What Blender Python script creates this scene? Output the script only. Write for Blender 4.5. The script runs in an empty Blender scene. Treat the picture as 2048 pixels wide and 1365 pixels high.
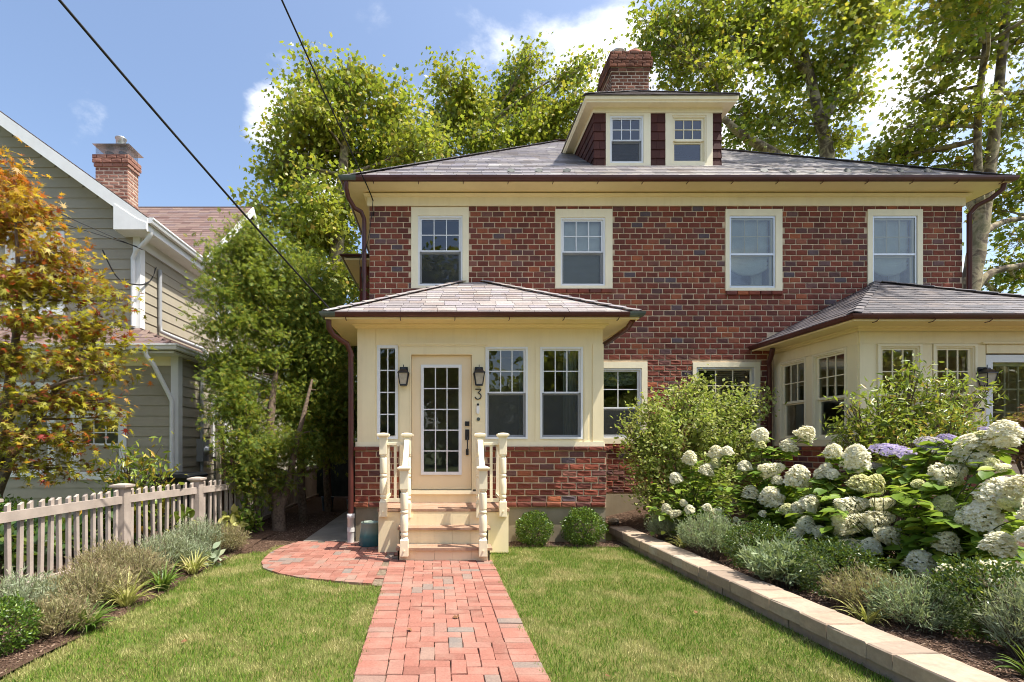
import bpy, math, random
import numpy as np
from mathutils import Vector, Matrix

random.seed(7)
rng = np.random.default_rng(7)
C = bpy.context.scene.collection
SC = bpy.context.scene
R = math.radians

# ------------------------------------------------------------------ camera
EYE = 1.5
FPX, VX, VY = 1000.0, 885.0, 890.0        # focal length and vanishing point, in pixels of the 2048 px photograph
cam = bpy.data.cameras.new("camera")
cam.sensor_width = 36.0
cam.lens = FPX * 36.0 / 2048.0
cam.shift_x = (1024 - VX) / 2048.0
cam.shift_y = (VY - 682.5) / 2048.0
cam.clip_start = 0.05
cam.clip_end = 3000
camo = bpy.data.objects.new("camera", cam)
camo.location = (0, 0, EYE)
camo.rotation_euler = (R(90), 0, 0)
C.objects.link(camo)
SC.camera = camo

# ------------------------------------------------------------------ light
SUN = Vector((0.48, -0.160, 1.0)).normalized()
EXPOSURE = 2.0
SKY_STRENGTH = 0.068
SUN_STRENGTH = 2.2
CLOUD_OFFSET = (3.7, 1.2, 0)
SC.view_settings.view_transform = 'Standard'
SC.view_settings.look = 'None'
SC.view_settings.gamma = 1.0
SC.view_settings.exposure = EXPOSURE
SC.view_settings.use_curve_mapping = False
SC.cycles.use_denoising = True
SC.cycles.filter_width = 1.0
SC.cycles.max_bounces = 8
SC.cycles.transparent_max_bounces = 12
SC.cycles.sample_clamp_indirect = 6.0

sun = bpy.data.lights.new("sun", 'SUN')
sun.energy = SUN_STRENGTH
sun.angle = R(0.5)
sun.color = (1.0, 0.95, 0.86)
suno = bpy.data.objects.new("sun", sun)
suno.rotation_euler = (-SUN).to_track_quat('-Z', 'Y').to_euler()
suno.location = SUN * 60
C.objects.link(suno)

world = bpy.data.worlds.new("World")
SC.world = world
world.use_nodes = True
wn, wl = world.node_tree.nodes, world.node_tree.links
wn.clear()
wo = wn.new('ShaderNodeOutputWorld')
bg = wn.new('ShaderNodeBackground')
sky = wn.new('ShaderNodeTexSky')
sky.sky_type = 'NISHITA'
sky.sun_disc = False
sky.sun_elevation = math.asin(SUN.z)
sky.sun_rotation = math.atan2(SUN.x, SUN.y)
sky.air_density = 1.0
sky.dust_density = 2.6
sky.ozone_density = 1.35
bg.inputs['Strength'].default_value = SKY_STRENGTH


def wmath(op, a, b=None, clamp=False):
    n = wn.new('ShaderNodeMath')
    n.operation = op
    n.use_clamp = clamp
    for k, x in enumerate((a, b)):
        if x is None:
            continue
        if isinstance(x, (int, float)):
            n.inputs[k].default_value = x
        else:
            wl.new(x, n.inputs[k])
    return n.outputs[0]


tc = wn.new('ShaderNodeTexCoord')
sep = wn.new('ShaderNodeSeparateXYZ')
wl.new(tc.outputs['Generated'], sep.inputs[0])
zc = wmath('MAXIMUM', sep.outputs['Z'], 0.02)
zd = wmath('ADD', zc, 0.22)
cx = wmath('DIVIDE', sep.outputs['X'], zd)
cy = wmath('DIVIDE', sep.outputs['Y'], zd)
cmb = wn.new('ShaderNodeCombineXYZ')
wl.new(cx, cmb.inputs[0])
wl.new(cy, cmb.inputs[1])
n1 = wn.new('ShaderNodeTexNoise')
n1.inputs['Scale'].default_value = 2.3
n1.inputs['Detail'].default_value = 9
n1.inputs['Roughness'].default_value = 0.58
n1.inputs['Distortion'].default_value = 0.25
cofs = wn.new('ShaderNodeVectorMath')
cofs.operation = 'ADD'
cofs.inputs[1].default_value = CLOUD_OFFSET
wl.new(cmb.outputs[0], cofs.inputs[0])
wl.new(cofs.outputs[0], n1.inputs['Vector'])
cover = n1.outputs[0]
# separate puffs standing where the photograph has them (a direction and an angular size each)
puff = None
for (px, py, size, w) in ((1050, 30, 0.12, 0.19), (505, 245, 0.045, 0.20), (840, 290, 0.2, 0.08), (1200, 100, 0.07, 0.16),
                          (640, 330, 0.1, 0.14), (1560, 420, 0.30, 0.17), (1800, 120, 0.16, 0.14), (330, 415, 0.05, 0.14), (560, 180, 0.06, 0.14)):
    d = Vector(((px - VX) / FPX, 1.0, (VY - py) / FPX)).normalized()
    dn = wn.new('ShaderNodeVectorMath')
    dn.operation = 'DISTANCE'
    wl.new(tc.outputs['Generated'], dn.inputs[0])
    dn.inputs[1].default_value = d
    g = wmath('SUBTRACT', 1.0, wmath('DIVIDE', dn.outputs['Value'], size * 1.5), True)
    g = wmath('MULTIPLY', g, w)
    puff = g if puff is None else wmath('ADD', puff, g)
cover = wmath('ADD', cover, puff)
ramp = wn.new('ShaderNodeMapRange')
ramp.interpolation_type = 'SMOOTHSTEP'
ramp.inputs['From Min'].default_value = 0.58
ramp.inputs['From Max'].default_value = 0.76
wl.new(cover, ramp.inputs['Value'])
cmix = wn.new('ShaderNodeMix')
cmix.data_type = 'RGBA'
wl.new(ramp.outputs[0], cmix.inputs['Factor'])
wl.new(sky.outputs[0], cmix.inputs['A'])
cmix.inputs['B'].default_value = (6.0, 6.0, 6.0, 1)
wl.new(cmix.outputs['Result'], bg.inputs['Color'])
wl.new(bg.outputs[0], wo.inputs['Surface'])

# ------------------------------------------------------------------ helpers
WL = {}


def P(px, py, Y):
    """point at depth Y seen at a pixel of the photograph"""
    return Vector(((px - VX) / FPX * Y, Y, EYE + (VY - py) / FPX * Y))


def G(px, py, z=0.0):
    """point of the ground (height z) seen at a pixel"""
    Y = (EYE - z) * FPX / (py - VY)
    return Vector(((px - VX) / FPX * Y, Y, z))


def tag(o, label=None, cat=None, group=None, kind=None):
    if label:
        o['label'] = label
    if cat:
        o['category'] = cat
    if group:
        o['group'] = group
    if kind:
        o['kind'] = kind
    return o


def link(o, parent=None, loc=(0, 0, 0)):
    C.objects.link(o)
    w = Vector(loc)
    if parent is not None:
        o.parent = parent
        o.location = w - WL[parent.name]
    else:
        o.location = w
    WL[o.name] = w
    return o


def thing(name, label, cat, loc=(0, 0, 0), group=None):
    o = bpy.data.objects.new(name, None)
    o.empty_display_size = 0.2
    link(o, None, loc)
    return tag(o, label, cat, group)


class Frame:
    """a wall's own axes: a along the wall, b outwards, c up"""
    def __init__(s, O, u, out):
        s.O, s.u, s.out = Vector(O), Vector(u), Vector(out)
        s.flip = s.u.cross(s.out).z < 0

    def __call__(s, a, b, c):
        return s.O + s.u * a + s.out * b + Vector((0, 0, c))


class MB:
    def __init__(s, fr=None):
        s.v, s.f, s.m, s.sm, s.fr = [], [], [], [], fr

    def add(s, verts, faces, mat=0, smooth=False):
        o = len(s.v)
        if s.fr is not None:
            verts = [s.fr(*p) for p in verts]
            if s.fr.flip:
                faces = [tuple(reversed(f)) for f in faces]
        s.v += [tuple(p) for p in verts]
        s.f += [tuple(i + o for i in f) for f in faces]
        s.m += [mat] * len(faces)
        s.sm += [smooth] * len(faces)
        return s

    def box(s, x0, x1, y0, y1, z0, z1, mat=0):
        v = [(x0, y0, z0), (x1, y0, z0), (x1, y1, z0), (x0, y1, z0), (x0, y0, z1), (x1, y0, z1), (x1, y1, z1), (x0, y1, z1)]
        f = [(0, 3, 2, 1), (4, 5, 6, 7), (0, 1, 5, 4), (1, 2, 6, 5), (2, 3, 7, 6), (3, 0, 4, 7)]
        return s.add(v, f, mat)

    def prism(s, poly, d0, d1, axis='y', mat=0):
        """polygon (pairs) drawn out between d0 and d1 along an axis"""
        n = len(poly)
        def pt(p, d):
            return {'y': (p[0], d, p[1]), 'x': (d, p[0], p[1]), 'z': (p[0], p[1], d)}[axis]
        v = [pt(p, d0) for p in poly] + [pt(p, d1) for p in poly]
        f = [tuple(range(n)), tuple(range(2 * n - 1, n - 1, -1))]
        f += [(i, i + n, (i + 1) % n + n, (i + 1) % n) for i in range(n)]
        return s.add(v, f, mat)

    def tube(s, pts, rad, n=8, mat=0, cap=True):
        pts = [Vector(p) for p in pts]
        if not hasattr(rad, '__len__'):
            rad = [rad] * len(pts)
        V, F = [], []
        ref = None
        for i, p in enumerate(pts):
            t = (pts[min(i + 1, len(pts) - 1)] - pts[max(i - 1, 0)])
            t = t.normalized() if t.length > 1e-9 else Vector((0, 0, 1))
            if ref is None:
                ref = Vector((1, 0, 0)) if abs(t.x) < 0.8 else Vector((0, 1, 0))
            a = (ref - t * ref.dot(t)).normalized()
            ref = a
            b = t.cross(a)
            for k in range(n):
                w = 2 * math.pi * k / n
                V.append(p + a * (rad[i] * math.cos(w)) + b * (rad[i] * math.sin(w)))
        for i in range(len(pts) - 1):
            for k in range(n):
                k2 = (k + 1) % n
                F.append((i * n + k, i * n + k2, (i + 1) * n + k2, (i + 1) * n + k))
        s.add(V, F, mat, True)
        if cap:
            s.add(V[:n], [tuple(range(n - 1, -1, -1))], mat)
            s.add(V[-n:], [tuple(range(n))], mat)
        return s

    def lathe(s, prof, c, n=16, mat=0, smooth=True):
        V, F = [], []
        for r, z in prof:
            for k in range(n):
                w = 2 * math.pi * (k + 0.5) / n
                V.append((c[0] + r * math.cos(w), c[1] + r * math.sin(w), c[2] + z))
        for i in range(len(prof) - 1):
            for k in range(n):
                k2 = (k + 1) % n
                F.append((i * n + k, i * n + k2, (i + 1) * n + k2, (i + 1) * n + k))
        s.add(V, F, mat, smooth)
        s.add(V[:n], [tuple(range(n - 1, -1, -1))], mat)
        s.add(V[-n:], [tuple(range(n))], mat)
        return s

    def sweep(s, path, prof, mat=0, smooth=False):
        """profile of (outwards, up) pairs drawn along a path; outwards is to the right of travel"""
        path = [Vector(p) for p in path]
        n = len(prof)
        V, F = [], []
        for i, p in enumerate(path):
            d0 = (path[i] - path[i - 1]) if i else (path[1] - path[0])
            d1 = (path[i + 1] - path[i]) if i < len(path) - 1 else d0
            d0 = Vector((d0.x, d0.y, 0)).normalized()
            d1 = Vector((d1.x, d1.y, 0)).normalized()
            r0, r1 = Vector((d0.y, -d0.x, 0)), Vector((d1.y, -d1.x, 0))
            o = (r0 + r1)
            o = o / max(0.2, o.dot(r0))
            for a, b in prof:
                V.append(p + o * a + Vector((0, 0, b)))
        for i in range(len(path) - 1):
            for k in range(n):
                k2 = (k + 1) % n
                F.append((i * n + k, (i + 1) * n + k, (i + 1) * n + k2, i * n + k2))
        s.add(V, F, mat, smooth)
        s.add(V[:n], [tuple(range(n))], mat)
        s.add(V[-n:], [tuple(range(n - 1, -1, -1))], mat)
        return s

    def mesh(s, name, mats, off=Vector((0, 0, 0))):
        me = bpy.data.meshes.new(name)
        me.from_pydata([(p[0] - off.x, p[1] - off.y, p[2] - off.z) for p in s.v], [], s.f)
        mats = mats if isinstance(mats, (list, tuple)) else [mats]
        for m in mats:
            me.materials.append(m)
        if len(mats) > 1:
            me.polygons.foreach_set('material_index', s.m)
        me.polygons.foreach_set('use_smooth', s.sm)
        me.update()
        return me

    def build(s, name, mats, parent=None, loc=None, bevel=0):
        off = WL[parent.name] if parent is not None else (Vector(loc) if loc is not None else Vector((0, 0, 0)))
        o = bpy.data.objects.new(name, s.mesh(name, mats, off))
        link(o, parent, off)
        if bevel:
            b = o.modifiers.new('bevel', 'BEVEL')
            b.width, b.segments, b.limit_method = bevel, 2, 'ANGLE'
        return o


def piece(name, mesh, parent, loc, rot=None, scale=(1, 1, 1)):
    o = bpy.data.objects.new(name, mesh)
    link(o, parent, loc)
    if rot is not None:
        o.rotation_euler = rot.to_euler() if isinstance(rot, Matrix) else rot
    o.scale = scale
    return o


def scatter_mesh(name, tmpl, pos, rot=None, scale=1.0, mat=None, smooth=False, off=(0, 0, 0)):
    """one mesh of many copies of a small template; numpy all the way"""
    TV, TF = np.asarray(tmpl[0], dtype=np.float64), tmpl[1]
    pos = np.asarray(pos, dtype=np.float64)
    N, K = len(pos), len(TV)
    sc = np.asarray(scale, dtype=np.float64)
    if sc.ndim == 0:
        sc = np.full((N, 3), float(sc))
    elif sc.ndim == 1:
        sc = np.repeat(sc[:, None], 3, 1)
    V = TV[None] * sc[:, None, :]
    if rot is not None:
        V = np.einsum('nij,nkj->nki', rot, V)
    V = (V + (pos - np.asarray(off))[:, None, :]).reshape(-1, 3)
    lens = np.array([len(f) for f in TF])
    idx = np.concatenate([np.array(f) for f in TF])
    loops = (idx[None, :] + (np.arange(N) * K)[:, None]).reshape(-1)
    tot = np.tile(lens, N)
    start = np.concatenate([[0], np.cumsum(tot)[:-1]])
    me = bpy.data.meshes.new(name)
    me.vertices.add(len(V))
    me.vertices.foreach_set('co', V.reshape(-1).astype(np.float32))
    me.loops.add(len(loops))
    me.loops.foreach_set('vertex_index', loops.astype(np.int32))
    me.polygons.add(len(tot))
    me.polygons.foreach_set('loop_start', start.astype(np.int32))
    me.polygons.foreach_set('use_smooth', np.full(len(tot), bool(smooth)))
    me.update(calc_edges=True)
    if mat is not None:
        me.materials.append(mat)
    return me


def scatter(name, tmpl, pos, rot, scale, mat, parent=None, smooth=False, kind='stuff'):
    off = WL[parent.name] if parent is not None else Vector((0, 0, 0))
    o = bpy.data.objects.new(name, scatter_mesh(name, tmpl, pos, rot, scale, mat, smooth, off))
    link(o, parent, off)
    if kind:
        o['kind'] = kind
    return o


def unit(a):
    return a / np.maximum(np.linalg.norm(a, axis=-1, keepdims=True), 1e-9)


def frames(d, n):
    """rotations whose Y axis is d and whose Z axis leans to n"""
    y = unit(np.asarray(d, dtype=float))
    n = np.asarray(n, dtype=float)
    z = unit(n - (n * y).sum(-1, keepdims=True) * y + 1e-6)
    x = np.cross(y, z)
    return np.stack([x, y, z], axis=-1)


def rdir(n, g=rng):
    return unit(g.normal(size=(n, 3)))


# ------------------------------------------------------------------ materials
def newmat(name):
    m = bpy.data.materials.new(name)
    m.use_nodes = True
    nt = m.node_tree
    return m, nt, nt.nodes, nt.links, nt.nodes['Principled BSDF']


def col(c):
    return (c[0], c[1], c[2], 1.0)


def nmath(nt, op, a, b=None, clamp=False):
    n = nt.nodes.new('ShaderNodeMath')
    n.operation = op
    n.use_clamp = clamp
    for k, x in enumerate((a, b)):
        if x is None:
            continue
        if isinstance(x, (int, float)):
            n.inputs[k].default_value = x
        else:
            nt.links.new(x, n.inputs[k])
    return n.outputs[0]


def rnd(nt):
    oi = nt.nodes.new('ShaderNodeObjectInfo')
    ge = nt.nodes.new('ShaderNodeNewGeometry')
    return nmath(nt, 'FRACT', nmath(nt, 'ADD', oi.outputs['Random'], ge.outputs['Random Per Island']))


def mix(nt, fac, a, b, blend='MIX'):
    n = nt.nodes.new('ShaderNodeMix')
    n.data_type = 'RGBA'
    n.blend_type = blend
    for key, x in (('Factor', fac), ('A', a), ('B', b)):
        if isinstance(x, (int, float)):
            n.inputs[key].default_value = x
        elif isinstance(x, tuple):
            n.inputs[key].default_value = col(x)
        else:
            nt.links.new(x, n.inputs[key])
    return n.outputs['Result']


def noise(nt, scale, detail=4, vec=None, rough=0.55, coord='Object', dist=0.0):
    n = nt.nodes.new('ShaderNodeTexNoise')
    n.inputs['Scale'].default_value = scale
    n.inputs['Detail'].default_value = detail
    n.inputs['Roughness'].default_value = rough
    n.inputs['Distortion'].default_value = dist
    if vec is None:
        if coord == 'World':
            g = nt.nodes.new('ShaderNodeNewGeometry')
            vec = g.outputs['Position']
        else:
            t = nt.nodes.new('ShaderNodeTexCoord')
            vec = t.outputs[coord]
    nt.links.new(vec, n.inputs['Vector'])
    return n.outputs[0]


def ramp_(nt, fac, stops, interp='LINEAR'):
    n = nt.nodes.new('ShaderNodeValToRGB')
    n.color_ramp.interpolation = interp
    e = n.color_ramp.elements
    while len(e) < len(stops):
        e.new(0.5)
    for k, (p, c) in enumerate(stops):
        e[k].position = p
        e[k].color = col(c)
    nt.links.new(fac, n.inputs[0])
    return n.outputs[0]


def rng_map(nt, x, a, b, c=0.0, d=1.0):
    n = nt.nodes.new('ShaderNodeMapRange')
    for k, v in (('From Min', a), ('From Max', b), ('To Min', c), ('To Max', d)):
        n.inputs[k].default_value = v
    nt.links.new(x, n.inputs['Value'])
    return n.outputs[0]


def bump(nt, bsdf, h, strength, dist=0.01):
    b = nt.nodes.new('ShaderNodeBump')
    b.inputs['Strength'].default_value = strength
    b.inputs['Distance'].default_value = dist
    nt.links.new(h, b.inputs['Height'])
    nt.links.new(b.outputs[0], bsdf.inputs['Normal'])


def paint(name, c, rough=0.5, vary=0.06, scale=3.0, bmp=0.08, spec=0.35, dirt=0.0, metal=0.0):
    m, nt, N, L, B = newmat(name)
    f = noise(nt, scale, 6, coord='World')
    a = tuple(x * (1 - vary * 1.6) for x in c)
    b = tuple(min(1, x * (1 + vary)) for x in c)
    cc = ramp_(nt, f, [(0.3, a), (0.7, b)])
    if dirt:
        d = rng_map(nt, noise(nt, 1.1, 8, coord='World', rough=0.7), 0.5, 0.75, 0, dirt)
        cc = mix(nt, d, cc, (c[0] * 0.45, c[1] * 0.4, c[2] * 0.33))
        ge = N.new('ShaderNodeNewGeometry')
        mp = N.new('ShaderNodeMapping')
        mp.inputs['Scale'].default_value = (9, 9, .9)
        L.new(ge.outputs['Position'], mp.inputs['Vector'])
        st_ = rng_map(nt, noise(nt, 1.0, 6, vec=mp.outputs[0], rough=0.65), 0.48, 0.75, 0, min(.3, dirt * 1.4))
        cc = mix(nt, st_, cc, (c[0] * 0.62, c[1] * 0.56, c[2] * 0.46))
    L.new(cc, B.inputs['Base Color'])
    B.inputs['Roughness'].default_value = rough
    B.inputs['Specular IOR Level'].default_value = spec
    B.inputs['Metallic'].default_value = metal
    if bmp:
        bump(nt, B, noise(nt, scale * 18, 4, coord='World'), bmp, 0.004)
    return m


def palette(name, stops, rough=0.8, grain=(40, 0.25), bmp=0.35, stain=None, spec=0.2, interp='LINEAR', streak=0.0):
    """one colour per piece out of a range, with grain and optional staining of its own"""
    m, nt, N, L, B = newmat(name)
    c = ramp_(nt, rnd(nt), stops, interp)
    g = noise(nt, grain[0], 6, coord='World', rough=0.65)
    c = mix(nt, grain[1], c, ramp_(nt, g, [(0.3, (0.25, 0.25, 0.25)), (0.7, (1.0, 1.0, 1.0))]), 'MULTIPLY')
    if stain:
        sc, lo, hi, amt, sc_col = stain
        c = mix(nt, rng_map(nt, noise(nt, sc, 6, coord='World', rough=0.65), lo, hi, 0, amt), c, sc_col)
    if streak:
        # old rain streaks: tall narrow stains of the masonry itself
        ge = N.new('ShaderNodeNewGeometry')
        mp = N.new('ShaderNodeMapping')
        mp.inputs['Scale'].default_value = (3.2, 3.2, .38)
        L.new(ge.outputs['Position'], mp.inputs['Vector'])
        sn = rng_map(nt, noise(nt, 1.0, 6, vec=mp.outputs[0], rough=0.62), 0.46, 0.72, 0, streak)
        c = mix(nt, sn, c, (0.05, 0.03, 0.026))
    L.new(c, B.inputs['Base Color'])
    B.inputs['Roughness'].default_value = rough
    B.inputs['Specular IOR Level'].default_value = spec
    bump(nt, B, g, bmp, 0.004)
    return m


def leafmat(name, stops, transl=0.35, rough=0.5, spec=0.3, clump=(1.2, 0.35, (0.5, 0.5, 0.2)), plain=False):
    m, nt, N, L, B = newmat(name)
    c = ramp_(nt, rnd(nt), stops)
    if clump:
        f = rng_map(nt, noise(nt, clump[0], 3, coord='World'), 0.38, 0.62, 0, clump[1])
        c = mix(nt, f, c, clump[2])
    L.new(c, B.inputs['Base Color'])
    B.inputs['Roughness'].default_value = rough
    B.inputs['Specular IOR Level'].default_value = spec
    t = N.new('ShaderNodeBsdfTranslucent')
    tcol = mix(nt, 0.5, c, (0.55, 0.65, 0.05), 'MIX')
    L.new(c if plain else mix(nt, 0.6, c, tcol), t.inputs['Color'])
    ms = N.new('ShaderNodeMixShader')
    ms.inputs[0].default_value = transl
    L.new(B.outputs[0], ms.inputs[1])
    L.new(t.outputs[0], ms.inputs[2])
    L.new(ms.outputs[0], N['Material Output'].inputs['Surface'])
    return m


M = {}
M['brick'] = palette('brick_red', [(0.0, (0.15, 0.048, 0.036)), (0.22, (0.24, 0.063, 0.040)), (0.5, (0.285, 0.078, 0.046)), (0.68, (0.21, 0.068, 0.050)),
                                   (0.80, (0.13, 0.066, 0.062)), (0.90, (0.42, 0.125, 0.055)), (0.97, (0.13, 0.095, 0.105))],
                     rough=0.82, grain=(55, 0.38), bmp=0.5, stain=(1.6, 0.55, 0.8, 0.3, (0.14, 0.07, 0.055)), streak=0.45)
M['chimney_brick'] = palette('brick_chimney', [(0.0, (0.10, 0.045, 0.032)), (0.5, (0.20, 0.075, 0.045)), (1.0, (0.30, 0.13, 0.085))],
                             rough=0.9, grain=(40, 0.5), bmp=0.6, stain=(3.0, 0.45, 0.7, 0.55, (0.035, 0.025, 0.022)))
M['neighbor_brick'] = palette('brick_pink', [(0.0, (0.24, 0.115, 0.085)), (0.5, (0.34, 0.17, 0.125)), (1.0, (0.42, 0.25, 0.19))],
                              rough=0.9, grain=(40, 0.4), bmp=0.5)
M['mortar'] = paint('mortar', (0.62, 0.48, 0.33), 0.95, 0.18, 9, 0.5, 0.1)
M['mortar_grey'] = paint('mortar_grey', (0.52, 0.43, 0.34), 0.95, 0.2, 9, 0.5, 0.1)
M['cream'] = paint('cream_paint', (0.86, 0.74, 0.48), 0.45, 0.025, 2.0, 0.05, 0.35, dirt=0.12)
M['cream_light'] = paint('cream_trim_paint', (0.86, 0.77, 0.55), 0.42, 0.03, 2.5, 0.06, 0.35, dirt=0.10)
M['cream_soffit'] = paint('cream_soffit_paint', (0.86, 0.70, 0.38), 0.5, 0.03, 2.0, 0.05, 0.3, dirt=0.08)
M['door'] = paint('door_paint', (0.82, 0.67, 0.44), 0.38, 0.02, 2.0, 0.03, 0.4)
M['vinyl'] = paint('white_vinyl', (0.76, 0.77, 0.78), 0.35, 0.02, 4, 0.0, 0.45)
M['alu'] = paint('storm_aluminium', (0.60, 0.61, 0.62), 0.35, 0.04, 4, 0.0, 0.5, metal=0.5)
M['white'] = paint('white_paint', (0.78, 0.78, 0.77), 0.45, 0.04, 2.5, 0.04, 0.4, dirt=0.08)
M['gutter'] = paint('brown_gutter_paint', (0.085, 0.022, 0.018), 0.38, 0.15, 2.5, 0.05, 0.5, dirt=0.25)
M['copper'] = paint('weathered_copper', (0.10, 0.12, 0.10), 0.55, 0.3, 5, 0.1, 0.4)
M['shingle'] = palette('dormer_shingle', [(0, (0.060, 0.020, 0.016)), (0.5, (0.085, 0.028, 0.022)), (1, (0.115, 0.040, 0.030))], 0.7, (60, 0.3), 0.4)
M['slate'] = palette('slate_purple', [(0.0, (0.27, 0.24, 0.24)), (0.3, (0.37, 0.33, 0.315)), (0.5, (0.33, 0.295, 0.315)), (0.7, (0.43, 0.39, 0.36)), (0.88, (0.29, 0.235, 0.215)), (1.0, (0.46, 0.43, 0.41))],
                     0.5, (22, 0.35), 0.35, stain=(2.2, 0.52, 0.72, 0.5, (0.20, 0.13, 0.10)), spec=0.45)
M['slate_main'] = palette('slate_weathered', [(0.0, (0.13, 0.118, 0.126)), (0.3, (0.25, 0.225, 0.225)), (0.5, (0.19, 0.172, 0.195)), (0.7, (0.32, 0.29, 0.27)), (0.86, (0.16, 0.13, 0.12)), (1.0, (0.38, 0.36, 0.34))],
                          0.5, (22, 0.4), 0.35, stain=(1.6, 0.5, 0.7, 0.55, (0.14, 0.105, 0.09)), spec=0.45)
M['slate_dark'] = palette('slate_grey', [(0.0, (0.075, 0.070, 0.080)), (0.4, (0.11, 0.10, 0.11)), (0.7, (0.14, 0.125, 0.13)), (0.9, (0.16, 0.13, 0.12)), (1.0, (0.20, 0.18, 0.18))],
                          0.5, (22, 0.4), 0.35, spec=0.45)
M['deck'] = paint('roof_felt', (0.05, 0.045, 0.045), 0.9, 0.1, 3, 0.2)
M['concrete'] = paint('foundation_concrete', (0.33, 0.275, 0.19), 0.9, 0.16, 2.2, 0.4, 0.15, dirt=0.4)
M['walk'] = paint('old_concrete_walk', (0.26, 0.23, 0.19), 0.9, 0.18, 2.0, 0.4, 0.15, dirt=0.4)
M['tread'] = palette('composite_tread', [(0, (0.34, 0.205, 0.135)), (1, (0.42, 0.255, 0.17))], 0.65, (30, 0.3), 0.3, stain=(5.0, 0.45, 0.72, 0.5, (0.46, 0.35, 0.27)))
M['black'] = paint('black_metal', (0.014, 0.014, 0.015), 0.4, 0.1, 8, 0.05, 0.5)
M['dark'] = paint('interior_dark', (0.10, 0.085, 0.065), 0.9, 0.1, 3, 0)
M['room'] = paint('interior_wall', (0.38, 0.35, 0.29), 0.9, 0.1, 3, 0)
M['cloth'] = paint('white_cloth', (0.86, 0.85, 0.82), 0.9, 0.05, 6, 0.1, 0.1)
M['cloth_green'] = paint('leafy_cloth', (0.30, 0.36, 0.30), 0.9, 0.55, 22, 0.1, 0.1)
M['cloth_grey'] = paint('grey_green_cloth', (0.50, 0.53, 0.46), 0.9, 0.08, 6, 0.1, 0.1)
M['siding'] = palette('taupe_siding', [(0, (0.35, 0.31, 0.235)), (1, (0.38, 0.338, 0.26))], 0.6, (6, 0.12), 0.05, spec=0.3)
M['asphalt_shingle'] = palette('asphalt_shingle', [(0, (0.15, 0.095, 0.085)), (0.35, (0.20, 0.135, 0.12)), (0.7, (0.25, 0.18, 0.15)), (1, (0.17, 0.125, 0.13))], 0.9, (120, 0.35), 0.4, spec=0.1)
M['fence'] = paint('taupe_fence_stain', (0.40, 0.335, 0.285), 0.7, 0.12, 5, 0.25, 0.2, dirt=0.12)
M['gate'] = paint('brown_gate_wood', (0.095, 0.055, 0.04), 0.85, 0.25, 6, 0.3, 0.15)
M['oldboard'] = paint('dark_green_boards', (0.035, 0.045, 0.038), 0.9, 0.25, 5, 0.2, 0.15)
M['steel'] = paint('galvanised_steel', (0.55, 0.56, 0.57), 0.35, 0.1, 6, 0.05, 0.5, metal=0.8)
M['greybox'] = paint('grey_meter_enamel', (0.33, 0.34, 0.35), 0.5, 0.08, 5, 0.05, 0.4)
M['cable'] = paint('black_cable', (0.012, 0.012, 0.013), 0.6, 0.05, 5, 0)
M['lamp_glass'] = paint('frosted_lantern_glass', (0.42, 0.37, 0.29), 0.25, 0.1, 20, 0, 0.5)
M['pinkshade'] = paint('pink_lampshade', (0.62, 0.36, 0.33), 0.8, 0.05, 6, 0)
M['terracotta'] = paint('terracotta', (0.30, 0.12, 0.075), 0.85, 0.15, 6, 0.2)
M['plastic_black'] = paint('black_plastic', (0.016, 0.018, 0.022), 0.4, 0.1, 6, 0.03, 0.5)
M['bucket'] = paint('blue_bucket', (0.05, 0.09, 0.14), 0.5, 0.1, 6, 0.03, 0.4)
M['pvc'] = paint('white_pvc', (0.72, 0.70, 0.67), 0.4, 0.05, 4, 0.02, 0.4, dirt=0.2)
M['paver'] = palette('clay_paver', [(0.0, (0.26, 0.112, 0.082)), (0.3, (0.33, 0.142, 0.104)), (0.62, (0.37, 0.162, 0.120)), (0.80, (0.33, 0.168, 0.128)), (0.90, (0.28, 0.182, 0.142)), (0.97, (0.235, 0.185, 0.155)), (1.0, (0.205, 0.18, 0.16))],
                     0.85, (70, 0.42), 0.6, stain=(3.5, 0.48, 0.75, 0.5, (0.36, 0.25, 0.19)))
M['sand'] = paint('joint_sand', (0.20, 0.155, 0.11), 0.95, 0.3, 20, 0.5, 0.1)
M['wallstone'] = palette('wall_stone', [(0.0, (0.36, 0.275, 0.20)), (0.3, (0.48, 0.365, 0.265)), (0.55, (0.42, 0.335, 0.25)), (0.8, (0.30, 0.23, 0.175)), (0.93, (0.45, 0.37, 0.28)), (1.0, (0.46, 0.45, 0.40))],
                         0.9, (26, 0.32), 0.55, stain=(5.0, 0.44, 0.66, 0.6, (0.27, 0.20, 0.15)))
M['stone'] = paint('garden_rock', (0.30, 0.25, 0.19), 0.9, 0.3, 12, 0.6, 0.15)

# teal glazed pot with the bare band that the glaze leaves at its rim
m, nt, N, L, B = newmat('teal_glaze')
tcz = N.new('ShaderNodeTexCoord')
sz = N.new('ShaderNodeSeparateXYZ')
L.new(tcz.outputs['Object'], sz.inputs[0])
zz = nmath(nt, 'ADD', sz.outputs['Z'], nmath(nt, 'MULTIPLY', noise(nt, 12, 4), 0.05))
L.new(ramp_(nt, zz, [(0.0, (0.03, 0.115, 0.13)), (0.17, (0.045, 0.15, 0.155)), (0.23, (0.16, 0.25, 0.22)), (0.32, (0.23, 0.28, 0.23))]), B.inputs['Base Color'])
B.inputs['Roughness'].default_value = 0.3
bump(nt, B, noise(nt, 30, 4), 0.15)
M['teal'] = m

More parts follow.
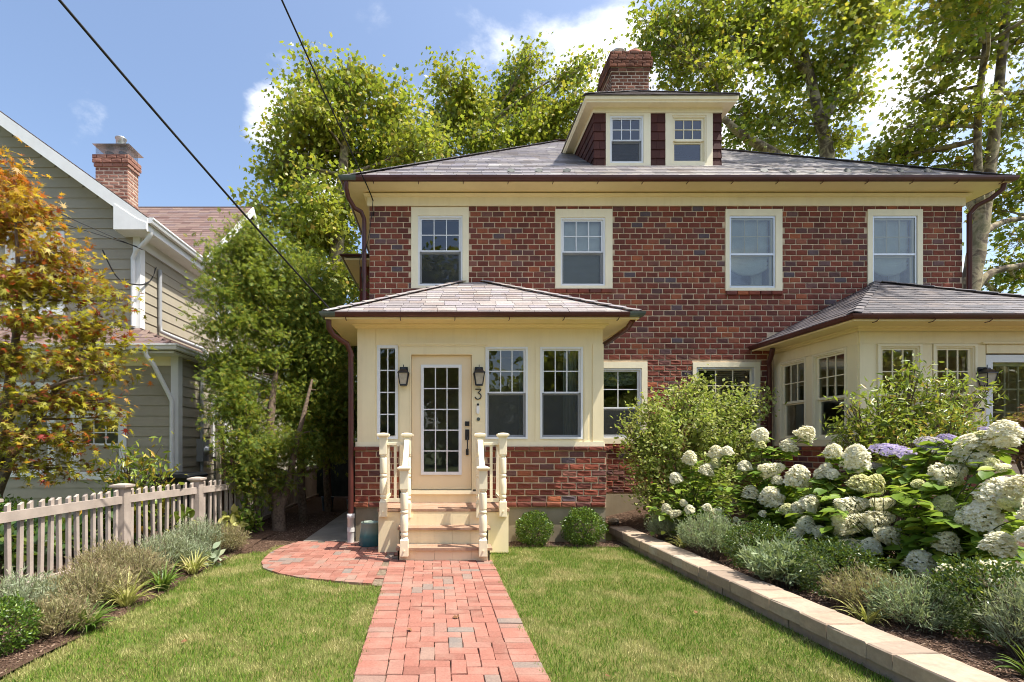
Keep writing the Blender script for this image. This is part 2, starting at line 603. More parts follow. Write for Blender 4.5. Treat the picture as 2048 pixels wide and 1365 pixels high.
# window glass: clear, with the reflection that its angle gives
m, nt, N, L, B = newmat('window_glass')
N.remove(B)
fr = N.new('ShaderNodeFresnel')
fr.inputs['IOR'].default_value = 1.75
tr = N.new('ShaderNodeBsdfTransparent')
tr.inputs['Color'].default_value = (0.88, 0.92, 0.90, 1)
gl = N.new('ShaderNodeBsdfGlossy')
gl.inputs['Roughness'].default_value = 0.012
gl.inputs['Color'].default_value = (0.95, 0.97, 1, 1)
ms = N.new('ShaderNodeMixShader')
L.new(nmath(nt, 'MULTIPLY', fr.outputs[0], 1.25, True), ms.inputs[0])
L.new(tr.outputs[0], ms.inputs[1])
L.new(gl.outputs[0], ms.inputs[2])
L.new(ms.outputs[0], N['Material Output'].inputs['Surface'])
bm = N.new('ShaderNodeBump')
bm.inputs['Strength'].default_value = 0.03
bm.inputs['Distance'].default_value = 0.02
L.new(noise(nt, 2.2, 2, coord='World'), bm.inputs['Height'])
L.new(bm.outputs[0], gl.inputs['Normal'])
M['glass'] = m

# insect screen: a fine grey mesh that lets about half of the light through
m, nt, N, L, B = newmat('insect_screen')
B.inputs['Base Color'].default_value = (0.045, 0.05, 0.052, 1)
B.inputs['Roughness'].default_value = 0.7
tr = N.new('ShaderNodeBsdfTransparent')
ms = N.new('ShaderNodeMixShader')
ms.inputs[0].default_value = 0.45
L.new(tr.outputs[0], ms.inputs[1])
L.new(B.outputs[0], ms.inputs[2])
L.new(ms.outputs[0], N['Material Output'].inputs['Surface'])
M['screen'] = m
m2, nt, N, L, B = newmat('chimney_mesh')
B.inputs['Base Color'].default_value = (0.25, 0.25, 0.25, 1)
tr = N.new('ShaderNodeBsdfTransparent')
ms = N.new('ShaderNodeMixShader')
ms.inputs[0].default_value = 0.35
L.new(tr.outputs[0], ms.inputs[1])
L.new(B.outputs[0], ms.inputs[2])
L.new(ms.outputs[0], N['Material Output'].inputs['Surface'])
M['mesh'] = m2

# ground covers
m, nt, N, L, B = newmat('lawn_soil')
L.new(ramp_(nt, noise(nt, 2.5, 8, coord='World'), [(0.3, (0.17, 0.145, 0.055)), (0.6, (0.13, 0.14, 0.04)), (0.8, (0.25, 0.21, 0.10))]), B.inputs['Base Color'])
B.inputs['Roughness'].default_value = 1.0
B.inputs['Specular IOR Level'].default_value = 0.05
bump(nt, B, noise(nt, 60, 6, coord='World'), 0.8, 0.02)
M['lawn'] = m
m, nt, N, L, B = newmat('mulch_soil')
L.new(ramp_(nt, noise(nt, 30, 8, coord='World', rough=0.7), [(0.3, (0.045, 0.028, 0.019)), (0.5, (0.10, 0.062, 0.042)), (0.72, (0.20, 0.13, 0.09))]), B.inputs['Base Color'])
B.inputs['Roughness'].default_value = 1.0
B.inputs['Specular IOR Level'].default_value = 0.05
bump(nt, B, noise(nt, 45, 8, coord='World', rough=0.7), 1.0, 0.03)
M['mulch'] = m
M['chip'] = palette('bark_chip', [(0, (0.05, 0.028, 0.018)), (0.5, (0.13, 0.08, 0.055)), (0.85, (0.21, 0.14, 0.10)), (1, (0.32, 0.23, 0.16))], 0.95, (50, 0.3), 0.3)
# grass blades: green with dry straw patches
m, nt, N, L, B = newmat('grass_blade')
r_ = rnd(nt)
gcol = ramp_(nt, r_, [(0.0, (0.066, 0.155, 0.012)), (0.5, (0.118, 0.232, 0.018)), (0.82, (0.19, 0.27, 0.033)), (1.0, (0.38, 0.35, 0.11))])
dcol = ramp_(nt, r_, [(0.0, (0.27, 0.27, 0.075)), (0.45, (0.47, 0.41, 0.17)), (1.0, (0.64, 0.55, 0.30))])
pf = rng_map(nt, noise(nt, 2.2, 6, coord='World', rough=0.68, dist=0.5), 0.48, 0.63, 0.03, 0.85)
gc = mix(nt, pf, gcol, dcol)
L.new(gc, B.inputs['Base Color'])
B.inputs['Roughness'].default_value = 0.6
B.inputs['Specular IOR Level'].default_value = 0.2
t = N.new('ShaderNodeBsdfTranslucent')
L.new(gc, t.inputs['Color'])
ms = N.new('ShaderNodeMixShader')
ms.inputs[0].default_value = 0.3
L.new(B.outputs[0], ms.inputs[1])
L.new(t.outputs[0], ms.inputs[2])
L.new(ms.outputs[0], N['Material Output'].inputs['Surface'])
M['grass'] = m

M['sycamore'] = leafmat('sycamore_leaf', [(0, (0.085, 0.145, 0.018)), (0.4, (0.155, 0.225, 0.024)), (0.72, (0.27, 0.305, 0.034)), (0.92, (0.44, 0.37, 0.045)), (1, (0.46, 0.27, 0.05))], 0.45, 0.42, 0.4, (0.45, 0.45, (0.36, 0.33, 0.03)))
M['cedar'] = leafmat('cedar_spray', [(0, (0.07, 0.125, 0.022)), (0.4, (0.135, 0.215, 0.035)), (0.72, (0.23, 0.31, 0.045)), (0.90, (0.40, 0.36, 0.05)), (1, (0.50, 0.29, 0.04))], 0.48, 0.6, 0.25, (1.1, 0.4, (0.13, 0.16, 0.03)))
m, nt, N, L, B = newmat('maple_leaf')
_g = N.new('ShaderNodeNewGeometry')
_z = N.new('ShaderNodeSeparateXYZ')
L.new(_g.outputs['Position'], _z.inputs[0])
_r = rnd(nt)
_hi = ramp_(nt, _r, [(0, (0.40, 0.10, 0.015)), (0.3, (0.52, 0.22, 0.018)), (0.65, (0.56, 0.33, 0.025)), (0.9, (0.48, 0.38, 0.03)), (1, (0.42, 0.05, 0.02))])
_lo = ramp_(nt, _r, [(0, (0.15, 0.04, 0.022)), (0.22, (0.22, 0.17, 0.022)), (0.45, (0.31, 0.33, 0.03)), (0.82, (0.50, 0.43, 0.03)), (0.93, (0.48, 0.13, 0.02)), (1, (0.34, 0.03, 0.025))])
_t = rng_map(nt, nmath(nt, 'ADD', _z.outputs['Z'], nmath(nt, 'MULTIPLY', noise(nt, 1.3, 4, coord='World'), 2.4)), 4.8, 6.9)
_c = mix(nt, _t, _lo, _hi)
L.new(_c, B.inputs['Base Color'])
B.inputs['Roughness'].default_value = 0.5
t = N.new('ShaderNodeBsdfTranslucent')
L.new(_c, t.inputs['Color'])
ms = N.new('ShaderNodeMixShader')
ms.inputs[0].default_value = 0.55
L.new(B.outputs[0], ms.inputs[1])
L.new(t.outputs[0], ms.inputs[2])
L.new(ms.outputs[0], N['Material Output'].inputs['Surface'])
M['jmaple'] = m
M['shrub_light'] = leafmat('light_shrub_leaf', [(0, (0.14, 0.22, 0.03)), (0.5, (0.29, 0.37, 0.075)), (0.85, (0.48, 0.50, 0.16)), (1, (0.62, 0.56, 0.25))], 0.42, 0.5, 0.3, (2.2, 0.4, (0.22, 0.21, 0.07)))
M['pieris'] = leafmat('pieris_leaf', [(0, (0.10, 0.16, 0.02)), (0.5, (0.22, 0.29, 0.035)), (0.85, (0.37, 0.40, 0.06)), (1, (0.42, 0.2, 0.07))], 0.36, 0.35, 0.45, (2.0, 0.35, (0.12, 0.15, 0.03)))
M['box'] = leafmat('boxwood_leaf', [(0, (0.025, 0.06, 0.008)), (0.5, (0.06, 0.125, 0.012)), (0.9, (0.13, 0.21, 0.02)), (1, (0.22, 0.29, 0.04))], 0.2, 0.35, 0.45, None)
M['box_dark'] = leafmat('dark_boxwood_leaf', [(0, (0.022, 0.05, 0.010)), (0.5, (0.045, 0.088, 0.015)), (1, (0.09, 0.15, 0.024))], 0.2, 0.35, 0.45, None)
M['lavender'] = leafmat('lavender_leaf', [(0, (0.18, 0.225, 0.13)), (0.5, (0.30, 0.36, 0.235)), (1, (0.45, 0.50, 0.36))], 0.3, 0.8, 0.1, (4.0, 0.45, (0.28, 0.27, 0.13)))
M['lavender_dry'] = leafmat('dry_lavender_leaf', [(0, (0.20, 0.15, 0.09)), (0.4, (0.33, 0.29, 0.15)), (0.8, (0.38, 0.39, 0.20)), (1, (0.30, 0.20, 0.13))], 0.3, 0.8, 0.1, (5.0, 0.45, (0.26, 0.18, 0.11)))
M['rosemary'] = leafmat('silver_sage_leaf', [(0, (0.15, 0.21, 0.11)), (0.5, (0.27, 0.34, 0.19)), (1, (0.43, 0.49, 0.30))], 0.3, 0.7, 0.15, (4.0, 0.3, (0.12, 0.15, 0.07)))
M['strap'] = leafmat('strap_leaf', [(0, (0.055, 0.12, 0.018)), (0.6, (0.11, 0.20, 0.03)), (1, (0.18, 0.26, 0.05))], 0.3, 0.4, 0.4, None)
M['strap_yellow'] = leafmat('variegated_strap_leaf', [(0, (0.24, 0.26, 0.06)), (0.6, (0.40, 0.38, 0.12)), (1, (0.52, 0.47, 0.21))], 0.3, 0.45, 0.35, None)
M['hydrangea'] = leafmat('hydrangea_leaf', [(0, (0.08, 0.16, 0.02)), (0.5, (0.155, 0.26, 0.03)), (0.85, (0.25, 0.36, 0.045)), (1, (0.46, 0.48, 0.07))], 0.42, 0.45, 0.35, None)
M['rhodo'] = leafmat('rhododendron_leaf', [(0, (0.10, 0.16, 0.025)), (0.55, (0.20, 0.27, 0.04)), (0.8, (0.38, 0.34, 0.05)), (1, (0.50, 0.29, 0.04))], 0.3, 0.35, 0.45, None)
M['hosta'] = leafmat('hosta_leaf', [(0, (0.03, 0.07, 0.018)), (0.6, (0.055, 0.11, 0.024)), (1, (0.13, 0.18, 0.04))], 0.3, 0.45, 0.35, None)
M['chartreuse'] = leafmat('chartreuse_leaf', [(0, (0.32, 0.33, 0.07)), (1, (0.50, 0.47, 0.16))], 0.3, 0.45, 0.3, None)
M['laceleaf'] = leafmat('laceleaf_maple_leaf', [(0, (0.14, 0.055, 0.035)), (0.6, (0.24, 0.11, 0.06)), (1, (0.32, 0.17, 0.09))], 0.35, 0.55, 0.2, None)
M['deadleaf'] = leafmat('dead_leaf', [(0, (0.30, 0.17, 0.09)), (1, (0.16, 0.07, 0.035))], 0.15, 0.8, 0.1, None)


def petalmat(name, stops):
    return leafmat(name, stops, 0.5, 0.65, 0.12, None, True)


M['bloom'] = petalmat('cream_petal', [(0, (0.80, 0.77, 0.54)), (0.45, (0.93, 0.90, 0.72)), (0.96, (0.95, 0.93, 0.82)), (1, (0.62, 0.50, 0.28))])
M['bloom_green'] = petalmat('greenish_petal', [(0, (0.64, 0.66, 0.28)), (0.5, (0.78, 0.76, 0.42)), (1, (0.84, 0.82, 0.56))])
M['bloom_purple'] = petalmat('lilac_petal', [(0, (0.34, 0.29, 0.50)), (0.5, (0.46, 0.39, 0.60)), (0.8, (0.54, 0.46, 0.58)), (1, (0.62, 0.58, 0.55))])
M['bloom_fade'] = petalmat('faded_lilac_petal', [(0, (0.40, 0.37, 0.50)), (0.5, (0.56, 0.52, 0.50)), (1, (0.66, 0.62, 0.54))])

# barks
m, nt, N, L, B = newmat('sycamore_bark')
f = noise(nt, 2.6, 3, coord='World', dist=1.2)
L.new(ramp_(nt, f, [(0.38, (0.09, 0.065, 0.04)), (0.46, (0.16, 0.12, 0.075)), (0.53, (0.33, 0.27, 0.165)), (0.62, (0.22, 0.19, 0.10)), (0.72, (0.11, 0.09, 0.05))]), B.inputs['Base Color'])
B.inputs['Roughness'].default_value = 0.85
bump(nt, B, noise(nt, 22, 5, coord='World'), 0.4, 0.02)
M['bark_syc'] = m
m, nt, N, L, B = newmat('brown_bark')
L.new(ramp_(nt, noise(nt, 26, 6, coord='World'), [(0.3, (0.07, 0.045, 0.03)), (0.7, (0.19, 0.135, 0.09))]), B.inputs['Base Color'])
B.inputs['Roughness'].default_value = 0.9
bump(nt, B, noise(nt, 30, 6, coord='World'), 0.7, 0.02)
M['bark'] = m
M['stem'] = paint('green_stem', (0.09, 0.10, 0.03), 0.7, 0.2, 10, 0.05)

# ------------------------------------------------------------------ leaf and piece templates (stem at the origin, tip towards +Y)
T_OVAL = ([(0, 0, 0), (.24, .28, .05), (.27, .58, .05), (0, 1, -.06), (-.27, .58, .05), (-.24, .28, .05)], [(0, 1, 2, 3), (0, 3, 4, 5)])
T_BIG = ([(0, 0, 0), (.22, .16, .05), (.36, .42, .07), (.27, .72, .04), (0, 1.05, -.10), (-.27, .72, .04), (-.36, .42, .07), (-.22, .16, .05), (0, .45, -.015)],
         [(0, 1, 2, 8), (8, 2, 3, 4), (0, 8, 6, 7), (8, 4, 5, 6)])
T_LONG = ([(0, 0, 0), (.13, .3, .03), (.15, .6, .02), (0, 1, -.10), (-.15, .6, .02), (-.13, .3, .03)], [(0, 1, 2, 3), (0, 3, 4, 5)])
T_NEEDLE = ([(0, 0, 0), (.06, .5, 0), (0, 1, .03), (-.06, .5, 0)], [(0, 1, 2, 3)])


def star(lobes, inner, waist, spread):
    pts = [(0.0, 0.0, 0.0)]
    for i, (ang, ln) in enumerate(lobes):
        a = math.radians(ang)
        pts.append((math.sin(a) * ln, 0.28 + math.cos(a) * ln, -0.06 * ln))
        if i < len(lobes) - 1:
            b = math.radians((ang + lobes[i + 1][0]) / 2)
            pts.append((math.sin(b) * inner, 0.28 + math.cos(b) * inner, 0.03))
    return pts, [tuple(range(len(pts)))[::-1]]


T_STAR = star([(125, .42), (62, .62), (0, .74), (-62, .62), (-125, .42)], .34, 0, 0)
T_PALM = star([(140, .34), (92, .55), (45, .72), (0, .8), (-45, .72), (-92, .55), (-140, .34)], .17, 0, 0)
_v, _f = [], []
for (bx, by, ang, ln) in ((0, 0, 0, 1.0), (0, .18, 42, .5), (0, .22, -42, .5), (0, .42, 38, .42), (0, .46, -38, .42), (0, .64, 32, .3), (0, .68, -32, .3)):
    a = math.radians(ang)
    dx, dy = math.sin(a) * ln, math.cos(a) * ln
    nx, ny = math.cos(a) * .055, -math.sin(a) * .055
    o = len(_v)
    _v += [(bx, by, 0), (bx + dx * .55 + nx, by + dy * .55 + ny, .02), (bx + dx, by + dy, -.08 * ln), (bx + dx * .55 - nx, by + dy * .55 - ny, .02)]
    _f.append((o, o + 1, o + 2, o + 3))
T_SPRAY = (_v, _f)
T_BLADE = ([(-.5, 0, 0), (.5, 0, 0), (.38, .5, .10), (-.38, .5, .10), (0, 1, .34)], [(0, 1, 2, 3), (3, 2, 4)])
_v, _f = [], []
for k in range(4):
    a = k * math.pi / 2
    o = len(_v)
    for (u, w, z) in ((0, 0, 0), (.34, .30, .10), (0, .78, .06), (-.34, .30, .10)):
        _v.append((u * math.cos(a) - w * math.sin(a), u * math.sin(a) + w * math.cos(a), z))
    _f.append((o, o + 1, o + 2, o + 3))
T_FLORET = (_v, _f)
T_CHIP = ([(-.5, -.5, 0), (.5, -.4, 0), (.45, .5, 0), (-.5, .42, 0), (-.4, -.4, .35), (.4, -.35, .3), (.4, .4, .35), (-.42, .38, .3)],
          [(4, 5, 6, 7), (0, 1, 5, 4), (1, 2, 6, 5), (2, 3, 7, 6), (3, 0, 4, 7)])


def mesh_of(name, tmpl, mat, smooth=False):
    me = bpy.data.meshes.new(name)
    me.from_pydata([tuple(p) for p in tmpl[0]], [], tmpl[1])
    me.materials.append(mat)
    if smooth:
        me.polygons.foreach_set('use_smooth', [True] * len(me.polygons))
    me.update()
    return me


def brick_tmpl(seed, rough):
    """brick face 1 x 1 in (a, c), face at b = 0, body running back to b = -1 (scaled later)"""
    g = random.Random(seed)
    xs, zs = (0, .06, .5, .94, 1), (0, .12, .55, .9, 1)
    V, F = [], []
    for j, z in enumerate(zs):
        for i, x in enumerate(xs):
            e = (i in (0, 4)) or (j in (0, 4))
            d = -0.10 - g.random() * .10 if e else g.uniform(-.12, .10) * rough
            V.append((x + (g.uniform(-.006, .006)), d, z + g.uniform(-.02, .02)))
    for j in range(4):
        for i in range(4):
            a = j * 5 + i
            F.append((a, a + 1, a + 6, a + 5))
    n = len(V)
    for (x, z) in ((0, 0), (1, 0), (1, 1), (0, 1)):
        V.append((x, -1, z))
    F += [(n, n + 1, 4, 3, 2, 1, 0), (n + 1, n + 2, 24, 19, 14, 9, 4), (n + 2, n + 3, 20, 21, 22, 23, 24), (n + 3, n, 0, 5, 10, 15, 20)]
    return V, F


BR_T = [brick_tmpl(k, 1.0) for k in range(6)]
BR_ROUGH = [brick_tmpl(k + 20, 2.1) for k in range(6)]
BRICK_MESHES = {}


def fr_matrix(fr):
    return Matrix((fr.u, fr.out, Vector((0, 0, 1)))).transposed()


def lay_bricks(parent, fr, rects, holes, course, length, joint, mat, individual=0, proud=0.010, rough_below=None, seed=1, pname='brick', prefer=None):
    """running-bond bricks over a wall; the first `individual` are parts, the rest one part"""
    g = random.Random(seed)
    items = []
    for (a0, a1, c0, c1) in rects:
        nrow = max(1, round((c1 - c0) / course))
        h = (c1 - c0) / nrow
        for r in range(nrow):
            z0, z1 = c0 + r * h + joint / 2, c0 + (r + 1) * h - joint / 2
            zm = (z0 + z1) / 2
            spans = [(a0, a1)]
            for (h0, h1, k0, k1) in holes:
                if k0 < zm < k1:
                    ns = []
                    for (s0, s1) in spans:
                        if h1 <= s0 or h0 >= s1:
                            ns.append((s0, s1))
                        else:
                            if h0 > s0:
                                ns.append((s0, h0))
                            if h1 < s1:
                                ns.append((h1, s1))
                    spans = ns
            x = a0 - (length * 0.5 if r % 2 else 0) - g.uniform(0, .02)
            while x < a1:
                L_ = length * (1 + g.uniform(-.02, .02))
                for (s0, s1) in spans:
                    b0, b1 = max(x, s0) + joint / 2, min(x + L_, s1) - joint / 2
                    if b1 - b0 > 0.035:
                        items.append((b0, b1, z0 + g.uniform(-.002, .002), z1 + g.uniform(-.002, .002), g.uniform(-.002, .002)))
                x += L_
    if prefer:
        items.sort(key=prefer)
    rm = fr_matrix(fr)
    if fr.flip:
        rm = rm @ Matrix.Diagonal((1, 1, 1))
    for k, (b0, b1, z0, z1, d) in enumerate(items[:individual]):
        rough = rough_below is not None and (z0 + z1) / 2 < rough_below
        key = (mat.name, rough, g.randrange(6))
        if key not in BRICK_MESHES:
            BRICK_MESHES[key] = mesh_of('brick', (BR_ROUGH if rough else BR_T)[key[2]], mat)
        o = bpy.data.objects.new(pname, BRICK_MESHES[key])
        C.objects.link(o)
        o.parent = parent
        p = fr(b0, proud + d, z0) - WL[parent.name]
        S = Matrix.Diagonal((b1 - b0, 0.03, z1 - z0)).to_4x4()
        # a wall seen from outside has (along, out, up) as a mirrored triple, so turn the brick about the up axis
        if fr.flip:
            p = fr(b1, proud + d, z0) - WL[parent.name]
            rm2 = Matrix((-fr.u, fr.out, Vector((0, 0, 1)))).transposed()
            o.matrix_local = Matrix.Translation(p) @ rm2.to_4x4() @ S
        else:
            o.matrix_local = Matrix.Translation(p) @ rm.to_4x4() @ S
    rest = items[individual:]
    if rest:
        g2 = np.random.default_rng(seed)
        for grp, (T, sel) in enumerate(((BR_T, [i for i in rest if rough_below is None or (i[2] + i[3]) / 2 >= rough_below]),
                                        (BR_ROUGH, [i for i in rest if rough_below is not None and (i[2] + i[3]) / 2 < rough_below]))):
            if not sel:
                continue
            A = np.array(sel)
            V, F, off = [], [], 0
            pos = np.array([list(fr(b1 if fr.flip else b0, proud + d, z0)) for (b0, b1, z0, z1, d) in sel])
            sc = np.stack([A[:, 1] - A[:, 0], np.full(len(A), .03), A[:, 3] - A[:, 2]], 1)
            u = -fr.u if fr.flip else fr.u
            rot = np.repeat(np.array(Matrix((u, fr.out, Vector((0, 0, 1)))).transposed())[None], len(A), 0)
            which = g2.integers(0, 6, len(A))
            which[0] = 0
            o = scatter('brickwork' if not grp else 'rough_brickwork', T[0], pos[which == 0], rot[which == 0], sc[which == 0], mat, parent)
            parts = [o.data]
            for w in range(1, 6):
                if (which == w).any():
                    parts.append(scatter_mesh('tmp', T[w], pos[which == w], rot[which == w], sc[which == w], mat, False, WL[parent.name]))
            join_meshes(o, parts)
    return len(items)


def join_meshes(o, parts):
    """put several meshes of plain polygons together into the mesh of o"""
    Vs, Ls, Ts, off = [], [], [], 0
    for me in parts:
        nv = len(me.vertices)
        a = np.empty(nv * 3, np.float32)
        me.vertices.foreach_get('co', a)
        l = np.empty(len(me.loops), np.int32)
        me.loops.foreach_get('vertex_index', l)
        t = np.empty(len(me.polygons), np.int32)
        me.polygons.foreach_get('loop_total', t)
        Vs.append(a)
        Ls.append(l + off)
        Ts.append(t)
        off += nv
    V, Lp, T = np.concatenate(Vs), np.concatenate(Ls), np.concatenate(Ts)
    mat = parts[0].materials[0]
    me = bpy.data.meshes.new(o.name)
    me.vertices.add(len(V) // 3)
    me.vertices.foreach_set('co', V)
    me.loops.add(len(Lp))
    me.loops.foreach_set('vertex_index', Lp)
    me.polygons.add(len(T))
    me.polygons.foreach_set('loop_start', np.concatenate([[0], np.cumsum(T)[:-1]]).astype(np.int32))
    me.polygons.foreach_set('use_smooth', np.zeros(len(T), dtype=bool))
    me.update(calc_edges=True)
    me.materials.append(mat)
    old = o.data
    o.data = me
    for p in parts:
        if p.users == 0:
            bpy.data.meshes.remove(p)


def panel(mb, u0, u1, w0, w1, holes, b0, b1, mat=0):
    us = sorted({u0, u1, *[min(max(x, u0), u1) for h in holes for x in h[:2]]})
    ws = sorted({w0, w1, *[min(max(x, w0), w1) for h in holes for x in h[2:]]})
    for i in range(len(us) - 1):
        run = None
        for j in range(len(ws) - 1):
            um, wm = (us[i] + us[i + 1]) / 2, (ws[j] + ws[j + 1]) / 2
            inside = any(h[0] < um < h[1] and h[2] < wm < h[3] for h in holes)
            if not inside:
                run = [ws[j], ws[j + 1]] if run is None else [run[0], ws[j + 1]]
            if inside or j == len(ws) - 2:
                if run:
                    mb.box(us[i], us[i + 1], b0, b1, run[0], run[1], mat)
                run = None


def unit_pane():
    me = bpy.data.meshes.new('pane')
    me.from_pydata([(0, 0, 0), (1, 0, 0), (1, 0, 1), (0, 0, 1)], [], [(0, 1, 2, 3)])
    me.materials.append(M['glass'])
    return me


PANE = unit_pane()


def add_pane(parent, fr, a0, a1, b, c0, c1):
    o = bpy.data.objects.new('pane', PANE)
    C.objects.link(o)
    o.parent = parent
    u, out = (fr.u, fr.out) if fr.flip else (-fr.u, fr.out)
    p = fr(a0 if fr.flip else a1, b, c0)
    t = Matrix.Rotation(random.uniform(-.004, .004), 3, 'X') @ Matrix.Rotation(random.uniform(-.004, .004), 3, 'Z')
    rm = Matrix((u, -out, Vector((0, 0, 1)))).transposed() @ t
    o.matrix_local = Matrix.Translation(p - WL[parent.name]) @ rm.to_4x4() @ Matrix.Diagonal((a1 - a0, 1, c1 - c0)).to_4x4()
    WL[o.name] = p
    return o


def glazed(win, fr, a0, a1, c0, c1, b, nx, ny, mw, mat):
    """muntins and one pane per opening"""
    da, dc = (a1 - a0) / nx, (c1 - c0) / ny
    for i in range(1, nx):
        MB(fr).box(a0 + i * da - mw / 2, a0 + i * da + mw / 2, b - .008, b + .012, c0, c1).build('muntin', mat, win)
    for j in range(1, ny):
        MB(fr).box(a0, a1, b - .006, b + .0095, c0 + j * dc - mw / 2, c0 + j * dc + mw / 2).build('muntin', mat, win)
    for i in range(nx):
        for j in range(ny):
            add_pane(win, fr, a0 + i * da, a0 + (i + 1) * da, b, c0 + j * dc, c0 + (j + 1) * dc)


def window(parent, fr, a0, a1, c0, c1, cm, fmat, smat, nx=3, ny=2, casing=None, cmat=None, screen=True, fw=.032, sw=.036, mw=.016, single=False, lnx=1, lny=1, base=0.0, label=None):
    """double-hung window: frame a0..a1 by c0..c1, meeting rail at cm"""
    mb = MB(fr)
    B0, B1 = base - .11, base + .006
    mb.box(a0, a0 + fw, B0, B1, c0, c1).box(a1 - fw, a1, B0, B1, c0, c1)
    mb.box(a0 + fw, a1 - fw, B0, B1, c1 - fw, c1).box(a0 + fw, a1 - fw, B0, B1 + .008, c0, c0 + fw)
    win = mb.build('window', fmat, parent)
    if label:
        win['label'] = label
    if casing:
        l, r, t, b = casing
        cb = MB(fr)
        o1 = base + .022
        if l:
            cb.box(a0 - l, a0, base - .05, o1, c0 - b, c1 + t)
        if r:
            cb.box(a1, a1 + r, base - .05, o1, c0 - b, c1 + t)
        cb.box(a0, a1, base - .05, o1, c1, c1 + t)
        if b:
            cb.box(a0, a1, base - .05, o1 + .002, c0 - b, c0)
        cb.build('casing', cmat, win)
    i0, i1, k0, k1 = a0 + fw, a1 - fw, c0 + fw, c1 - fw
    if single:
        glazed(win, fr, i0, i1, k0, k1, base - .03, nx, ny, mw, smat)
        return win
    us = MB(fr)
    b = base - .022
    us.box(i0, i0 + sw, b - .028, b, cm, k1).box(i1 - sw, i1, b - .028, b, cm, k1)
    us.box(i0 + sw, i1 - sw, b - .028, b, k1 - sw * .8, k1).box(i0 + sw, i1 - sw, b - .028, b + .004, cm - .012, cm + sw * .7)
    us.build('upper_sash', smat, win)
    glazed(win, fr, i0 + sw, i1 - sw, cm + sw * .7, k1 - sw * .8, b - .014, nx, ny, mw, smat)
    ls = MB(fr)
    b2 = base - .055
    ls.box(i0, i0 + sw, b2 - .028, b2, k0, cm).box(i1 - sw, i1, b2 - .028, b2, k0, cm)
    ls.box(i0 + sw, i1 - sw, b2 - .028, b2, cm - sw * .9, cm - .013).box(i0 + sw, i1 - sw, b2 - .028, b2, k0, k0 + sw * 1.1)
    ls.build('lower_sash', smat, win)
    glazed(win, fr, i0 + sw, i1 - sw, k0 + sw * 1.1, cm - sw * .9, b2 - .014, lnx, lny, mw, smat)
    if screen:
        sm = MB(fr)
        sm.add([(i0, base - .012, k0), (i1, base - .012, k0), (i1, base - .012, cm), (i0, base - .012, cm)], [(0, 1, 2, 3)])
        sm.build('insect_screen', M['screen'], win)
    return win


def slate_tmpl(t=.005, lift=.008):
    return ([(0, 0, lift), (1, 0, lift), (1, 1, 0), (0, 1, 0), (0, 0, lift + t), (1, 0, lift + t), (1, 1, t), (0, 1, t)],
            [(0, 3, 2, 1), (4, 5, 6, 7), (0, 1, 5, 4), (1, 2, 6, 5), (2, 3, 7, 6), (3, 0, 4, 7)])


def slates(parent, O, U, V, lim, vmax, expo, width, mat, individual=0, seed=3, gap=.006, name='slate', lift=.008, thick=.005, rest='slate_courses', jitter=.003):
    """courses of slates on a roof plane: O at the eave, U along it, V up the slope, lim(v) gives the ends of a course"""
    g = random.Random(seed)
    O, U, V = Vector(O), Vector(U).normalized(), Vector(V).normalized()
    Nn = U.cross(V).normalized()
    if Nn.z < 0:
        Nn = -Nn
    rm = Matrix((U, V, Nn)).transposed()
    T = slate_tmpl(thick, lift)
    me = mesh_of(name, T, mat)
    items = []
    r = 0
    while r * expo < vmax:
        v = r * expo
        h = min(expo * 1.25, vmax - v + .02)
        u0, u1 = lim(v + expo * .5)
        x = u0 - (width * .5 if r % 2 else 0) - g.uniform(0, width * .15)
        while x < u1:
            w = width * (1 + g.uniform(-.18, .18))
            b0, b1 = max(x, u0), min(x + w, u1)
            if b1 - b0 > .02:
                items.append((b0, v + g.uniform(-jitter, jitter), b1 - b0 - gap, h, g.uniform(-.0015, .0025) * (1 if jitter > .002 else .15)))
            x += w
        r += 1
    for (b, v, w, h, d) in items[:individual]:
        o = bpy.data.objects.new(name, me)
        C.objects.link(o)
        o.parent = parent
        p = O + U * b + V * v + Nn * d - WL[parent.name]
        o.matrix_local = Matrix.Translation(p) @ rm.to_4x4() @ Matrix.Diagonal((w, h, 1)).to_4x4()
    tail = items[individual:]
    if tail:
        A = np.array(tail)
        pos = np.array(O)[None] + A[:, :1] * np.array(U)[None] + A[:, 1:2] * np.array(V)[None] + A[:, 4:5] * np.array(Nn)[None]
        sc = np.stack([A[:, 2], A[:, 3], np.ones(len(A))], 1)
        scatter(rest, T, pos, np.repeat(np.array(rm)[None], len(A), 0), sc, mat, parent)


def hip_caps(parent, p0, p1, n, mat, w=.16, name='hip_slate'):
    p0, p1 = Vector(p0), Vector(p1)
    d = (p1 - p0)
    L_ = d.length / n
    d.normalize()
    side = d.cross(Vector((0, 0, 1))).normalized()
    up = side.cross(d)
    T = ([(-.5, 0, .014), (0, 0, .042), (.5, 0, .014), (-.5, 1, .0), (0, 1, .028), (.5, 1, .0), (-.5, 0, .004), (0, 0, .030), (.5, 0, .004)],
         [(0, 1, 4, 3), (1, 2, 5, 4), (6, 7, 1, 0), (7, 8, 2, 1), (6, 0, 3), (8, 5, 2)])
    me = mesh_of(name, T, mat)
    rm = Matrix((side, d, up)).transposed().to_4x4()
    for k in range(n):
        o = bpy.data.objects.new(name, me)
        C.objects.link(o)
        o.parent = parent
        p = p0 + d * (L_ * k) + side * random.uniform(-.004, .004)
        o.matrix_local = Matrix.Translation(p - WL[parent.name]) @ rm @ Matrix.Diagonal((w, L_ * 1.12, 1)).to_4x4()


